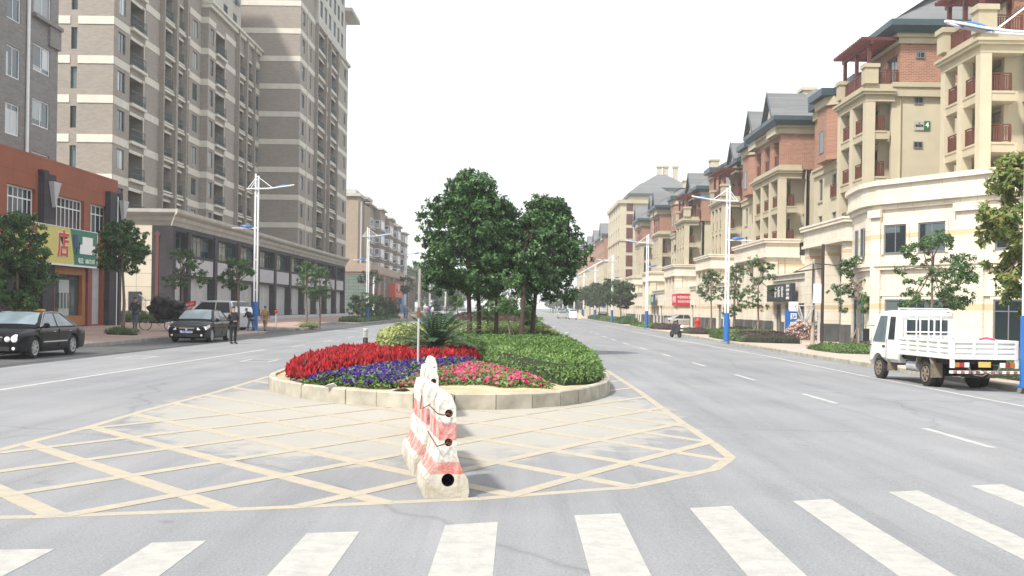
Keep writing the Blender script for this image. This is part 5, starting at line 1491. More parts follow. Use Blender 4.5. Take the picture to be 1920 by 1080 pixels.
# street trees
def street(label, x, y, zg, h, fork, spread, seed, leaf='leaf_mid', size=.13, nb=16, dens=6, props=True, z0f=.45, lean=(0, 0), kind='street_tree', rs=.42, group='young street trees'):
    rg = np.random.default_rng(seed); nb = int(nb*1.8); dens = dens*1.15
    B = []
    for i in range(nb):
        t = rg.uniform(0, 1); a = rg.uniform(0, 6.283); q = spread*math.sin(math.pi*(.22+.68*t))*math.sqrt(rg.uniform(.2, 1)); r_ = rs*rg.uniform(.65, 1.2)
        B.append((x+lean[0]+q*math.cos(a), y+lean[1]+q*math.sin(a), zg+h*(z0f+(.97-z0f)*t), r_, r_, r_*.6))
    return tree(kind, label, x, y, zg, [(x, y, zg-.1), (x+.05, y, zg+fork*.5), (x+lean[0]*.4, y+lean[1]*.4, zg+fork), (x+lean[0]*.8, y+lean[1]*.8, zg+h*.72)], B, size=size, dens=dens, leaf=leaf, bark='bark_grey', seed=seed, props=props, group=group, branches=10, tr=.085)
GL = 'street trees along the left pavement'; GR = 'street trees along the right pavement'
street('dense dark street tree in front of the yellow shop sign', -19.6, 41.6, .22, 5.0, 1.3, 1.12, 71, 'leaf_dark', nb=46, dens=9, props=False, z0f=.26, rs=.48, group=GL)
street('flat topped street tree in front of the cream end wall', -18.75, 50.5, .22, 5.35, 2.9, 1.12, 72, 'leaf_dark', nb=32, dens=9, props=False, z0f=.60, rs=.44, lean=(-.1, 0), group=GL)
street('loose crowned street tree behind the cart of black bags', -21.0, 66.5, .26, 4.9, 2.0, 1.45, 73, 'leaf_mid', nb=14, props=False, z0f=.48, group=GL)
street('small street tree behind the guard, beside the first left lamp post', -15.95, 60.6, .2, 4.1, 2.1, 1.0, 74, 'leaf_dark', nb=13, props=False, z0f=.55, rs=.34, group=GL)
street('left tree of the pair on the short kerbed island', -14.95, 75.1, .17, 4.7, 1.9, .85, 75, 'leaf_mid', nb=13, props=False, z0f=.45, rs=.38, group=GL)
street('right tree of the pair on the short kerbed island', -14.3, 76.6, .17, 4.4, 1.9, .8, 76, 'leaf_mid', nb=11, props=False, z0f=.45, rs=.36, group=GL)
street('thin dark tree before the red shop sign of the far block', -14.3, 137, .17, 5.6, 2.9, 1.3, 77, 'leaf_dark', nb=12, props=False, z0f=.6, rs=.5, group=GL)
street('spindly tree beside the green tiled end wall', -16.5, 118, .2, 5.6, 3.0, 1.4, 78, 'leaf_dark', nb=9, props=False, z0f=.62, rs=.45, group=GL)
street('round topped tree farthest along the right planters before the lamp', 17.5, 97.0, -.2, 5.7, 2.9, 1.25, 81, nb=18, z0f=.5, rs=.5, group=GR)
street('narrow tree just right of the first full right lamp post', 17.3, 85.4, -.2, 5.6, 1.9, .85, 82, nb=15, z0f=.3, rs=.48, group=GR)
street('forked tree standing left of the black restaurant sign', 17.5, 78.0, -.2, 6.0, 2.4, 1.35, 83, nb=15, z0f=.38, rs=.46, group=GR)
street('wide branched tree in front of the utility poles and near shop corner', 18.0, 56.6, -.2, 4.9, 1.7, 1.75, 84, nb=22, z0f=.42, rs=.36, group=GR)
street('dense tree standing behind the cab of the white truck', 17.6, 45.5, -.2, 5.6, 2.0, 1.6, 85, 'leaf_mid', nb=28, dens=7, z0f=.38, rs=.42, group=GR)
for i, (x, y, h) in enumerate(((13.6, 142, 5.8), (13.4, 152, 6.0), (13.6, 163, 6.2), (13.2, 174, 6.0), (13.5, 186, 6.4), (13.4, 200, 6.2))):
    street('%s tree of the distant row along the right planters' % ['nearest', 'second', 'third', 'fourth', 'fifth', 'farthest'][i], x, y, -.15, h, 2.6, 2.1, 90+i, 'leaf_far', size=.3, nb=14, dens=3.5, props=False, z0f=.42, rs=.75, group='distant row of right street trees')
# the plane tree at the right edge
rg = np.random.default_rng(101)
B = []
for i in range(80):
    t = rg.uniform(0, 1); a = rg.uniform(0, 6.283); q = 1.4*math.sin(math.pi*(.12+.80*(1-t)**.8))*math.sqrt(rg.uniform(.1, 1))
    B.append((15.2+q*math.cos(a), 31.6+q*math.sin(a), 1.6+4.8*t, .4, .4, .3))
tree('plane_tree', 'yellowing plane tree with big lobed leaves at the right edge', 15.5, 31.8, -.12, [(15.5, 31.8, -.2), (15.45, 31.8, 1.2), (15.5, 31.7, 2.6), (15.3, 31.7, 4.6)], B, size=.19, dens=3.2, leaf='leaf_plane', bark='bark_grey', seed=102, branches=12, tr=.09)

# distant trees beyond the left block and far ones on both sides, each a tree
k = 0
for (x, y, h, rr) in ((-27, 300, 11, 5), (-34, 330, 14, 6), (-24, 345, 9, 4.5), (-42, 360, 17, 7), (-30, 380, 12, 6), (-52, 420, 22, 8), (-40, 440, 19, 8), (-26, 450, 14, 7), (-18.5, 275, 7.5, 4), (-18, 305, 7.5, 4), (-19, 250, 6, 3),
                      (18, 300, 8, 4), (16, 330, 7.5, 4), (15.5, 365, 7.5, 4), (18, 400, 9, 5), (14, 430, 8, 5), (20, 470, 11, 6), (26, 520, 12, 7), (-12, 520, 12, 7)):
    rg = np.random.default_rng(200+k)
    B = eggblobs(rg, x, y, h*.25, h*.92, lambda t: rr*.8*math.sin(math.pi*(.2+.7*t)), 16, rr*.35)
    side = 'left' if x < 0 else 'right'
    dl = ['pale far tree beside the end of the brown block', 'wood tree directly behind the brown block end', 'low tree in front of the far left wood', 'tall tree at the left of the far wood', 'middle tree of the far left wood', 'tallest hazy tree of the far left wood', 'second tallest hazy tree of the far left wood', 'hazy tree at the right of the far left wood', 'round dark tree behind the fourth left lamp', 'round dark tree behind the fifth left lamp', 'small round tree before the pale green hoarding',
          'nearest far tree beyond the right brick row', 'second far tree beyond the right brick row', 'third far tree beyond the right brick row', 'fourth far tree beyond the right brick row', 'fifth far tree beyond the right brick row', 'pale hazy tree near the right vanishing point', 'palest tree at the right vanishing point', 'palest tree closing the left carriageway'][k]
    tree('distant_tree', dl, x, y, -.3, [(x, y, -.4), (x, y, h*.2), (x, y, h*.5)], B, size=.55 if h < 13 else .8, dens=.55, leaf='leaf_far', seed=300+k, group='hazy trees far along the street', tr=.22, branches=4)
    k += 1

# hedges and ground cover ---------------------------------
def inpoly(px, py, poly):
    x = px; y = py; r_ = np.zeros(len(x), bool)
    for i in range(len(poly)):
        x0, y0 = poly[i-1]; x1, y1 = poly[i]
        c = ((y0 > y) != (y1 > y)) & (x < (x1-x0)*(y-y0)/((y1-y0) or 1e-9)+x0); r_ ^= c
    return r_
def edged(px, py, poly):
    d = np.full(len(px), 1e9)
    for i in range(len(poly)):
        a = np.array(poly[i-1]); b = np.array(poly[i]); ab = b-a; L2 = (ab**2).sum()+1e-9
        t = np.clip(((px-a[0])*ab[0]+(py-a[1])*ab[1])/L2, 0, 1)
        d = np.minimum(d, np.hypot(px-a[0]-t*ab[0], py-a[1]-t*ab[1]))
    return d
def hedge(name, label, cat, poly, z0, h, n, size, leaf, seed, edge=.35, rough=.06, kind=None, group=None, core=(.02, .035, .012), aspect=.35, up=.5, lump=.0):
    rng = np.random.default_rng(seed)
    xs = [p[0] for p in poly]; ys = [p[1] for p in poly]
    x0, x1, y0, y1 = min(xs), max(xs), min(ys), max(ys)
    pts = np.zeros((0, 2)); cnt = 0
    while len(pts) < n and cnt < 60:
        q = rng.uniform(0, 1, (n, 2))
        # nearer places get more leaves
        yy = y0+(y1-y0)*q[:, 1]**1.25; xx = x0+(x1-x0)*q[:, 0]
        ok = inpoly(xx, yy, poly); pts = np.vstack([pts, np.stack([xx[ok], yy[ok]], 1)]); cnt += 1
    pts = pts[:n]
    d = edged(pts[:, 0], pts[:, 1], poly)
    shape = np.sqrt(np.clip(1-(1-np.clip(d/edge, 0, 1))**2, 0, 1))
    zt = z0+h*(.25+.75*shape)+rough*np.sin(pts[:, 0]*5.1+pts[:, 1]*1.7)*np.sin(pts[:, 1]*3.3)+lump*np.sin(pts[:, 0]*1.9+1)*np.sin(pts[:, 1]*.9)
    f = rng.uniform(0, 1, len(pts))**.5
    low = d < edge*.7
    z = np.where(low, z0+(zt-z0)*f, zt-rng.uniform(0, .12, len(pts))*h)
    P_ = np.stack([pts[:, 0], pts[:, 1], z], 1)
    gx = np.zeros((len(P_), 3)); gx[:, 2] = 1-.6*(d < edge*.6)
    c = np.array([(x0+x1)/2, (y0+y1)/2]); out = pts-c; out /= np.linalg.norm(out, axis=1)[:, None]+1e-9
    gx[:, :2] = out*(d < edge*.8)[:, None]
    S = rng.uniform(.6, 1.3, len(P_))*size
    me = leafmesh(name, P_, gx+np.array([0, 0, 0.01]), S, rng, aspect=aspect, droop=-up)
    me.materials.append(M[leaf])
    # dark twiggy core under the leaves
    m = MB(); core_p = []
    cx, cy = c
    ring0 = [(p[0]+(cx-p[0])*.03, p[1]+(cy-p[1])*.03) for p in poly]
    def ins_(p, k):
        v = Vector((cx-p[0], cy-p[1])); L = max(v.length, 1e-6); return (p[0]+v.x/L*min(k, L*.8), p[1]+v.y/L*min(k, L*.8))
    r1 = [ins_(p, .10) for p in poly]; r2 = [ins_(p, .16) for p in poly]; r3 = [ins_(p, edge*.9) for p in poly]
    nP = len(poly)
    vs = [(p[0], p[1], z0-.02) for p in r1]+[(p[0], p[1], z0+h*.45) for p in r2]+[(p[0], p[1], z0+h*.78) for p in r3]
    fs = [(i, (i+1) % nP, nP+(i+1) % nP, nP+i) for i in range(nP)]+[(nP+i, nP+(i+1) % nP, 2*nP+(i+1) % nP, 2*nP+i) for i in range(nP)]+[tuple(range(2*nP, 3*nP))]
    m.add(vs, fs)
    bm = bmesh.new(); bm.from_mesh(me)
    cme = m.mesh('core'); cme.materials.append(M[leaf])
    cm_ = _core(core)
    me.materials.append(cm_)
    bm.faces.ensure_lookup_table(); n0 = len(bm.faces)
    bm.from_mesh(cme); bm.faces.ensure_lookup_table()
    for f_ in bm.faces[n0:]: f_.material_index = 1
    bm.to_mesh(me); bm.free()
    o = inst(name, me, (0, 0, 0))
    o['label'] = label; o['category'] = cat
    if kind: o['kind'] = kind
    if group: o['group'] = group
    return o
_cm = {}
def _core(c):
    if c not in _cm: _cm[c] = pm('twig_core', c, 1, .5, 9, bmp=.8)
    return _cm[c]
GC = 'ground cover'
hedge('ground_cover', 'bright green ground cover heaped over the right side of the island nose', GC, [(1.85, 22.9), (1.55, 21.3), (.95, 20.8), (.5, 21.8), (.1, 23.8), (-.45, 26.0), (-1.1, 29.5), (-1.85, 34.3), (-2.3, 38), (1.95, 38), (2.0, 27)], .25, .52, 52000, .085, 'leaf_hedge', 401, kind='stuff', rough=.05)
hedge('ground_cover', 'low green ground cover stretching back under the island trees', GC, [(-5.1, 42), (1.95, 38.02), (1.95, 90), (-5.1, 90)], .25, .42, 26000, .14, 'leaf_hedge', 402, kind='stuff', rough=.04)
hedge('ground_cover', 'far green ground cover on the island beyond the trees', GC, [(-5.1, 90.1), (1.95, 90.1), (1.95, 300), (-5.1, 300)], .25, .5, 9000, .5, 'leaf_hedge', 403, kind='stuff')
hedge('variegated_shrub', 'yellow and green variegated shrub bank behind the red flowers', 'shrub', [(-3.7, 28.9), (-2.4, 28.9), (-2.2, 34), (-2.6, 41.8), (-4.9, 41.8), (-4.5, 34), (-4.15, 30.5)], .25, .78, 15000, .085, 'leaf_yellow', 404, edge=.5, aspect=.6, lump=.08, core=(.05, .07, .02))
hedge('variegated_hedge', 'band of yellow green hedge crossing the island behind the big trunks', 'hedge', [(-5.0, 45.5), (1.7, 44.6), (1.7, 48), (-5.0, 49)], .25, .66, 11000, .10, 'leaf_yellow', 405, edge=.4, aspect=.6, core=(.05, .07, .02))
hedge('reddish_hedge', 'dull reddish hedge far back across the island', 'hedge', [(-4.9, 84), (1.6, 84), (1.6, 88), (-4.9, 88)], .25, 1.05, 5000, .16, 'leaf_purple', 406, edge=.5, core=(.06, .03, .02))
hedge('round_shrub', 'dark rounded shrub left of the big trunks', 'shrub', [(-4.2, 50), (-3.0, 50), (-2.8, 52), (-4.4, 52)], .25, 1.1, 4000, .12, 'leaf_dark', 407, edge=.6)

# flower beds ----------------------------------------------
def flowers(name, label, poly, z0, h, nleaf, nflow, leafcols, petal, fsize, seed, ftype='open'):
    rng = np.random.default_rng(seed)
    xs = [p[0] for p in poly]; ys = [p[1] for p in poly]
    def samp(n):
        P_ = np.zeros((0, 2))
        while len(P_) < n:
            q = np.stack([rng.uniform(min(xs), max(xs), n), rng.uniform(min(ys), max(ys), n)], 1)
            P_ = np.vstack([P_, q[inpoly(q[:, 0], q[:, 1], poly)]])
        return P_[:n]
    pl = samp(nleaf)
    d = edged(pl[:, 0], pl[:, 1], poly); hh = h*np.clip(.35+d/.35, 0, 1)
    z = z0+hh*rng.uniform(.1, 1, len(pl))**.7
    me = leafmesh(name, np.stack([pl[:, 0], pl[:, 1], z], 1), np.tile([0, -.2, 1.0], (len(pl), 1)), rng.uniform(.05, .11, len(pl)), rng, aspect=.5)
    me.materials.append(M[leafcols]); me.materials.append(petal)
    bm = bmesh.new(); bm.from_mesh(me); n0 = len(bm.faces)
    pf = samp(nflow); d = edged(pf[:, 0], pf[:, 1], poly); hf = h*np.clip(.4+d/.35, 0, 1)
    m = MB(); rnd = random.Random(seed)
    for i in range(nflow):
        x, y = pf[i]; zf = z0+hf[i]*rnd.uniform(.75, 1.12)
        if ftype == 'open':
            s_ = fsize*rnd.uniform(.7, 1.2); ax = rnd.uniform(-.9, .9); ay = rnd.uniform(-1.1, .2); a0 = rnd.uniform(0, 6)
            nv = Vector((ax, ay, 1)).normalized(); u = nv.orthogonal().normalized(); w = nv.cross(u); c0 = Vector((x, y, zf))
            ring = []
            for k in range(10):
                a = a0+2*math.pi*k/10; rr = s_*(1 if k % 2 == 0 else .78); ring.append(c0+(u*math.cos(a)+w*math.sin(a))*rr+nv*.012)
            m.add([tuple(c0-nv*.03)]+[tuple(q) for q in ring], [(0, 1+k, 1+(k+1) % 10) for k in range(10)])
        else:
            hh_ = fsize*rnd.uniform(.65, 1.35); w = .045*rnd.uniform(.7, 1.3); lx, ly = rnd.uniform(-.06, .06), rnd.uniform(-.06, .06)
            zf = z0+hf[i]*rnd.uniform(.55, .95)
            for q in range(3):
                ox, oy = rnd.uniform(-.05, .05)*(q > 0), rnd.uniform(-.05, .05)*(q > 0); sc_ = 1 if q == 0 else rnd.uniform(.5, .8)
                a = rnd.uniform(0, 3); vs = []
                for zz, ww in ((0, .4), (.25, 1), (.6, .75), (1, .0)):
                    for k in range(4): vs.append((x+ox+lx*zz+w*sc_*ww*math.cos(a+k*1.5708), y+oy+ly*zz+w*sc_*ww*math.sin(a+k*1.5708), zf+hh_*sc_*zz))
                m.add(vs, [(j*4+k, j*4+(k+1) % 4, j*4+4+(k+1) % 4, j*4+4+k) for j in range(3) for k in range(4)])
    fm = m.mesh('f'); bm.from_mesh(fm); bm.faces.ensure_lookup_table()
    for f_ in bm.faces[n0:]: f_.material_index = 1
    bm.to_mesh(me); bm.free()
    o = inst(name, me, (0, 0, 0)); tag(o, label, 'flowers', None, 'stuff'); return o
def petalm(name, cols): 
    m = leafm(name, cols, .6, .3); return m
flowers('red_celosia', 'tall red plumed flowers along the left of the island nose', [(-4.98, 23.4), (-4.55, 21.1), (-4.05, 19.95), (-3.75, 20.6), (-3.6, 22.3), (-3.1, 24.2), (-2.5, 25.8), (-1.3, 27.2), (-1.0, 28.6), (-1.4, 30.2), (-2.9, 30.8), (-4.3, 31.5), (-5.05, 29.0)], .25, .30, 9000, 6200, 'leaf_purple', petalm('petal_red', [(.10, .002, .004), (.28, .004, .008), (.42, .006, .012), (.52, .01, .018)]), .165, 501, 'plume')
flowers('purple_petunia', 'deep purple low flowers in the middle of the island nose', [(-4.0, 19.9), (-3.4, 19.75), (-2.8, 19.3), (-2.3, 19.35), (-2.1, 20.2), (-2.0, 22.6), (-1.35, 25.2), (-.95, 27.6), (-1.3, 28.2), (-2.4, 26.2), (-3.05, 24.2), (-3.6, 22.2), (-3.75, 20.6)], .25, .22, 22000, 1900, 'leaf_hedge', petalm('petal_purple', [(.03, .008, .13), (.06, .012, .24), (.09, .02, .32), (.13, .05, .36)]), .042, 502)
flowers('pink_petunia', 'bright pink low flowers in front of the palm and ground cover', [(-2.4, 19.2), (-1.9, 19.9), (-1.2, 20.6), (-.6, 20.3), (-.1, 19.7), (.4, 19.9), (.7, 20.0), (.35, 21.7), (.0, 23.5), (-.55, 25.7), (-1.2, 26.5), (-1.9, 23.2), (-2.1, 20.7)], .25, .17, 13000, 760, 'leaf_hedge', petalm('petal_pink', [(.50, .01, .10), (.70, .03, .20), (.80, .08, .27), (.80, .20, .36)]), .045, 503)
m = MB()
for (x, y, s_, a) in ((-1.15, 20.9, .55, .3), (-.7, 20.6, .35, -.1), (-1.55, 21.0, .3, .1)):
    m.tube([(x-s_*.5, y-a*.3, .27), (x, y, .29), (x+s_*.5, y+a*.3, .27)], [.05, .11, .04], 7)
o = put('stone_slab', m, M['kerb_grey'], None, loc=(-1.1, 20.8, .25)); tag(o, 'broken pale stone slab lying among the pink flowers', 'stone')
m = MB(); rnd = random.Random(3)
pp = [(-.16, -.03, 0), (-.05, -.06, .03), (.08, -.04, .05), (.17, 0, .01), (.06, .05, .06), (-.08, .05, .03)]
m.add([(-2.02+p[0], 18.55+p[1], .27+p[2]) for p in pp]+[(-2.02, 18.55, .25)], [(0, 1, 4, 5), (1, 2, 3, 4), (0, 6, 1), (1, 6, 2), (2, 6, 3)])
o = put('dry_leaf', m, M['bark'], None, loc=(-2.02, 18.55, .25)); tag(o, 'curled dead leaf on the sand by the kerb', 'leaf')
m = MB(); m.add([(-3.35+p[0]*.7, 19.15+p[1]*1, .29+p[2]*1) for p in pp]+[(-3.35, 19.15, .25)], [(0, 1, 4, 5), (1, 2, 3, 4), (0, 6, 1), (1, 6, 2), (2, 6, 3)])
o = put('litter', m, M['stone_light'], None, loc=(-3.35, 19.05, .25)); tag(o, 'pale crumpled litter in front of the purple flowers', 'litter')

# cycad -------------------------------------------------------
M['frond'] = pm('frond', (.026, .068, .024), .35, .35, 5, spec=.6)
t = thing('cycad_palm', 'dark cycad palm with arching fronds in the middle of the flower bed', 'palm', (-2.18, 28.6, .25))
m = MB(); m.lathe((-2.18, 28.6, .2), [(.17, 0), (.21, .15), (.19, .35), (.15, .5), (.06, .56)], 12); put('trunk', m, M['bark_dark'], t)
rnd = random.Random(8)
for k in range(46):
    a = k*2.399963; e0 = R(82-74*(k/45)**.8+rnd.uniform(-5, 5)); bend = R(rnd.uniform(38, 62)); L = rnd.uniform(1.4, 1.75)*(1 if k > 8 else .8)
    m = MB(); p = Vector((-2.18, 28.6, .68)); d = Vector((math.cos(a), math.sin(a), 0)); pts = []
    n = 12
    for i in range(n+1):
        pts.append(p.copy()); q = e0-(i/n)**1.3*bend
        p = p+(d*math.cos(q)+Vector((0, 0, 1))*math.sin(q))*L/n
    m.tube(pts, [.012*(1-.7*i/n) for i in range(n+1)], 4)
    sd = Vector((-d.y, d.x, 0))
    for i in range(1, n):
        for j in (0, .5):
            c = pts[i].lerp(pts[i+1], j); tn = (pts[i+1]-pts[i]).normalized(); up = sd.cross(tn)
            ll = .17*math.sin(math.pi*(.12+.80*(i+j)/n))**.7
            for s_ in (-1, 1):
                e = c+sd*s_*ll+tn*ll*.5+up*.03*s_*0-Vector((0, 0, .02)); w = tn*.018
                m.add([tuple(c-w), tuple(c+w), tuple(c+(e-c)*.6+w*.9+up*.004), tuple(e), tuple(c+(e-c)*.6-w*.9)], [(0, 1, 2, 3, 4)])
    put('frond', m, M['frond'], t)

# planters along both pavements -------------------------------
def rect(x0, x1, y0, y1, j=0.0):
    return [(x0, y0), ((x0+x1)/2, y0-j), (x1, y0), (x1+j, (y0+y1)/2), (x1, y1), ((x0+x1)/2, y1+j), (x0, y1), (x0-j, (y0+y1)/2)]
for i, (x0, x1, y0, y1, h, lf, lab, n) in enumerate((
    (13.2, 16.2, 63.5, 74, .42, 'leaf_hedge', 'green clipped bed in front of the first full right lamp post', 9000), (13.4, 16.8, 63.2, 67.5, .62, 'leaf_purple', 'dark purple hedge patch on the near end of the lamp post bed', 4500),
    (14.8, 18.8, 75, 84, .55, 'leaf_hedge', 'green bed round the forked tree by the restaurant', 6000), (15.4, 17.8, 79, 83, .7, 'leaf_purple', 'dark purple mound behind the lamp post bed', 2500),
    (13.2, 16.5, 84.5, 90, .38, 'leaf_hedge', 'green bed beside the red hydrant', 5000), (13.4, 15.2, 83.6, 87.5, .45, 'leaf_purple', 'purple hedge mound left of the lamp post bed', 2500),
    (13.0, 15.2, 104, 124, .38, 'leaf_hedge', 'raised green bed with a kerb beyond the parked moped', 7000), (13.1, 15.6, 100, 106, .42, 'leaf_purple', 'purple hedge on the near end of the kerbed bed', 3000),
    (13.0, 15.0, 140, 200, .7, 'leaf_hedge', 'long distant green bed under the row of trees', 6000), (13.0, 15.0, 133, 139, .9, 'leaf_dark', 'dark clipped hedge block before the long distant bed', 2500),
    (14.6, 17.8, 48.6, 54.2, .34, 'leaf_hedge', 'low green bed left of the truck cab', 7000), (14.2, 18.0, 27, 38, .5, 'leaf_hedge', 'green bed seen under the tail of the truck', 6000))):
    hedge('planting_bed', lab, 'hedge', rect(x0, x1, y0, y1, .25), rsw(x0)-.03, h, n, .10 if y0 < 95 else .2, lf, 420+i, edge=.75, group='planting beds on the right pavement')
for i, (x, y, h, rr, lf) in enumerate(((-15.6, 104, 3.0, 1.9, 'leaf_mid'), (-15.4, 112, 2.6, 1.0, 'leaf_dark'), (-15.5, 119, 2.7, 1.1, 'leaf_dark'), (-15.3, 127, 2.6, 1.1, 'leaf_dark'))):
    rg = np.random.default_rng(700+i); B = eggblobs(rg, x, y, .5, h, lambda t: rr*math.sin(math.pi*(.25+.6*t)), 18, .5)
    tree('bush', ['large round green bush on the left planter before the green wall', 'dark upright bush right of the large round bush', 'third bush along the left planter', 'last bush of the left planter before the blue lamp base'][i], x, y, .15, [(x, y, .1), (x, y, .6), (x, y, 1.2)], B, size=.19, dens=4, leaf=lf, seed=710+i, group='bushes on the left planter', cat='bush', branches=5, tr=.05)
hedge('planting_bed', 'ragged green verge under the bushes on the left planter', 'hedge', rect(-17, -14.8, 100.5, 134, .2), .15, .4, 7000, .2, 'leaf_mid', 440, edge=.5, kind='stuff')
hedge('grass_tuft', 'tuft of long grass and weeds at the foot of the flat topped tree', 'plant', rect(-19.2, -17.8, 49.3, 50.2, .1), .2, .26, 1500, .16, 'leaf_mid', 441, edge=.4, aspect=.12, up=2.5)
hedge('grass_tuft', 'pale dry tuft under the pair of trees on the short island', 'plant', rect(-15.4, -14.2, 74.6, 76, .2), .16, .25, 1200, .16, 'leaf_yellow', 442, edge=.3, aspect=.12, up=2.5)
for i, (x0, x1) in enumerate(((-28.2, -26.3), (-25.9, -25.2), (-25.0, -24.0))):
    hedge('clipped_shrub', ['wide clipped shrub along the cream end wall', 'small clipped shrub under the gas pipes', 'clipped shrub behind the cart of black bags'][i], 'shrub', rect(x0, x1, 71.8, 72.8, .1), .34, .75, 1800, .13, 'leaf_hedge', 450+i, edge=.3, group='clipped shrubs along the cream wall')
# ---------------- street lamps ----------------
def lamp(x, y, zg, side, label):
    """side=+1: arm reaches towards +X (over the road), lower lamp towards -X"""
    s = side; t = thing('street_lamp', label, 'street lamp', (x, y, zg), 'double armed street lamps with blue bases')
    m = MB(); H = 9.36
    for o in (-.085, .085): m.tube([(x+o, y, zg+1.7), (x+o, y, zg+H-(0 if o*s < 0 else .12))], .058, 8)
    for z in (2.4, 4.2, 6.1, 8.0): m.box(x-.09, x+.09, y-.03, y+.03, zg+z, zg+z+.07)
    put('pole', m, M['white_metal'], t)
    m = MB(); m.tube([(x, y, zg), (x, y, zg+1.72)], .165, 12); m.box(x-.2, x+.2, y-.2, y+.2, zg, zg+.05); put('base', m, M['blue_paint'], t)
    m = MB(); za = zg+H-.95
    def cv(u, w): return (x+s*u, y+w, za+.05+(.055*max(0, u)**2 if u > 0 else .02*u))
    for w in (-.13, .13):
        m.tube([cv(-.62, 0), cv(-.35, w*.7), cv(0, w), cv(.6, w), cv(1.2, w*1.1), cv(1.75, w*1.15), cv(2.1, w*.6), cv(2.2, 0)], .032, 7)
    m.tube([cv(.95, -.14), cv(.95, .14)], .025, 6)
    put('arm', m, M['white_metal'], t)
    m = MB()
    for w in (-.05, .05):
        m.tube([(x, y+w, zg+H-.15), cv(.95, w*2.4)], .018, 5); m.tube([(x, y+w, zg+H-.15), cv(-.58, w*.5)], .018, 5); m.tube([(x, y+w, zg+H-.3), cv(-.4, w)], .018, 5)
    put('stay', m, M['white_metal'], t)
    def head(cx, cz, L, tilt, nm):
        m = MB(); n = 12; rings = []
        for i in range(7):
            a = i/6; r_ = math.sin(math.pi*min(max(a, .04), .96))**.6
            c = (cx+s*(a-.5)*L*math.cos(tilt), y, cz+(a-.5)*L*math.sin(tilt))
            rings.append([(c[0], c[1]+.17*r_*math.cos(2*math.pi*k/n), c[2]+(.11 if math.sin(2*math.pi*k/n) > 0 else .06)*r_*math.sin(2*math.pi*k/n)) for k in range(n)])
        m.add([p for r in rings for p in r], [(i*n+k, i*n+(k+1) % n, (i+1)*n+(k+1) % n, (i+1)*n+k) for i in range(6) for k in range(n)]+[tuple(range(n)), tuple(range(6*n, 7*n))])
        h = put(nm, m, M['blue_paint'], t, smooth=True, fixn=True)
        q = MB(); q.hexa([(cx-s*L*.28*math.cos(tilt), y-.09, cz-.085-L*.28*math.sin(tilt)), (cx+s*L*.3, y-.09, cz-.085+L*.3*math.sin(tilt)), (cx+s*L*.3, y+.09, cz-.085+L*.3*math.sin(tilt)), (cx-s*L*.28, y+.09, cz-.085-L*.28*math.sin(tilt))],
                           [(cx-s*L*.28, y-.09, cz-.05-L*.28*math.sin(tilt)), (cx+s*L*.3, y-.09, cz-.05+L*.3*math.sin(tilt)), (cx+s*L*.3, y+.09, cz-.05+L*.3*math.sin(tilt)), (cx-s*L*.28, y+.09, cz-.05-L*.28*math.sin(tilt))])
        put('lens', q, M['panel_grey'], h)
    head(x+s*1.45, za+.19, .95, .17, 'lamp_head')
    m = MB(); zl = zg+6.1; m.tube([(x-s*.1, y, zl), (x-s*1.45, y, zl)], .035, 7); m.box(x-s*1.45, x-s*.55, y-.1, y+.1, zl-.02, zl+.03); put('lower_arm', m, M['white_metal'], t)
    s = -side; head(x-side*.62, zl+.10, .75, 0.02, 'lower_lamp_head')
    return t
lamp(-15.68, 63.5, .15, 1, 'first street lamp on the left, beside the man in the brown jacket')
lamp(-14.95, 105.5, .15, 1, 'second street lamp on the left, among the planter bushes')
lamp(-15.0, 141, .15, 1, 'third street lamp on the left, in front of the far brown block')
lamp(-14.8, 178, .15, 1, 'fourth street lamp on the left, right of the sign post top')
lamp(-14.8, 216, .15, 1, 'fifth street lamp on the left, just left of the big tree crowns')
ordn = ['nearest right street lamp, only its arm and head showing at the top right', 'first full street lamp on the right, rising from the planting bed', 'second full street lamp on the right, behind the kerbed bed', 'third full street lamp on the right', 'fourth full street lamp on the right', 'fifth full street lamp on the right', 'sixth full street lamp on the right', 'seventh full street lamp on the right']
for i, (x, y) in enumerate(((12.6+.35, 27.2), (12.55, 64.3), (12.75, 106), (12.9, 147), (13.2, 184), (13.5, 221), (13.7, 262), (13.8, 300))):
    lq = lamp(x, y, -.09, -1, ordn[i])
    if i == 0: lq.scale = (1, 1, 1.065)
for i in range(5): lamp(14.2+i*.3, 340+i*42, -.1, -1, 'hazy street lamp number %s beyond the seventh on the right' % ['one', 'two', 'three', 'four', 'five'][i])

# ---------------- vehicles ----------------
M['paint_black'] = pm('paint_black', (.004, .0045, .007), .25, .1, 2, coat=.0, spec=.14)
M['paint_silver'] = pm('paint_silver', (.50, .49, .46), .3, .05, 2, metal=.4, coat=.6)
M['paint_white'] = pm('paint_white', (.72, .73, .73), .35, .05, 2, coat=.5)
M['truck_white'] = pm('truck_white', (.66, .67, .64), .45, .12, 1.5, coat=.2)
M['car_glass'] = pm('car_glass', (.03, .038, .045), .04, .2, 1, spec=.9)
M['car_glass_pale'] = pm('car_glass_pale', (.12, .16, .18), .05, .3, 1.5, spec=.9)
M['chrome'] = pm('chrome', (.6, .61, .62), .15, .05, metal=.9)
M['alloy'] = pm('alloy', (.5, .51, .52), .3, .08, metal=.6)
M['lamp_glass'] = pm('lamp_glass', (.72, .74, .75), .12, .08, 20, coat=1)
M['lamp_red'] = pm('lamp_red', (.30, .015, .012), .2, .1, coat=1)
M['lamp_amber'] = pm('lamp_amber', (.42, .15, .02), .2, .1, coat=1)
M['seal'] = pm('seal', (.012, .012, .012), .6, .1)
M['mud'] = pm('mud', (.19, .155, .115), .9, .3, 8)

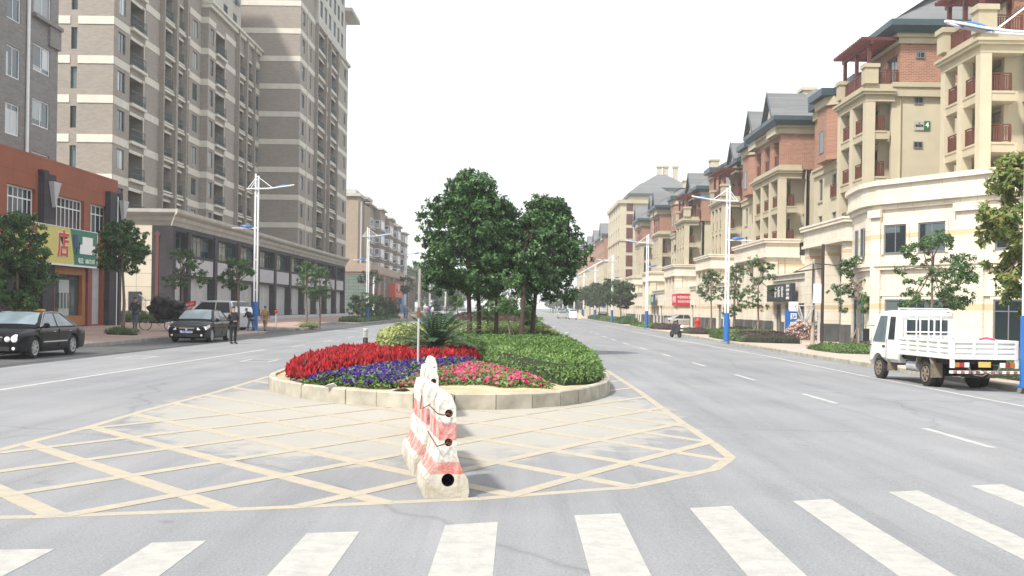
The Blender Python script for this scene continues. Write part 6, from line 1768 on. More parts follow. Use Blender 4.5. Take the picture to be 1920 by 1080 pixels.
def wheel(t, x, y, r, w, spokes=7, rimr=.66, rim='alloy', tyre='rubber', dish=.0):
    """axis along local Y; outer side at sign(y)"""
    s = 1 if y > 0 else -1
    root = MB()
    pr = [(r*.62, -w/2), (r*.9, -w/2), (r, -w*.36), (r, w*.36), (r*.9, w/2), (r*.70, w/2), (r*.68, w*.30), (r*.05, w*.30)]
    if s < 0: pr = [(a, -b) for a, b in pr]
    root.lathe((x, y, r), pr, 28, 'y')
    o = put('wheel', root, M[tyre], t, smooth=True, fixn=True)
    m = MB(); yo = y+s*w*.43
    for k in range(28):
        a = 2*math.pi*k/28; b = 2*math.pi*(k+1)/28
        for (r0, r1, h0, h1) in ((rimr*r, rimr*r*1.03, 0, .012),):
            m.hexa([(x+r*rimr*.9*math.cos(a), yo-.02*s, r+r*rimr*.9*math.sin(a)), (x+r*rimr*1.02*math.cos(a), yo-.02*s, r+r*rimr*1.02*math.sin(a)), (x+r*rimr*1.02*math.cos(b), yo-.02*s, r+r*rimr*1.02*math.sin(b)), (x+r*rimr*.9*math.cos(b), yo-.02*s, r+r*rimr*.9*math.sin(b))],
                   [(x+r*rimr*.9*math.cos(a), yo+.012*s, r+r*rimr*.9*math.sin(a)), (x+r*rimr*1.02*math.cos(a), yo+.02*s, r+r*rimr*1.02*math.sin(a)), (x+r*rimr*1.02*math.cos(b), yo+.02*s, r+r*rimr*1.02*math.sin(b)), (x+r*rimr*.9*math.cos(b), yo+.012*s, r+r*rimr*.9*math.sin(b))])
    for k in range(spokes):
        a = 2*math.pi*k/spokes; ca, sa_ = math.cos(a), math.sin(a); wd = .035 if spokes > 4 else .09
        def q(rr, o_, dy): return (x+rr*ca-o_*sa_, yo+dy*s, r+rr*sa_+o_*ca)
        m.hexa([q(.03, -wd, -.03), q(r*rimr*.92, -wd*.9, -.02), q(r*rimr*.92, wd*.9, -.02), q(.03, wd, -.03)], [q(.03, -wd*.9, .015), q(r*rimr*.92, -wd*.7, .01), q(r*rimr*.92, wd*.7, .01), q(.03, wd*.9, .015)])
    m.lathe((x, yo-.01*s, r), [(.055, -.03*s), (.06, .02*s), (.03, .03*s)], 12, 'y')
    put('rim', m, M[rim], o)
    return o

def car(kind, label, cat, L, W, H, wb, fo, paint, belt, hood, deck, gh, r=.31, zb=.20, group=None, glass='car_glass', nose=.10, tail=.08, spokes=7, roofw=.76, lampstyle='oval', rr_=0):
    """x forward, front bumper at x=0, going to -L. belt(x),hood heights; gh=(windscreen base, roof front, roof rear, rear glass base)"""
    t = thing(kind, label, cat, (0, 0, 0), group)
    hw = W/2; xf = -fo; xr = -fo-wb; n = 74
    def topz(x):   # centre line height of lower body
        if x > gh[0]: u = (0-x)/(0-gh[0]); return hood[0]+(hood[1]-hood[0])*u**.55
        if x < gh[3]: u = (x-gh[3])/(-L-gh[3]); return deck[0]+(deck[1]-deck[0])*u**1.5
        return belt+.02
    def wid(x):
        u = -x/L
        f = 1-nose*max(0, 1-u/.16)**2.0-tail*max(0, (u-.86)/.14)**2
        return hw*f
    def endin(x):
        u = -x/L; return max(0, 1-u/.03)**2*.10+max(0, (u-.975)/.025)**2*.06
    rings = []
    for i in range(n+1):
        x = -L*i/n; w = wid(x); zt = topz(x); zs = min(zt-.04, belt-.03) if (x > gh[0] or x < gh[3]) else belt-.03
        ar = 0
        for xw in (xf, xr):
            d = abs(x-xw); R_ = r+.055
            if d < R_: ar = max(ar, r+math.sqrt(R_*R_-d*d))
        k = endin(x); zlow = zb+k*.6
        P_ = [(0, zlow), (w*.80, zlow), (w*.955, zlow+.03), (w*.985, zlow+.20), (w, (zlow+zs)*.5+.05), (w*.985, zs-.10), (w*.93, zs), (w*.80, zs+(zt-zs)*.75), (w*.45, zt+.0), (0, zt+.015)]
        Q = []
        for j, (a, z) in enumerate(P_):
            if 2 <= j <= 5 or j == 1: z = max(z, ar) if j > 1 else (max(z, ar) if ar else z)
            Q.append((a, min(z, zs) if 1 <= j <= 5 and ar else z))
        rings.append([(x, a, z) for a, z in Q]+[(x, -a, z) for a, z in Q[::-1][1:-1]])
    m = MB(); k = len(rings[0])
    m.add([p for r_ in rings for p in r_], [(i*k+j, i*k+(j+1) % k, (i+1)*k+(j+1) % k, (i+1)*k+j) for i in range(n) for j in range(k)]+[tuple(range(k)), tuple(range(n*k, n*k+k))])
    # greenhouse shell
    bx = lambda z0: z0
    def ghsec(x, z, w): return [(x, w, belt-.05), (x, w*.985, belt+.0), (x, w*.86+(.0), z-.10), (x, w*.74, z-.02), (x, w*.35, z+.012), (x, 0, z+.016)]
    st = []
    for i in range(25):
        u = i/24; x = gh[0]+(gh[3]-gh[0])*u
        if x > gh[1]: v = (gh[0]-x)/(gh[0]-gh[1]); z = belt+(H-.03-belt)*(1-(1-v)**1.35)
        elif x < gh[2]: v = (x-gh[3])/(gh[2]-gh[3]); z = belt+(H-.05-belt)*(1-(1-v)**1.5)
        else: v = (gh[1]-x)/(gh[1]-gh[2]); z = H-.03+.03*math.sin(math.pi*v)-.02*v
        w0 = hw*.90
        zz = max(z, belt+.001); f = (zz-belt)/(H-belt)
        sec = [(x, w0, belt-.05), (x, w0*(1-.0*f), belt), (x, w0*(1-(1-roofw)*f*.85), belt+(zz-belt)*.88), (x, w0*(1-(1-roofw)*f)-.06*f, zz-.01*f), (x, w0*.45, zz+.008*f), (x, 0, zz+.012*f)]
        st.append(sec+[(a, -b, c) for a, b, c in sec[::-1][1:]])
    k2 = len(st[0]); m.add([p for r_ in st for p in r_], [(i*k2+j, i*k2+j+1, (i+1)*k2+j+1, (i+1)*k2+j) for i in range(24) for j in range(k2-1)])
    body = put('body', m, M[paint], t, smooth=True, fixn=True)
    try: body.data.set_sharp_from_angle(angle=R(50))
    except Exception: pass
    # under tray and wheel wells
    m = MB(); m.box(-L+.25, -.25, -hw*.78, hw*.78, zb-.03, belt-.12); put('underbody', m, M['seal'], t)
    # side windows on the shell plane
    w0 = hw*.90; zt_ = belt+(H-belt)*.86
    def side(x, z, s, o=.006):
        f = (z-belt)/(H-belt); return (x, s*(w0*(1-(1-roofw)*f*.97)+o), z)
    fr, rrx = gh[0], gh[3]
    xA = gh[0]-.28; xT = gh[1]-.08; xB = gh[2]+.12; xC = gh[3]+.30; xm = (xT+xB)/2-.05
    for s in (1, -1):
        for (a, b, c, d) in ((xA, xm+.04, xm+.03, xT), (xm-.06, xC, xB, xm-.05)):
            g = MB(); zb_ = belt+.025
            mid1 = ((a+d)/2+.0, (zb_+zt_)/2); 
            g.add([side(a, zb_, s), side(b, zb_, s), side((b+c)/2, (zb_+zt_)/2, s, .008), side(c, zt_, s), side(d, zt_, s), side((a+d)/2, (zb_+zt_)/2, s, .008)], [(0, 1, 2, 3, 4, 5)])
            put('window', g, M[glass], t)
        g = MB(); g.tube([side(xA+.06, belt+.01, s, .008), side(xT+.08, zt_+.03, s, .01), side((xT+xB)/2, zt_+.045, s, .01), side(xB-.08, zt_+.03, s, .01), side(xC-.12, belt+.01, s, .008)], .011, 5); put('window_trim', g, M['chrome'] if lampstyle == 'oval' else M['seal'], t)
    # windscreens following the shell
    def screen(i0, i1, nm, gl):
        g = MB(); V = []
        rows = list(range(i0, i1+1)); cols = [1, 2, 3, 4, 5, 6, 7, 8, 9]
        for i in rows:
            for q in range(9):
                u = -1+q/4; sec = st[i]; wmax = sec[3][1]*.97+.02; zc = sec[5][2]
                V.append((sec[0][0]+(.008 if i0 < 12 else -.008), u*wmax, zc-.025*abs(u)**2.5+.012))
        g.add(V, [(a*9+b, a*9+b+1, (a+1)*9+b+1, (a+1)*9+b) for a in range(len(rows)-1) for b in range(8)])
        put(nm, g, M[gl], t, smooth=True)
    i1 = max(2, int(round(24*(gh[0]-gh[1])/(gh[0]-gh[3])))); i2 = int(round(24*(gh[0]-gh[2])/(gh[0]-gh[3])))
    screen(1, i1, 'windscreen', 'car_glass_pale' if paint == 'paint_black' else glass); screen(i2, 23, 'rear_window', glass)
    for xw in (xf, xr):
        for s in (1, -1): wheel(t, xw, s*(hw-.125), r, .20, spokes)
    # lamps, grille, bumpers, mirrors, handles, plates
    for s in (1, -1):
        g = MB()
        yy = s*hw*.66; zz = hood[0]-.09
        if lampstyle == 'oval':
            g.lathe((-.02, s*hw*.74, zz), [(.03, .045), (.10, .02), (.135, -.06), (.14, -.2)], 16, 'x'); g.lathe((.0, s*hw*.52, zz-.01), [(.02, .05), (.08, .02), (.10, -.08), (.10, -.2)], 16, 'x')
        else:
            g.hexa([(.03, s*hw*.50, zz-.03), (-.05, s*hw*.955, zz-.02), (-.50, s*hw*1.0, zz+.10), (-.35, s*hw*.5, zz+.05)], [(.0, s*hw*.52, zz+.09), (-.07, s*hw*.93, zz+.13), (-.50, s*hw*.97, zz+.20), (-.35, s*hw*.56, zz+.19)])
        put('headlight', g, M['lamp_glass'], t, fixn=True, smooth=lampstyle == 'oval')
        g = MB(); g.hexa([(-L-.012, s*hw*.55, belt-.28), (-L+.25, s*hw*.965, belt-.28), (-L+.3, s*hw*.80, belt-.28), (-L+.15, s*hw*.55, belt-.28)], [(-L-.005, s*hw*.55, belt-.08), (-L+.22, s*hw*.95, belt-.08), (-L+.3, s*hw*.80, belt-.08), (-L+.15, s*hw*.55, belt-.08)]); put('tail_light', g, M['lamp_red'], t, fixn=True)
        g = MB(); xm_ = gh[0]-.32; g.lathe((xm_, s*(hw+.07), belt+.06), [(.03, -.10), (.085, -.05), (.09, .03), (.05, .09)], 12, 'x'); g.tube([(xm_-.02, s*(hw-.10), belt+.0), (xm_, s*(hw+.03), belt+.04)], .025, 6); put('mirror', g, M[paint], t, smooth=True)
        for xx in (xA-.75, xm-.80):
            g = MB(); g.tube([(xx+.09, s*(hw+.004), belt-.14), (xx, s*(hw+.02), belt-.135), (xx-.09, s*(hw+.004), belt-.14)], .016, 6); put('door_handle', g, M['chrome'] if lampstyle == 'oval' else M[paint], t)
        g = MB()
        for xx in (gh[0]-.05, xm, xC-.15): g.box(xx-.006, xx+.006, s*(hw*.97), s*(hw+.003), zb+.12, belt-.06)
        puts('door_seam', g, M['seal'], t)
        g = MB(); g.box(xr+.5, xf-.5, s*(hw-.02), s*(hw+.012), .47, .51); put('side_strip', g, M['chrome'] if lampstyle == 'oval' else M[paint], t)
        g = MB(); g.lathe((-.05, s*hw*.72, .33), [(.02, .06), (.05, .05), (.06, -.05)], 10, 'x'); put('fog_light', g, M['lamp_glass'], t)
    g = MB(); zz = hood[0]-.10; g.box(-.10, .018, -hw*.36, hw*.36, zz-.07, zz+.05); put('grille', g, M['seal'], t)
    g = MB(); g.box(-.1, .026, -hw*.38, hw*.38, zz+.05, zz+.075); g.lathe((.03, 0, zz), [(.05, 0), (.05, .012)], 12, 'x'); put('grille_trim', g, M['chrome'], t)
    g = MB(); g.box(-.1, .03, -hw*.6, hw*.6, .26, .38); put('air_intake', g, M['seal'], t)
    return t
M['plate_blue'] = pm('plate_blue', (.02, .05, .30), .4, .05)
def plate(t, txt, zc=.47):
    g = MB(); g.box(.031, .045, -.22, .22, zc-.07, zc+.07); p = put('number_plate', g, M['plate_blue'], t)
    me = text_mesh(txt, .115, .004, .003); me.transform(Matrix.Translation((.05, 0, zc)) @ Matrix.Rotation(R(90), 4, 'Z') @ Matrix.Rotation(R(90), 4, 'X')); me.materials.append(Mwh)
    inst('plate_lettering', me, (0, 0, 0), p)
auto1 = car('parked_car', 'glossy black saloon with round twin headlights parked nearest on the left', 'car', 4.72, 1.80, 1.42, 2.72, .92, 'paint_black', .93, (.70, .92), (1.0, .96), (-1.15, -1.95, -3.15, -4.15), r=.33, glass='car_glass_pale')
place(auto1, (-15.42, 31.15, 0), R(-90))
auto2 = car('parked_car', 'black saloon with angular headlights and blue plate beside the guard', 'car', 4.40, 1.80, 1.47, 2.64, .88, 'paint_black', .93, (.68, .96), (1.06, 1.0), (-1.05, -1.85, -3.05, -3.95), r=.32, lampstyle='wedge', glass='car_glass')
plate(auto2, '鄂A·HG132')
place(auto2, (-14.55, 46.75, 0), R(-90))
auto3 = car('parked_car', 'silver saloon parked broadside in the gap between the right buildings', 'car', 4.5, 1.76, 1.46, 2.6, .9, 'paint_silver', .92, (.70, .92), (1.02, 1.0), (-1.05, -1.8, -3.1, -4.0), r=.31, lampstyle='wedge')
place(auto3, (22.9, 133.6, -.22), R(8))
auto4 = car('people_carrier', 'white people carrier with dark side glass behind the black saloon', 'van', 4.75, 1.80, 1.80, 2.85, .9, 'paint_white', 1.05, (.82, 1.06), (1.1, 1.06), (-.75, -1.75, -4.3, -4.68), r=.33, lampstyle='wedge', roofw=.86, tail=.04)
place(auto4, (-20.4, 66.3, .12), R(148))
auto5 = car('minivan', 'small white minivan driving towards the camera on the far left lane', 'van', 3.8, 1.55, 1.85, 2.3, .7, 'paint_white', 1.0, (.82, 1.02), (1.1, 1.06), (-.45, -1.25, -3.45, -3.76), r=.29, lampstyle='wedge', roofw=.86, tail=.04)
place(auto5, (-11.1, 149, 0), R(-92))
for i, (x, y, l, a) in enumerate(((-10.8, 172, 'silver car just right of the white minivan', -92), (-10.0, 190, 'second silver car behind the minivan, nearest the trees', -92))):
    c = dup(auto3, (x, y, 0), R(a), l)
auto6 = dup(auto5, (9.9, 196, -.18), R(90), 'white minivan driving away on the far right carriageway'); 
auto7 = dup(auto3, (8.4, 206, -.15), R(90), 'pale car just left of the far white minivan')
for i, (x, y, l) in enumerate(((16.5, 205, 'dark shape of a car parked beyond the right lamp posts'), (17.5, 222, 'pale car parked farther beyond the right lamp posts'))):
    dup(auto1 if i == 0 else auto3, (x, y, -.15), R(80), l)

# white flatbed truck ------------------------------------
t = thing('flatbed_truck', 'white flatbed truck with ribbed side boards and muddy wheels at the right kerb', 'truck', (0, 0, 0))
TW = .84
# x forward, rear of bed at x=0, nose at x=5.45
m = MB()
def cabsec(x, zr, zl, w):
    return [(x, 0, zl), (x, w*.9, zl), (x, w, zl+.1), (x, w*1.0, 1.05), (x, w*.985, 1.25), (x, w*.90, zr-.12), (x, w*.82, zr-.02), (x, w*.4, zr+.01), (x, 0, zr+.015)]
secs = []
cst = [(3.22, 1.98, .62), (3.25, 2.02, .55), (3.6, 2.06, .55), (4.2, 2.07, .55), (4.7, 2.05, .55), (4.86, 1.98, .50), (5.02, 1.72, .48), (5.20, 1.40, .45), (5.34, 1.10, .42), (5.42, .85, .42), (5.44, .55, .44)]
fx = 4.62
fine = []
for i in range(len(cst)-1):
    a, b = cst[i], cst[i+1]; k_ = max(1, int((b[0]-a[0])/.07))
    for j in range(k_): fine.append(tuple(a[q]+(b[q]-a[q])*j/k_ for q in range(3)))
fine.append(cst[-1])
for x, zr, zl in fine:
    w = TW*(1-.12*max(0, (x-5.1)/.34)**2); s_ = cabsec(x, zr, zl, w)
    d = abs(x-fx); ar = .36+math.sqrt(max(0, .43**2-d*d)) if d < .43 else 0
    s_ = [(a, b, max(c, ar) if 1 <= j <= 3 else c) for j, (a, b, c) in enumerate(s_)]
    if zr < 1.3: s_ = [(a, b, min(c, zr-.0+.0) if c > zr else c) for a, b, c in s_]
    secs.append(s_+[(a, -b, c) for a, b, c in s_[::-1][1:-1]])
k = len(secs[0]); n = len(secs)
m.add([p for s_ in secs for p in s_], [(i*k+j, i*k+(j+1) % k, (i+1)*k+(j+1) % k, (i+1)*k+j) for i in range(n-1) for j in range(k)]+[tuple(range(k)), tuple(range((n-1)*k, n*k))])
cab = put('cab', m, M['truck_white'], t, smooth=True, fixn=True)
def cs(x, z, s, o=.008):
    f = (z-1.25)/(1.94-1.25); return (x, s*(TW*(.985-(.085)*f)+o), z)
for s in (1, -1):
    g = MB(); g.add([cs(4.98, 1.14, s, .016), cs(4.12, 1.14, s, .016), cs(4.12, 1.9, s), cs(4.62, 1.9, s)], [(0, 1, 2, 3)]); put('door_window', g, M['car_glass_pale'], cab)
    g = MB(); g.add([cs(3.92, 1.22, s, .014), cs(3.50, 1.22, s, .014), cs(3.56, 1.88, s), cs(3.92, 1.88, s)], [(0, 1, 2, 3)]); put('quarter_window', g, M['car_glass'], cab)
    g = MB(); g.box(4.03, 4.045, s*(TW*.985-.0), s*(TW+.006), .66, 1.2); g.box(4.05, 4.5, s*TW*.98, s*(TW+.004), .655, .668); put('door_seam', g, M['seal'], cab)
    g = MB(); g.box(4.12, 4.28, s*(TW-.01), s*(TW+.022), .98, 1.03); put('door_handle', g, M['seal'], cab)
    g = MB(); g.box(5.02, 5.1, s*(TW+.10), s*(TW+.26), 1.12, 1.5); g.tube([(5.0, s*(TW-.05), 1.6), (5.06, s*(TW+.2), 1.58), (5.06, s*(TW+.2), 1.05), (5.1, s*(TW-.05), 1.0)], .013, 5); put('mirror', g, M['seal'], cab)
g = MB(); g.add([(4.93, -.62, 1.9), (4.93, .62, 1.9), (5.30, .70, 1.22), (5.30, -.70, 1.22)], [(0, 1, 2, 3)]); g.v = [(a+.03, b, c+.01) for a, b, c in g.v]; put('windscreen', g, M['car_glass'], cab)
for i, (a, b) in enumerate(((-.60, -.24), (-.18, .18), (.24, .60))):
    g = MB(); g.box(3.20, 3.215, a, b, 1.38, 1.80); put('rear_window', g, M['car_glass'], cab)
g = MB()
for y_ in (-.55, -.2, .15, .5): g.box(3.205, 3.218, y_, y_+.16, .8, 1.3)
puts('cab_rib', g, M['truck_white'], cab)
# bed
zf = .92
m = MB(); m.box(0.02, 3.1, -.86, .86, zf-.08, zf); put('bed_floor', m, M['truck_white'], t)
def board(nm, a0, a1, fixed, axis, label=None):
    g = MB(); z0, z1 = zf-.10, zf+.38; T = .035; s = 1 if fixed > 0 else -1
    def bx(p0, p1, c0, auto1, o0, o1):
        if axis == 'x': g.box(p0, p1, fixed+s*o0, fixed+s*o1, c0, auto1)
        else: g.box(fixed-o1, fixed-o0, p0, p1, c0, auto1)
    bx(a0, a1, z0, z1, -T, 0)
    bx(a0, a1, z1-.06, z1+.01, .0, .03); bx(a0, a1, z0, z0+.07, .0, .03); bx(a0, a1, z0+.16, z0+.21, .0, .02); bx(a0, a1, z0+.29, z0+.34, .0, .02)
    nn_ = max(2, int(round((a1-a0)/.62)))
    for i in range(nn_+1):
        a = a0+(a1-a0)*i/nn_; a = min(max(a, a0+.04), a1-.04); bx(a-.035, a+.035, z0, z1, .0, .045)
    return put(nm, g, M['truck_white'], t)
board('side_board', .02, 3.1, .88, 'x'); board('side_board', .02, 3.1, -.88, 'x'); board('tail_board', -.88, .88, .0, 'y')
m = MB()
for s in (1, -1): m.box(-.03, .04, s*.80, s*.90, zf-.32, zf-.10)
puts('corner_bracket', m, M['truck_white'], t)
# headboard rack
m = MB(); xb = 3.12
for y_ in (-.80, -.36, 0, .36, .80): m.tube([(xb, y_, zf), (xb, y_, 1.98 if abs(y_) > .5 else 2.06)], .022, 6)
m.tube([(xb, -.80, 1.98), (xb, -.62, 2.06), (xb, .62, 2.06), (xb, .80, 1.98)], .024, 6); m.tube([(xb, -.80, 1.45), (xb, .80, 1.45)], .02, 6); m.tube([(xb, -.80, 1.98), (xb+.35, -.75, 2.12), (xb+.35, .75, 2.12), (xb, .80, 1.98)], .018, 6)
put('rack', m, M['truck_white'], t)
# chassis, wheels, guards
m = MB()
for s in (1, -1): m.box(.1, 5.0, s*.30, s*.42, .50, .66)
m.box(.3, 3.1, -.75, .75, .68, .80); m.box(2.35, 2.95, .35, .72, .38, .66); m.box(4.2, 5.2, -.6, .6, .45, .75)
for x_ in (.4, 1.3, 2.2, 3.0): m.box(x_, x_+.08, -.8, .8, .72, zf-.1)
put('chassis', m, M['seal'], t)
m = MB(); m.lathe((2.55, .62, .52), [(.14, -.25), (.16, -.2), (.16, .3), (.14, .35)], 14, 'x'); put('fuel_tank', m, M['grey_metal'], t)
m = MB(); m.box(1.55, 1.60, -.30, .30, .30, .5); m.tube([(1.55, -.7, .36), (1.55, .7, .36)], .06, 8); put('axle', m, M['seal'], t)
for s in (1, -1):
    wheel(t, fx, s*(TW-.12), .35, .19, 6, .6, 'mud', 'rubber'); wheel(t, 1.55, s*(TW-.10), .35, .18, 6, .6, 'mud', 'rubber'); wheel(t, 1.55, s*(TW-.32), .35, .18, 6, .6, 'mud', 'rubber')
    m = MB(); 
    m.hexa([(2.0, s*.60, .60), (2.03, s*.60, .60), (2.03, s*.88, .60), (2.0, s*.88, .60)], [(1.90, s*.60, .84), (1.93, s*.60, .84), (1.93, s*.88, .84), (1.90, s*.88, .84)])
    m.box(1.06, 1.09, s*.58, s*.90, .28, .66); m.hexa([(1.06, s*.58, .66), (1.09, s*.58, .66), (1.09, s*.90, .66), (1.06, s*.90, .66)], [(1.16, s*.58, .82), (1.19, s*.58, .82), (1.19, s*.90, .82), (1.16, s*.90, .82)])
    m.box(3.9, 3.93, s*.55, s*.84, .30, .62)
    puts('mudguard', m, M['mud'], t)
    for j, (mt, o) in enumerate((('lamp_amber', .0), ('lamp_red', .13), ('lamp_glass', .26))):
        g = MB(); a = s*(.80-o); g.box(-.035, .01, a, a-s*.125, .62, .74); put('tail_light', g, M[mt], t)
g = MB(); g.box(-.03, .0, -.16, .16, .62, .76); pl = put('number_plate', g, pm('plate_yellow', (.48, .36, .10), .5, .1), t)
m = MB(); m.box(-.06, .02, -.92, .92, .46, .53); bb = put('rear_bumper', m, M['white_metal'], t)
m = MB()
for i in range(-4, 5): m.box(-.066, -.061, i*.20-.05, i*.20+.05, .462, .528)
puts('red_stripe', m, pm('bumper_red', (.30, .09, .06), .6, .2), bb)
m = MB(); m.lathe((.42, .05, .34), [(.16, 0), (.31, 0), (.34, .05), (.34, .13), (.31, .17), (.16, .17)], 24, 'z'); put('spare_wheel', m, M['rubber'], t)
m = MB(); m.tube([(-.07, .45, .6), (-.1, .3, .42), (-.1, .1, .40), (-.09, -.1, .5), (-.09, -.3, .52), (-.1, -.45, .45)], .012, 5); m.tube([(-.07, .4, .52), (-.1, .15, .55), (-.1, -.15, .44), (-.08, -.4, .62)], .012, 5); put('rope', m, M['mud'], t)
m = MB(); m.tube([(.5, -.55, zf+.40), (.6, -.35, zf+.44), (.65, -.2, zf+.40)], .03, 6); put('cloth', m, pm('pink_cloth', (.42, .06, .13), .8), t)
place(t, (11.98, 27.45, -.22), R(94.5))

# moped ------------------------------------------------------
t = thing('moped', 'dark moped standing at the right kerb, seen from behind', 'moped', (0, 0, 0))
for xw, r_ in ((0, .25), (1.22, .25)):
    m = MB(); m.lathe((xw, 0, r_), [(.13, -.05), (.22, -.06), (.25, -.02), (.25, .02), (.22, .06), (.13, .05)], 20, 'y'); w_ = put('wheel', m, M['rubber'], t, smooth=True, fixn=True)
    m = MB(); m.lathe((xw, 0, r_), [(.13, -.03), (.13, .03), (.04, .04)], 14, 'y'); put('rim', m, M['alloy'], w_)
m = MB(); m.hexa([(-.25, -.12, .45), (.45, -.14, .28), (.45, .14, .28), (-.25, .12, .45)], [(-.30, -.13, .66), (.42, -.15, .66), (.42, .15, .66), (-.30, .13, .66)]); m.box(.45, .95, -.13, .13, .22, .30); m.hexa([(.88, -.16, .25), (.98, -.16, .25), (.98, .16, .25), (.88, .16, .25)], [(1.0, -.19, .88), (1.10, -.12, .88), (1.10, .12, .88), (1.0, .19, .88)])
put('body', m, M['dark_metal'], t, bevel=.03)
m = MB(); m.hexa([(-.28, -.12, .665), (.40, -.12, .665), (.40, .12, .665), (-.28, .12, .665)], [(-.25, -.10, .76), (.36, -.11, .74), (.36, .11, .74), (-.25, .10, .76)]); put('seat', m, M['black'], t, bevel=.03)
m = MB(); m.tube([(1.0, -.34, 1.0), (1.03, -.12, .95), (1.05, 0, .93), (1.03, .12, .95), (1.0, .34, 1.0)], .018, 6); m.tube([(1.05, 0, .95), (1.2, 0, .3)], .03, 6); put('handlebar', m, M['dark_metal'], t)
for s in (1, -1):
    m = MB(); m.tube([(1.02, s*.2, .97), (1.02, s*.3, 1.16)], .008, 5); m.lathe((1.02, s*.33, 1.2), [(.03, -.01), (.07, 0), (.03, .01)], 10, 'x'); put('mirror', m, M['black'], t)
m = MB(); m.lathe((-.42, 0, .80), [(.04, -.10), (.12, -.07), (.14, .02), (.11, .09), (.03, .13)], 14); put('helmet_box', m, M['white_metal'], t, smooth=True)
m = MB(); m.box(-.36, -.34, -.1, .1, .5, .62); put('number_plate', m, Mwh, t)
m = MB(); m.box(-.345, -.30, -.09, .09, .635, .70); put('tail_light', m, M['lamp_red'], t)
m = MB(); m.tube([(.3, .05, .28), (.2, .3, .02)], .015, 5); put('stand', m, M['grey_metal'], t)
place(t, (11.5, 76.0, -.215), R(108))

# ---------------- barriers ----------------
def barrier_mat():
    m, nt, b = _nt('barrier_concrete')
    tc = N(nt, 'ShaderNodeTexCoord'); p = tc.outputs['Object']; g = N(nt, 'ShaderNodeNewGeometry')
    s = N(nt, 'ShaderNodeSeparateXYZ'); nt.links.new(p, s.inputs[0])
    red = N(nt, 'ShaderNodeValToRGB'); e = red.color_ramp.elements
    stops = [(0, 0), (.215, 0), (.225, 1), (.325, 1), (.335, 0), (.515, 0), (.53, 1), (.685, 1), (.70, 0)]
    while len(e) < len(stops): e.new(.5)
    for i, (q, v) in enumerate(stops): e[i].position = q; e[i].color = (v, v, v, 1)
    red.color_ramp.interpolation = 'LINEAR'
    wob = N(nt, 'ShaderNodeMath', operation='MULTIPLY_ADD'); wob.inputs[1].default_value = .05; nt.links.new(noise(nt, p, 3, 4), wob.inputs[0]); nt.links.new(s.outputs[2], wob.inputs[2])
    of = N(nt, 'ShaderNodeMath', operation='SUBTRACT'); of.inputs[1].default_value = .025; nt.links.new(wob.outputs[0], of.inputs[0]); nt.links.new(of.outputs[0], red.inputs[0])
    wear = ramp(nt, noise(nt, p, 7, 8, .8), [(.42, .95), (.60, .3)])
    mm = N(nt, 'ShaderNodeMath', operation='MULTIPLY'); nt.links.new(red.outputs[0], mm.inputs[0]); nt.links.new(wear, mm.inputs[1])
    white = ramp(nt, noise(nt, p, 5, 9, .7), [(.34, (.16, .145, .12)), (.43, (.42, .39, .33)), (.52, (.60, .585, .54)), (.62, (.68, .67, .64))])
    low = N(nt, 'ShaderNodeMapRange'); low.inputs[1].default_value = .45; low.inputs[2].default_value = .0; nt.links.new(s.outputs[2], low.inputs[0])
    lw = N(nt, 'ShaderNodeMath', operation='MULTIPLY'); lw.inputs[1].default_value = .75; nt.links.new(low.outputs[0], lw.inputs[0])
    white = mix(nt, lw.outputs[0], white, (.38, .34, .26))
    # rusty runs
    st = N(nt, 'ShaderNodeMapping'); st.inputs['Scale'].default_value = (9, 9, .8); nt.links.new(p, st.inputs[0])
    rs_ = ramp(nt, noise(nt, st.outputs[0], 1.6, 3), [(.60, 0.0), (.72, .55)])
    white = mix(nt, rs_, white, (.42, .26, .12))
    c = mix(nt, mm.outputs[0], white, (.50, .10, .085))
    grime = ramp(nt, noise(nt, p, 16, 6, .8), [(.26, .35), (.42, 1.0)])
    nt.links.new(mix(nt, .7, c, grime, 'MULTIPLY'), b.inputs['Base Color']); b.inputs['Roughness'].default_value = .9
    bump(nt, b, noise(nt, p, 26, 8, .7), .6, .02)
    return m
M['barrier'] = barrier_mat()
M['rust'] = pm('rust', (.14, .055, .028), .8, .3, 12)
M['hole'] = pm('hole', (.012, .011, .010), .9, .1)
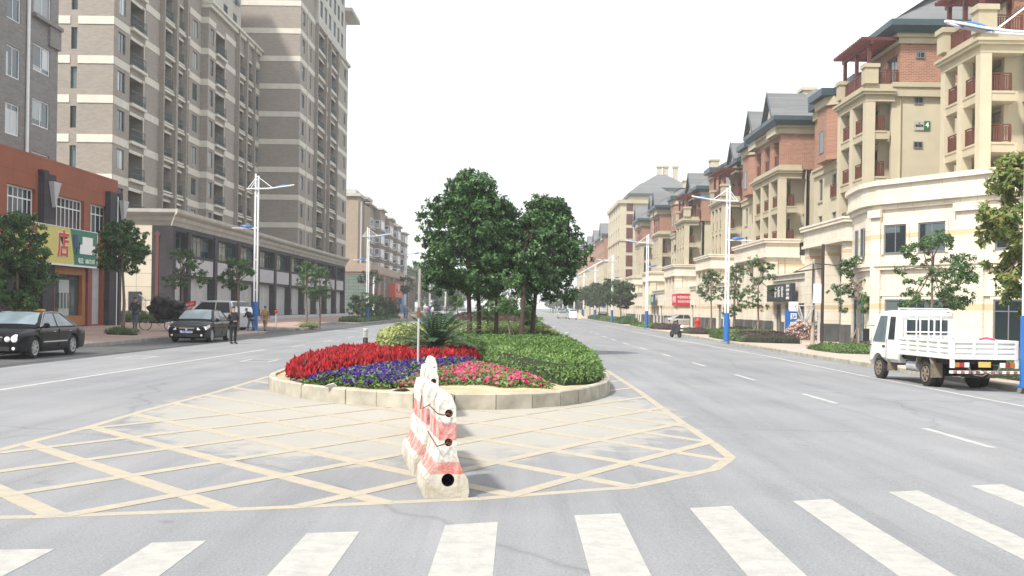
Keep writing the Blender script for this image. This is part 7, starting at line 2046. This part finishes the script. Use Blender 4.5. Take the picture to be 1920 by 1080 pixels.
def barrier(x, y, L, rot, label, rods=()):
    t = thing('concrete_barrier', label, 'barrier', (0, 0, 0), 'chipped white and red concrete barriers')
    pf = [(-.205, 0), (-.21, .05), (-.20, .17), (-.135, .27), (-.088, .40), (-.076, .60), (-.072, .84), (-.045, .925), (-.015, .935), (.015, .935), (.05, .925), (.074, .84), (.078, .60), (.088, .40), (.135, .27), (.20, .17), (.21, .05), (.205, 0)]
    n = len(pf); rnd = random.Random(int(y*100)); m = MB(); secs = 6
    V = []
    for i in range(secs+1):
        u = L*i/secs; sc = .97 if i in (0, secs) else 1.0
        for a, z in pf: V.append((a*sc+rnd.uniform(-.005, .005), u, max(0, z*(.99 if i in (0, secs) else 1)+rnd.uniform(-.005, .005) if z > 0 else 0)))
    F = [(i*n+j, i*n+j+1, (i+1)*n+j+1, (i+1)*n+j) for i in range(secs) for j in range(n-1)]
    m.add(V, F+[tuple(range(n)), tuple(range(secs*n, secs*n+n))[::-1], tuple([i*n for i in range(secs+1)]+[i*n+n-1 for i in range(secs, -1, -1)])])
    me = m.mesh('body'); bm = bmesh.new(); bm.from_mesh(me); bmesh.ops.recalc_face_normals(bm, faces=bm.faces); bm.to_mesh(me); bm.free(); me.materials.append(M['barrier'])
    body = inst('body', me, (0, 0, 0), t)
    # real sockets cut into the end face
    cut = MB()
    for (r_, z) in ((.060, .165), (.036, .51), (.036, .775)): cut.lathe((0.01, -.05, z), [(r_, 0), (r_, .30)], 18, 'y')
    cm = cut.mesh('cut'); bm = bmesh.new(); bm.from_mesh(cm); bmesh.ops.recalc_face_normals(bm, faces=bm.faces); bm.to_mesh(cm); bm.free()
    co = bpy.data.objects.new('cut', cm); C.objects.link(co); cm.materials.append(M['hole'])
    md = body.modifiers.new('b', 'BOOLEAN'); md.operation = 'DIFFERENCE'; md.object = co; md.solver = 'EXACT'
    try: md.material_mode = 'TRANSFER'
    except Exception: pass
    bpy.context.view_layer.update()
    nm = bpy.data.meshes.new_from_object(body.evaluated_get(bpy.context.evaluated_depsgraph_get())); body.modifiers.clear(); body.data = nm
    bpy.data.objects.remove(co)
    for z in (.51, .775):
        q = MB(); q.lathe((.016, .0, z), [(.014, .05), (.020, .0), (.024, .0), (.024, .12), (.014, .12)], 12, 'y'); put('socket_pipe', q, M['rust'], t)
    for pts in rods:
        q = MB(); q.tube(pts, .006, 6); put('rod', q, M['rust'], t)
    t.location = (x, y, 0); t.rotation_euler.z = rot
    return t
barrier(-.63, 9.75, .95, R(10), 'nearest concrete barrier with round holes in its end', [[(.016, -.02, .775), (-.05, -.05, .765), (-.10, -.06, .78), (-.16, .15, .84)], [(.016, -.02, .51), (-.05, -.04, .495), (-.10, -.05, .48), (-.17, .12, .60)]])
barrier(-.85, 11.0, 1.5, R(11), 'second concrete barrier, half hidden behind the nearest', [[(.0, -.02, .775), (-.10, -.06, .72), (-.15, -.07, .70), (-.14, -.05, .84)]])
barrier(-1.10, 13.9, 1.5, R(9), 'third concrete barrier in the line towards the island')
barrier(-1.32, 16.6, 1.2, R(7), 'farthest concrete barrier touching the island kerb')

# ---------------- bollards, posts ----------------
def bollard(x, y, z, h, label, grp):
    t = thing('bollard_light', label, 'bollard', (x, y, z), grp)
    m = MB(); m.lathe((x, y, z), [(.085, 0), (.085, h*.58)], 16); put('post', m, M['dark_metal'], t, smooth=True)
    m = MB()
    for i in range(4): m.lathe((x, y, z+h*(.62+.09*i)), [(.09, 0), (.093, .02), (.09, .04)], 16)
    puts('ring', m, M['grey_metal'], t, tol=0)
    m = MB(); m.lathe((x, y, z+h*.58), [(.06, 0), (.06, h*.36)], 14); put('lamp_shade', m, M['panel_grey'], t)
    m = MB(); m.lathe((x, y, z+h*.95), [(.092, 0), (.092, h*.04), (.07, h*.06)], 16); put('cap', m, M['grey_metal'], t, smooth=True)
bollard(-5.12, 35.8, .25, .72, 'bollard light standing alone left of the yellow shrubs', 'bollard lights on the island')
for i, (y, zt) in enumerate(((40.0, .74), (54, .70), (68.4, .68), (82.6, .66), (96, .66), (110, .66))):
    bollard(1.84, y, .24, zt-.24+.12, '%s bollard light along the right edge of the island' % ['nearest', 'second', 'third', 'fourth', 'fifth', 'farthest'][i], 'bollard lights on the island')
t = thing('sign_post', 'thin pale sign post in the flower bed, its plate seen edge on', 'sign post', (-2.24, 24, .25))
m = MB(); m.tube([(-2.24, 24, .2), (-2.24, 24, 2.3)], .024, 8); put('pole', m, M['panel_grey'], t)
m = MB(); th = R(99.5-0)
c_ = Vector((-2.235, 24)); d_ = Vector((math.cos(R(93)), math.sin(R(93)))); n_ = Vector((-d_.y, d_.x))
P4 = [c_+d_*a+n_*b for a, b in ((-.03, -.022), (.42, -.022), (.42, .022), (-.03, .022))]
m.hexa([(p.x, p.y, 1.62) for p in P4], [(p.x, p.y, 2.60) for p in P4]); put('plate', m, M['kerb_grey'], t)
m = MB(); m.box(-2.27, -2.21, 23.96, 24.02, 1.50, 1.72); put('bracket', m, M['rust'], t)

# utility poles -------------------------------------------
t = thing('utility_pole', 'short concrete utility pole with white meter box and cross arms', 'utility pole', (16.05, 58.2, -.1))
m = MB(); m.tube([(16.05, 58.2, -.1), (16.05, 58.2, 4.65)], [.11, .085], 10); put('pole', m, M['kerb_stone'], t, smooth=True)
m = MB(); m.box(16.0, 16.42, 57.95, 58.12, 2.25, 3.3); put('meter_box', m, M['white_metal'], t)
m = MB()
for k in range(3): m.tube([(15.0, 58.2-.2*k, 3.9+.02*k), (16.5, 58.2-.1*k, 4.15)], .025, 5)
m.tube([(14.9, 58.1, 3.9), (16.0, 58.2, 4.4)], .02, 5)
put('cross_arm', m, M['dark_metal'], t)
m = MB()
for k in range(10):
    a = 2*math.pi*k/10; m.tube([(15.55+.1*math.cos(a), 58, 1.2), (15.55+.55*math.cos(a), 58+.55*math.sin(a), 2.1)], .022, 5)
m.tube([(15.55+.55*math.cos(2*math.pi*k/12), 58+.55*math.sin(2*math.pi*k/12), 2.1) for k in range(13)], .03, 5)
put('wire_basket', m, M['panel_grey'], t)
m = MB(); m.tube([(16.0, 58.1, 4.4), (15.95, 58.0, 3.2), (16.05, 58.08, 2.0), (16.0, 58.08, 1.2)], .03, 6); put('cable', m, M['black'], t)
t = thing('utility_pole', 'dark slender steel pole right of the concrete utility pole', 'utility pole', (16.5, 58.0, -.1)); m = MB(); m.tube([(16.5, 58, -.1), (16.5, 58, 5.45)], .085, 10); put('pole', m, M['bark_dark'], t, smooth=True); m = MB(); m.tube([(16.1, 58, 4.4), (17.3, 58, 4.3)], .03, 6); put('cross_arm', m, M['dark_metal'], t)
m = MB(); m.box(16.24, 16.36, 57.9, 58.02, -.1, 1.75); m.box(16.22, 16.38, 57.88, 58.04, 1.5, 1.6); o = put('conduit_post', m, M['grey_metal'], None, loc=(16.3, 57.95, -.1)); tag(o, 'grey conduit post between the two utility poles', 'post')

# hydrant, bollard, small signs ----------------------------
M['hydrant_red'] = pm('hydrant_red', (.45, .015, .015), .5, .1)
m = MB(); x, y = 17.75, 105.5; m.lathe((x, y, -.15), [(.2, 0), (.2, .06), (.13, .08), (.13, .55), (.17, .57), (.17, .64), (.13, .68), (.10, .80), (.04, .86)], 14); m.lathe((x-.25, y, .35), [(.08, 0), (.08, .5)], 10, 'x')
o = put('fire_hydrant', m, M['hydrant_red'], None, loc=(x, y, -.15), smooth=True); tag(o, 'red fire hydrant on the right pavement by the green bed', 'hydrant'); o.scale = (1.4, 1.4, 1.4)
t = thing('marker_post', 'grey marker post with red top on the left pavement', 'post', (-16.9, 74.4, .2)); m = MB(); m.lathe((-16.9, 74.4, .15), [(.05, 0), (.05, .95)], 10); put('post', m, M['panel_grey'], t); m = MB(); m.lathe((-16.9, 74.4, 1.1), [(.09, 0), (.09, .2), (.05, .24)], 10); put('cap', m, M['hydrant_red'], t)
t = thing('notice_sign', 'small red notice sign standing behind the black saloon', 'sign', (-20.3, 66, .25)); m = MB(); m.box(-20.35, -20.30, 66, 66.05, .2, 1.3); put('leg', m, M['grey_metal'], t); m = MB(); m.hexa([(-20.7, 66, 1.2), (-20.0, 66, 1.35), (-20.0, 66.05, 1.35), (-20.7, 66.05, 1.2)], [(-20.7, 66, 1.75), (-20.0, 66, 1.9), (-20.0, 66.05, 1.9), (-20.7, 66.05, 1.75)]); pn = put('panel', m, Mred, t)
text('lettering', '施工绕行', .13, (-20.35, 65.98, 1.66), 'y-', Mwh, pn, tilt=R(12)); text('lettering', '注意安全', .13, (-20.35, 65.98, 1.45), 'y-', Mwh, pn, tilt=R(12))
t = thing('road_sign', 'blue road sign with orange emblem beyond the right lamp posts', 'sign', (18.0, 225, -.2)); m = MB(); m.tube([(18.0, 225, -.2), (18.0, 225, 3.4)], .05, 6); put('pole', m, M['grey_metal'], t); m = MB(); m.box(17.5, 18.5, 224.85, 224.93, 2.0, 4.4); put('panel', m, M['blue_paint'], t)
m = MB(); m.add([(17.65, 224.84, 3.3), (18.35, 224.84, 3.3), (18, 224.84, 4.1), (17.65, 224.82, 3.3), (18.35, 224.82, 3.3), (18, 224.82, 4.1)], [(0, 1, 2), (3, 5, 4), (0, 3, 4, 1), (1, 4, 5, 2), (2, 5, 3, 0)]); put('emblem', m, M['lamp_amber'], t)

# bundle of waste paper -------------------------------------
rnd = random.Random(77); cols = [(.58, .50, .42), (.50, .30, .24), (.62, .60, .58), (.42, .16, .12), (.50, .38, .26), (.30, .32, .38)]
Mp = []
for i, c in enumerate(cols): Mp.append(pm('carton_%s' % 'abcdef'[i], c, .9, .2, 6))
me = bpy.data.meshes.new('paper_bale'); bm = bmesh.new()
for i in range(520):
    x = rnd.uniform(0, 2.5); env = 1.35*min(1, .45+x*.7)*(1 if x < 2.2 else .75); z = rnd.uniform(0, env); y = rnd.uniform(-.45, .45)
    s = rnd.uniform(.05, .15); mt = Matrix.Translation((x, y, z)) @ Matrix.Rotation(rnd.uniform(0, 3), 4, Vector((rnd.random(), rnd.random(), rnd.random())).normalized()) @ Matrix.Diagonal((s*1.8, s*1.2, s*.4, 1))
    r_ = bmesh.ops.create_cube(bm, size=1, matrix=mt); k_ = rnd.randrange(6)
    for v in r_['verts']:
        for f in v.link_faces: f.material_index = k_
bm.to_mesh(me); bm.free()
for q in Mp: me.materials.append(q)
o = bpy.data.objects.new('paper_bale', me); C.objects.link(o); o.location = (18.4, 73.6, -.15); tag(o, 'heap of bundled waste paper and cartons on the pavement by the restaurant', 'waste heap', None, 'stuff')

# ---------------- tricycle cart with black bags ----------
M['bag'] = pm('bag_black', (.008, .006, .008), .5, .4, 6, spec=.3)
t = thing('cargo_tricycle', 'tricycle cart piled high with black sacks on the left pavement', 'tricycle', (-19.6, 57, .24))
def bikewheel(cx, cy, cz, r):
    m = MB(); n = 24
    m.tube([(cx+r*math.cos(2*math.pi*k/n), cy, cz+r*math.sin(2*math.pi*k/n)) for k in range(n+1)], .022, 6, cap=False)
    w = put('wheel', m, M['rubber'], t)
    m = MB()
    for k in range(14): a = math.pi*2*k/14; m.tube([(cx, cy, cz), (cx+r*math.cos(a), cy, cz+r*math.sin(a))], .004, 3)
    m.lathe((cx, cy-.04, cz), [(.03, 0), (.03, .08)], 8, 'y'); put('spokes', m, M['grey_metal'], w)
bikewheel(-19.95, 57.0, .24+.34, .33); bikewheel(-18.55, 56.7, .24+.30, .29); bikewheel(-18.55, 57.6, .24+.30, .29)
m = MB(); m.tube([(-19.95, 57, .58), (-19.75, 57, 1.2), (-19.5, 57, .95), (-19.0, 57, .95), (-19.2, 57, .5), (-19.75, 57, 1.0)], .02, 6); m.box(-19.1, -17.7, 56.75, 57.55, .78, .84); m.tube([(-19.85, 56.75, 1.25), (-19.75, 57, 1.2), (-19.85, 57.25, 1.25)], .015, 5); put('frame', m, M['dark_metal'], t)
rnd = random.Random(5); k = 0
for (bx_, bz, br) in ((-19.5, 1.35, .36), (-19.0, 1.15, .45), (-18.4, 1.15, .46), (-18.8, 1.62, .42), (-19.3, 1.70, .34), (-18.3, 1.55, .40), (-17.9, 1.1, .36), (-19.15, .95, .3)):
    me = bpy.data.meshes.new('sack'); bm = bmesh.new(); bmesh.ops.create_icosphere(bm, subdivisions=3, radius=br)
    for v in bm.verts:
        d = v.co.normalized(); v.co *= 1+.16*math.sin(d.x*6+k*1.7)*math.sin(d.z*5+k*2)+.10*math.sin(d.y*9+d.x*7+k)+.05*math.sin(d.z*19+d.x*13); v.co.z *= .85+.25*math.sin(k*2.1); v.co.x *= 1.12
    bm.to_mesh(me); bm.free(); me.materials.append(M['bag']); me.shade_smooth()
    o = bpy.data.objects.new('black_sack', me); C.objects.link(o); o.location = (bx_, 57.1+rnd.uniform(-.15, .15), bz+.05)
    tag(o, ['black sack over the front wheel of the cart', 'large low black sack in the middle of the cart', 'large black sack at the back of the cart', 'highest black sack of the cart load', 'small high black sack above the handlebar', 'upper black sack at the back of the load', 'rearmost black sack hanging off the cart', 'lowest small black sack under the load'][k], 'sack', 'black sacks piled on the cart'); k += 1

# parked scooters in front of the near shop ----------------
t = thing('scooter', 'red scooter with yellow box behind the nearest black car', 'scooter', (-21.2, 46.5, .25))
m = MB(); m.hexa([(-22.2, 46.3, .6), (-21.0, 46.3, .6), (-21.0, 46.8, .6), (-22.2, 46.8, .6)], [(-22.0, 46.35, 1.25), (-21.2, 46.35, 1.3), (-21.2, 46.75, 1.3), (-22.0, 46.75, 1.25)]); put('body', m, M['hydrant_red'], t, bevel=.08)
m = MB(); m.box(-21.15, -20.75, 46.35, 46.75, .95, 1.38); put('box', m, pm('box_yellow', (.62, .36, .03), .5), t, bevel=.04)
for xx in (-22.3, -20.9):
    m = MB(); m.lathe((xx, 46.45, .5), [(.13, 0), (.25, 0), (.27, .05), (.25, .1), (.13, .1)], 18, 'y'); put('wheel', m, M['rubber'], t)
m = MB(); m.tube([(-22.25, 46.3, 1.3), (-22.2, 46.55, 1.2), (-22.25, 46.8, 1.3)], .02, 6); m.tube([(-22.2, 46.55, 1.2), (-22.3, 46.5, .5)], .03, 6); put('handlebar', m, M['black'], t)
m = MB(); m.hexa([(-23.0, 48, .3), (-21.9, 48, .3), (-21.9, 48.6, .3), (-23.0, 48.6, .3)], [(-22.9, 48, 1.15), (-22.0, 48, 1.25), (-22.0, 48.6, 1.25), (-22.9, 48.6, 1.15)]); o = put('covered_goods', m, M['plate_blue'], None, loc=(-22.4, 48.3, .25), bevel=.06); tag(o, 'blue covered goods on the shop pavement behind the car roof', 'goods')
for i, z in enumerate((1.75, 1.35)):
    m = MB(); m.lathe((-23.6, 50.6, z), [(.08, -.16), (.2, -.1), (.22, 0), (.2, .1), (.08, .16)], 14); o = put('red_lantern', m, M['hydrant_red'], None, loc=(-23.6, 50.6, z), smooth=True); tag(o, ['upper red lantern hanging in the dark shop doorway', 'lower red lantern hanging in the dark shop doorway'][i], 'lantern')

# far left fence, kiosk, gravel heap -------------------------
t = thing('site_fence', 'pale green site hoarding beyond the far brown block', 'fence', (-19, 262, 0)); m = MB(); hc = pm('hoarding', (.30, .40, .36), .7, .1, .5)
for k in range(14): m.box(-19.0, -18.9, 262+k*8, 269.8+k*8, .1, 2.4)
puts('panel', m, hc, t)
m = MB()
for k in range(15): m.box(-18.95, -18.8, 261.9+k*8, 262.0+k*8, .1, 2.5)
puts('post', m, M['grey_metal'], t)
m = MB(); rnd = random.Random(9); V = [(10.6, 214, -.25), (13.6, 214, -.25), (13.6, 219, -.25), (10.6, 219, -.25), (11.6, 215.5, .65), (12.5, 216.5, .85)]
m.add(V, [(0, 1, 5, 4), (1, 2, 5), (2, 3, 4, 5), (3, 0, 4)]); o = put('earth_heap', m, M['soil'], None, loc=(12, 216, -.25)); tag(o, 'low heap of brown earth at the far right kerb', 'heap')

# ---------------- people ----------------
M['skin'] = pm('skin', (.42, .25, .17), .6, .08, 9)
M['hair'] = pm('hair', (.012, .010, .009), .6, .2, 20)
def skinmesh(J, E_, rad, name, mat_, sub=1):
    """continuous surface grown over a joint graph"""
    me = bpy.data.meshes.new(name); keys = list(J)
    me.from_pydata([J[k] for k in keys], [(keys.index(a), keys.index(b)) for a, b in E_], [])
    o = bpy.data.objects.new(name, me); C.objects.link(o)
    sk = o.modifiers.new('s', 'SKIN'); sk.use_smooth_shade = True
    for i, k in enumerate(keys):
        r_ = rad[k]; r_ = r_ if isinstance(r_, tuple) else (r_, r_); me.skin_vertices[0].data[i].radius = r_
    me.skin_vertices[0].data[0].use_root = True
    ss = o.modifiers.new('ss', 'SUBSURF'); ss.levels = sub; ss.render_levels = sub
    bpy.context.view_layer.update()
    nm = bpy.data.meshes.new_from_object(o.evaluated_get(bpy.context.evaluated_depsgraph_get())); bpy.data.objects.remove(o)
    nm.materials.clear(); nm.materials.append(mat_); nm.shade_smooth(); return nm
def person(label, pose, top, legs, shoe, loc, rot, h=1.7, group='people on the left side'):
    t = thing('person', label, 'person', (0, 0, 0), group)
    J = dict(pelvis=(0, 0, .95), waist=(.0, 0, 1.08), chest=(.0, 0, 1.30), neck=(.0, 0, 1.47), head=(.02, 0, 1.60), crown_=(.01, 0, 1.67))
    for s, q in ((1, 'l'), (-1, 'r')):
        J['sh'+q] = (0, s*.17, 1.40); J['el'+q] = (-.02, s*.23, 1.13); J['wr'+q] = (.06, s*.22, .90); J['ha'+q] = (.08, s*.215, .83)
        J['hip'+q] = (0, s*.09, .90); J['kn'+q] = (.02, s*.10, .49); J['an'+q] = (0, s*.10, .09); J['to'+q] = (.15, s*.11, .035)
    J.update(pose)
    rad = dict(pelvis=(.14, .11), waist=(.13, .10), chest=(.155, .115), neck=.055, head=(.078, .095), crown_=(.06, .08))
    for q in 'lr': rad.update({'sh'+q: .06, 'el'+q: .042, 'wr'+q: .028, 'ha'+q: .036, 'hip'+q: .085, 'kn'+q: .06, 'an'+q: .04, 'to'+q: .035})
    E_ = [('pelvis', 'waist'), ('waist', 'chest'), ('chest', 'neck'), ('neck', 'head'), ('head', 'crown_')]
    for q in 'lr': E_ += [('chest', 'sh'+q), ('sh'+q, 'el'+q), ('el'+q, 'wr'+q), ('wr'+q, 'ha'+q), ('pelvis', 'hip'+q), ('hip'+q, 'kn'+q), ('kn'+q, 'an'+q), ('an'+q, 'to'+q)]
    body = inst('body', skinmesh(J, E_, rad, 'body', M['skin'], 1), (0, 0, 0), t)
    g = 1.28
    ej = ['pelvis', 'waist', 'chest']+[a+q for q in 'lr' for a in ('sh', 'el', 'wr')]
    R2 = {k: tuple(x*g for x in (rad[k] if isinstance(rad[k], tuple) else (rad[k],)*2)) for k in rad}
    Jt = {k: J[k] for k in ej}; Jt['hem'] = (J['pelvis'][0], J['pelvis'][1], J['pelvis'][2]-.10); R2['hem'] = (.155, .13)
    Jt['collar'] = tuple(J['chest'][i]*.25+J['neck'][i]*.75 for i in range(3)); R2['collar'] = .085
    inst('jacket', skinmesh(Jt, [('pelvis', 'waist'), ('waist', 'chest'), ('pelvis', 'hem'), ('chest', 'collar')]+[(a+q, b+q) for q in 'lr' for a, b in (('sh', 'el'), ('el', 'wr'))]+[('chest', 'sh'+q) for q in 'lr'], R2, 'jacket', top), (0, 0, 0), body)
    Jl = {k: J[k] for k in ['pelvis']+[a+q for q in 'lr' for a in ('hip', 'kn', 'an')]}; R3 = {k: tuple(x*1.22 for x in (rad[k] if isinstance(rad[k], tuple) else (rad[k],)*2)) for k in Jl}; R3['pelvis'] = (.15, .125)
    inst('trousers', skinmesh(Jl, [('pelvis', 'hip'+q) for q in 'lr']+[('hip'+q, 'kn'+q) for q in 'lr']+[('kn'+q, 'an'+q) for q in 'lr'], R3, 'trousers', legs), (0, 0, 0), body)
    for q in 'lr':
        a, b = J['an'+q], J['to'+q]; m = MB(); m.tube([(a[0]-.06, a[1], a[2]-.03), (a[0], a[1], a[2]-.02), (b[0], b[1], b[2]+.01), (b[0]+.05, b[1], b[2])], [.04, .055, .048, .025], 8); put('shoe', m, shoe, body, smooth=True)
        # five fingers, slightly curled
        w_, h_ = Vector(J['wr'+q]), Vector(J['ha'+q]); d = (h_-w_).normalized(); sd = Vector((1, 0, 0)); sd = (sd-d*sd.dot(d)).normalized(); m = MB()
        for i, (o_, L_) in enumerate(((-.027, .065), (-.009, .078), (.009, .074), (.026, .058))): p0 = h_+sd*o_+d*.02; nrm = d.cross(sd); m.tube([p0, p0+d*L_*.5, p0+d*L_+nrm*.02*(1 if q == 'l' else -1)], [.009, .008, .006], 5)
        m.tube([h_-d*.02+sd*.03, h_+d*.02+sd*.055, h_+d*.05+sd*.06], [.011, .010, .007], 5); put('fingers', m, M['skin'], body)
    hd, cr_ = Vector(J['head']), Vector(J['crown_']); up = (cr_-hd).normalized(); m = MB(); fw = Vector((1, 0, 0)); fw = (fw-up*fw.dot(up)).normalized(); sd = up.cross(fw); V = []; n = 12
    for i in range(6):
        a = i/5*1.75
        for k in range(n): b = 2*math.pi*k/n; V.append(tuple(hd+up*.055-fw*.012+(up*math.cos(a)*.095+(fw*math.cos(b)+sd*math.sin(b)*.92)*math.sin(a)*.095)*(1 if math.cos(b) < .55 or a < 1.1 else .84)))
    m.add(V, [(i*n+k, i*n+(k+1) % n, (i+1)*n+(k+1) % n, (i+1)*n+k) for i in range(5) for k in range(n)]); put('hair', m, M['hair'], body, smooth=True)
    m = MB(); m.hexa([tuple(hd+fw*.085+sd*.012+up*-.005), tuple(hd+fw*.085-sd*.012-up*.005), tuple(hd+fw*.112-sd*.009-up*.012), tuple(hd+fw*.112+sd*.009-up*.012)], [tuple(hd+fw*.082+sd*.007+up*.03), tuple(hd+fw*.082-sd*.007+up*.03), tuple(hd+fw*.092-sd*.005+up*.03), tuple(hd+fw*.092+sd*.005+up*.03)]); put('nose', m, M['skin'], body)
    m = MB()
    for s in (1, -1): m.lathe(tuple(hd+fw*.078+sd*.032*s+up*.028), [(.002, 0), (.011, .004), (.002, .010)], 8, 'x')
    puts('eye', m, M['hair'], body, tol=-.001)
    m = MB(); m.tube([hd+fw*.083+sd*.022-up*.034, hd+fw*.09-up*.036, hd+fw*.083-sd*.022-up*.034], .005, 5); put('mouth', m, Mred, body)
    m = MB()
    for s in (1, -1): m.tube([hd+sd*.078*s+up*.03, hd+sd*.092*s+up*.01, hd+sd*.08*s-up*.02], .011, 5)
    puts('ear', m, M['skin'], body, tol=-.01)
    t.location = loc; t.rotation_euler.z = rot; t.scale = (h/1.72,)*3
    return t
cl = lambda n, c: pm(n, c, .9, .2, 9)
walk = dict(hipl=(.02, .09, .90), knl=(.16, .10, .50), anl=(.20, .10, .10), tol=(.34, .11, .05), knr=(-.05, -.10, .48), anr=(-.30, -.10, .16), tor=(-.20, -.11, .05), ell=(-.12, .24, 1.15), wrl=(-.10, .25, .92), hal=(-.08, .25, .85), elr=(.06, -.24, 1.14), wrr=(.20, -.22, .96), har=(.24, -.21, .90))
person('man in a dark zip jacket and jeans walking on the left pavement', walk, cl('jacket_dark', (.02, .022, .03)), cl('jeans', (.07, .11, .18)), M['black'], (-20.95, 58.2, .27), R(-80), 1.74)
person('uniformed guard in a dark navy suit standing by the black saloon', dict(wrl=(.17, .05, 1.05), hal=(.20, .0, 1.05), ell=(-.03, .25, 1.12), elr=(-.03, -.25, 1.12), wrr=(.17, -.06, 1.04), har=(.20, -.0, 1.03)), cl('navy', (.008, .009, .018)), cl('navy_trousers', (.008, .008, .014)), M['black'], (-12.35, 46.2, 0), R(-50), 1.62)
person('man in a brown jacket and tan trousers walking away beside the lamp post', walk, cl('brown_jacket', (.34, .19, .07)), cl('tan_trousers', (.34, .25, .17)), M['black'], (-15.75, 66.3, .02), R(85), 1.6)
lean = dict(walk); lean.update(waist=(.10, 0, 1.05), chest=(.26, 0, 1.22), neck=(.36, 0, 1.34), head=(.43, 0, 1.44), crown_=(.46, 0, 1.51), shl=(.27, .17, 1.28), shr=(.27, -.17, 1.28), ell=(.36, .2, 1.06), wrl=(.55, .16, 1.02), hal=(.61, .15, 1.02), elr=(.36, -.2, 1.06), wrr=(.55, -.16, 1.02), har=(.61, -.15, 1.02))
person('man in a black jacket and jeans leaning towards the rear of the people carrier', lean, cl('black_jacket', (.015, .015, .018)), cl('blue_jeans', (.09, .15, .24)), M['white_metal'], (-15.75, 62.9, .02), R(150), 1.6)
person('distant person in a red top on the far left pavement', walk, cl('red_top', (.5, .05, .08)), cl('dark_legs', (.03, .03, .04)), M['black'], (-15.4, 182, .15), R(-90), 1.7)
person('distant person in a white top on the far left pavement', walk, cl('white_top', (.6, .6, .6)), cl('grey_legs', (.05, .05, .07)), M['black'], (-14.9, 186, .15), R(-90), 1.7)
# ---------------- the hazy air ----------------
m = MB(); m.box(-420, 420, -60, 1400, -1.7, 62)
hz = put('haze', m, None)
hm = bpy.data.materials.new('haze'); hm.use_nodes = True; hn = hm.node_tree; hn.nodes.clear()
pv = hn.nodes.new('ShaderNodeVolumePrincipled'); pv.inputs['Color'].default_value = (.93, .95, .97, 1)
pv.inputs['Density'].default_value = .0007; pv.inputs['Anisotropy'].default_value = .2
ho = hn.nodes.new('ShaderNodeOutputMaterial'); hn.links.new(pv.outputs[0], ho.inputs['Volume'])
hz.data.materials.append(hm); hz['kind'] = 'stuff'; hz['label'] = 'thin pale haze filling the far end of the street'; hz['category'] = 'haze'
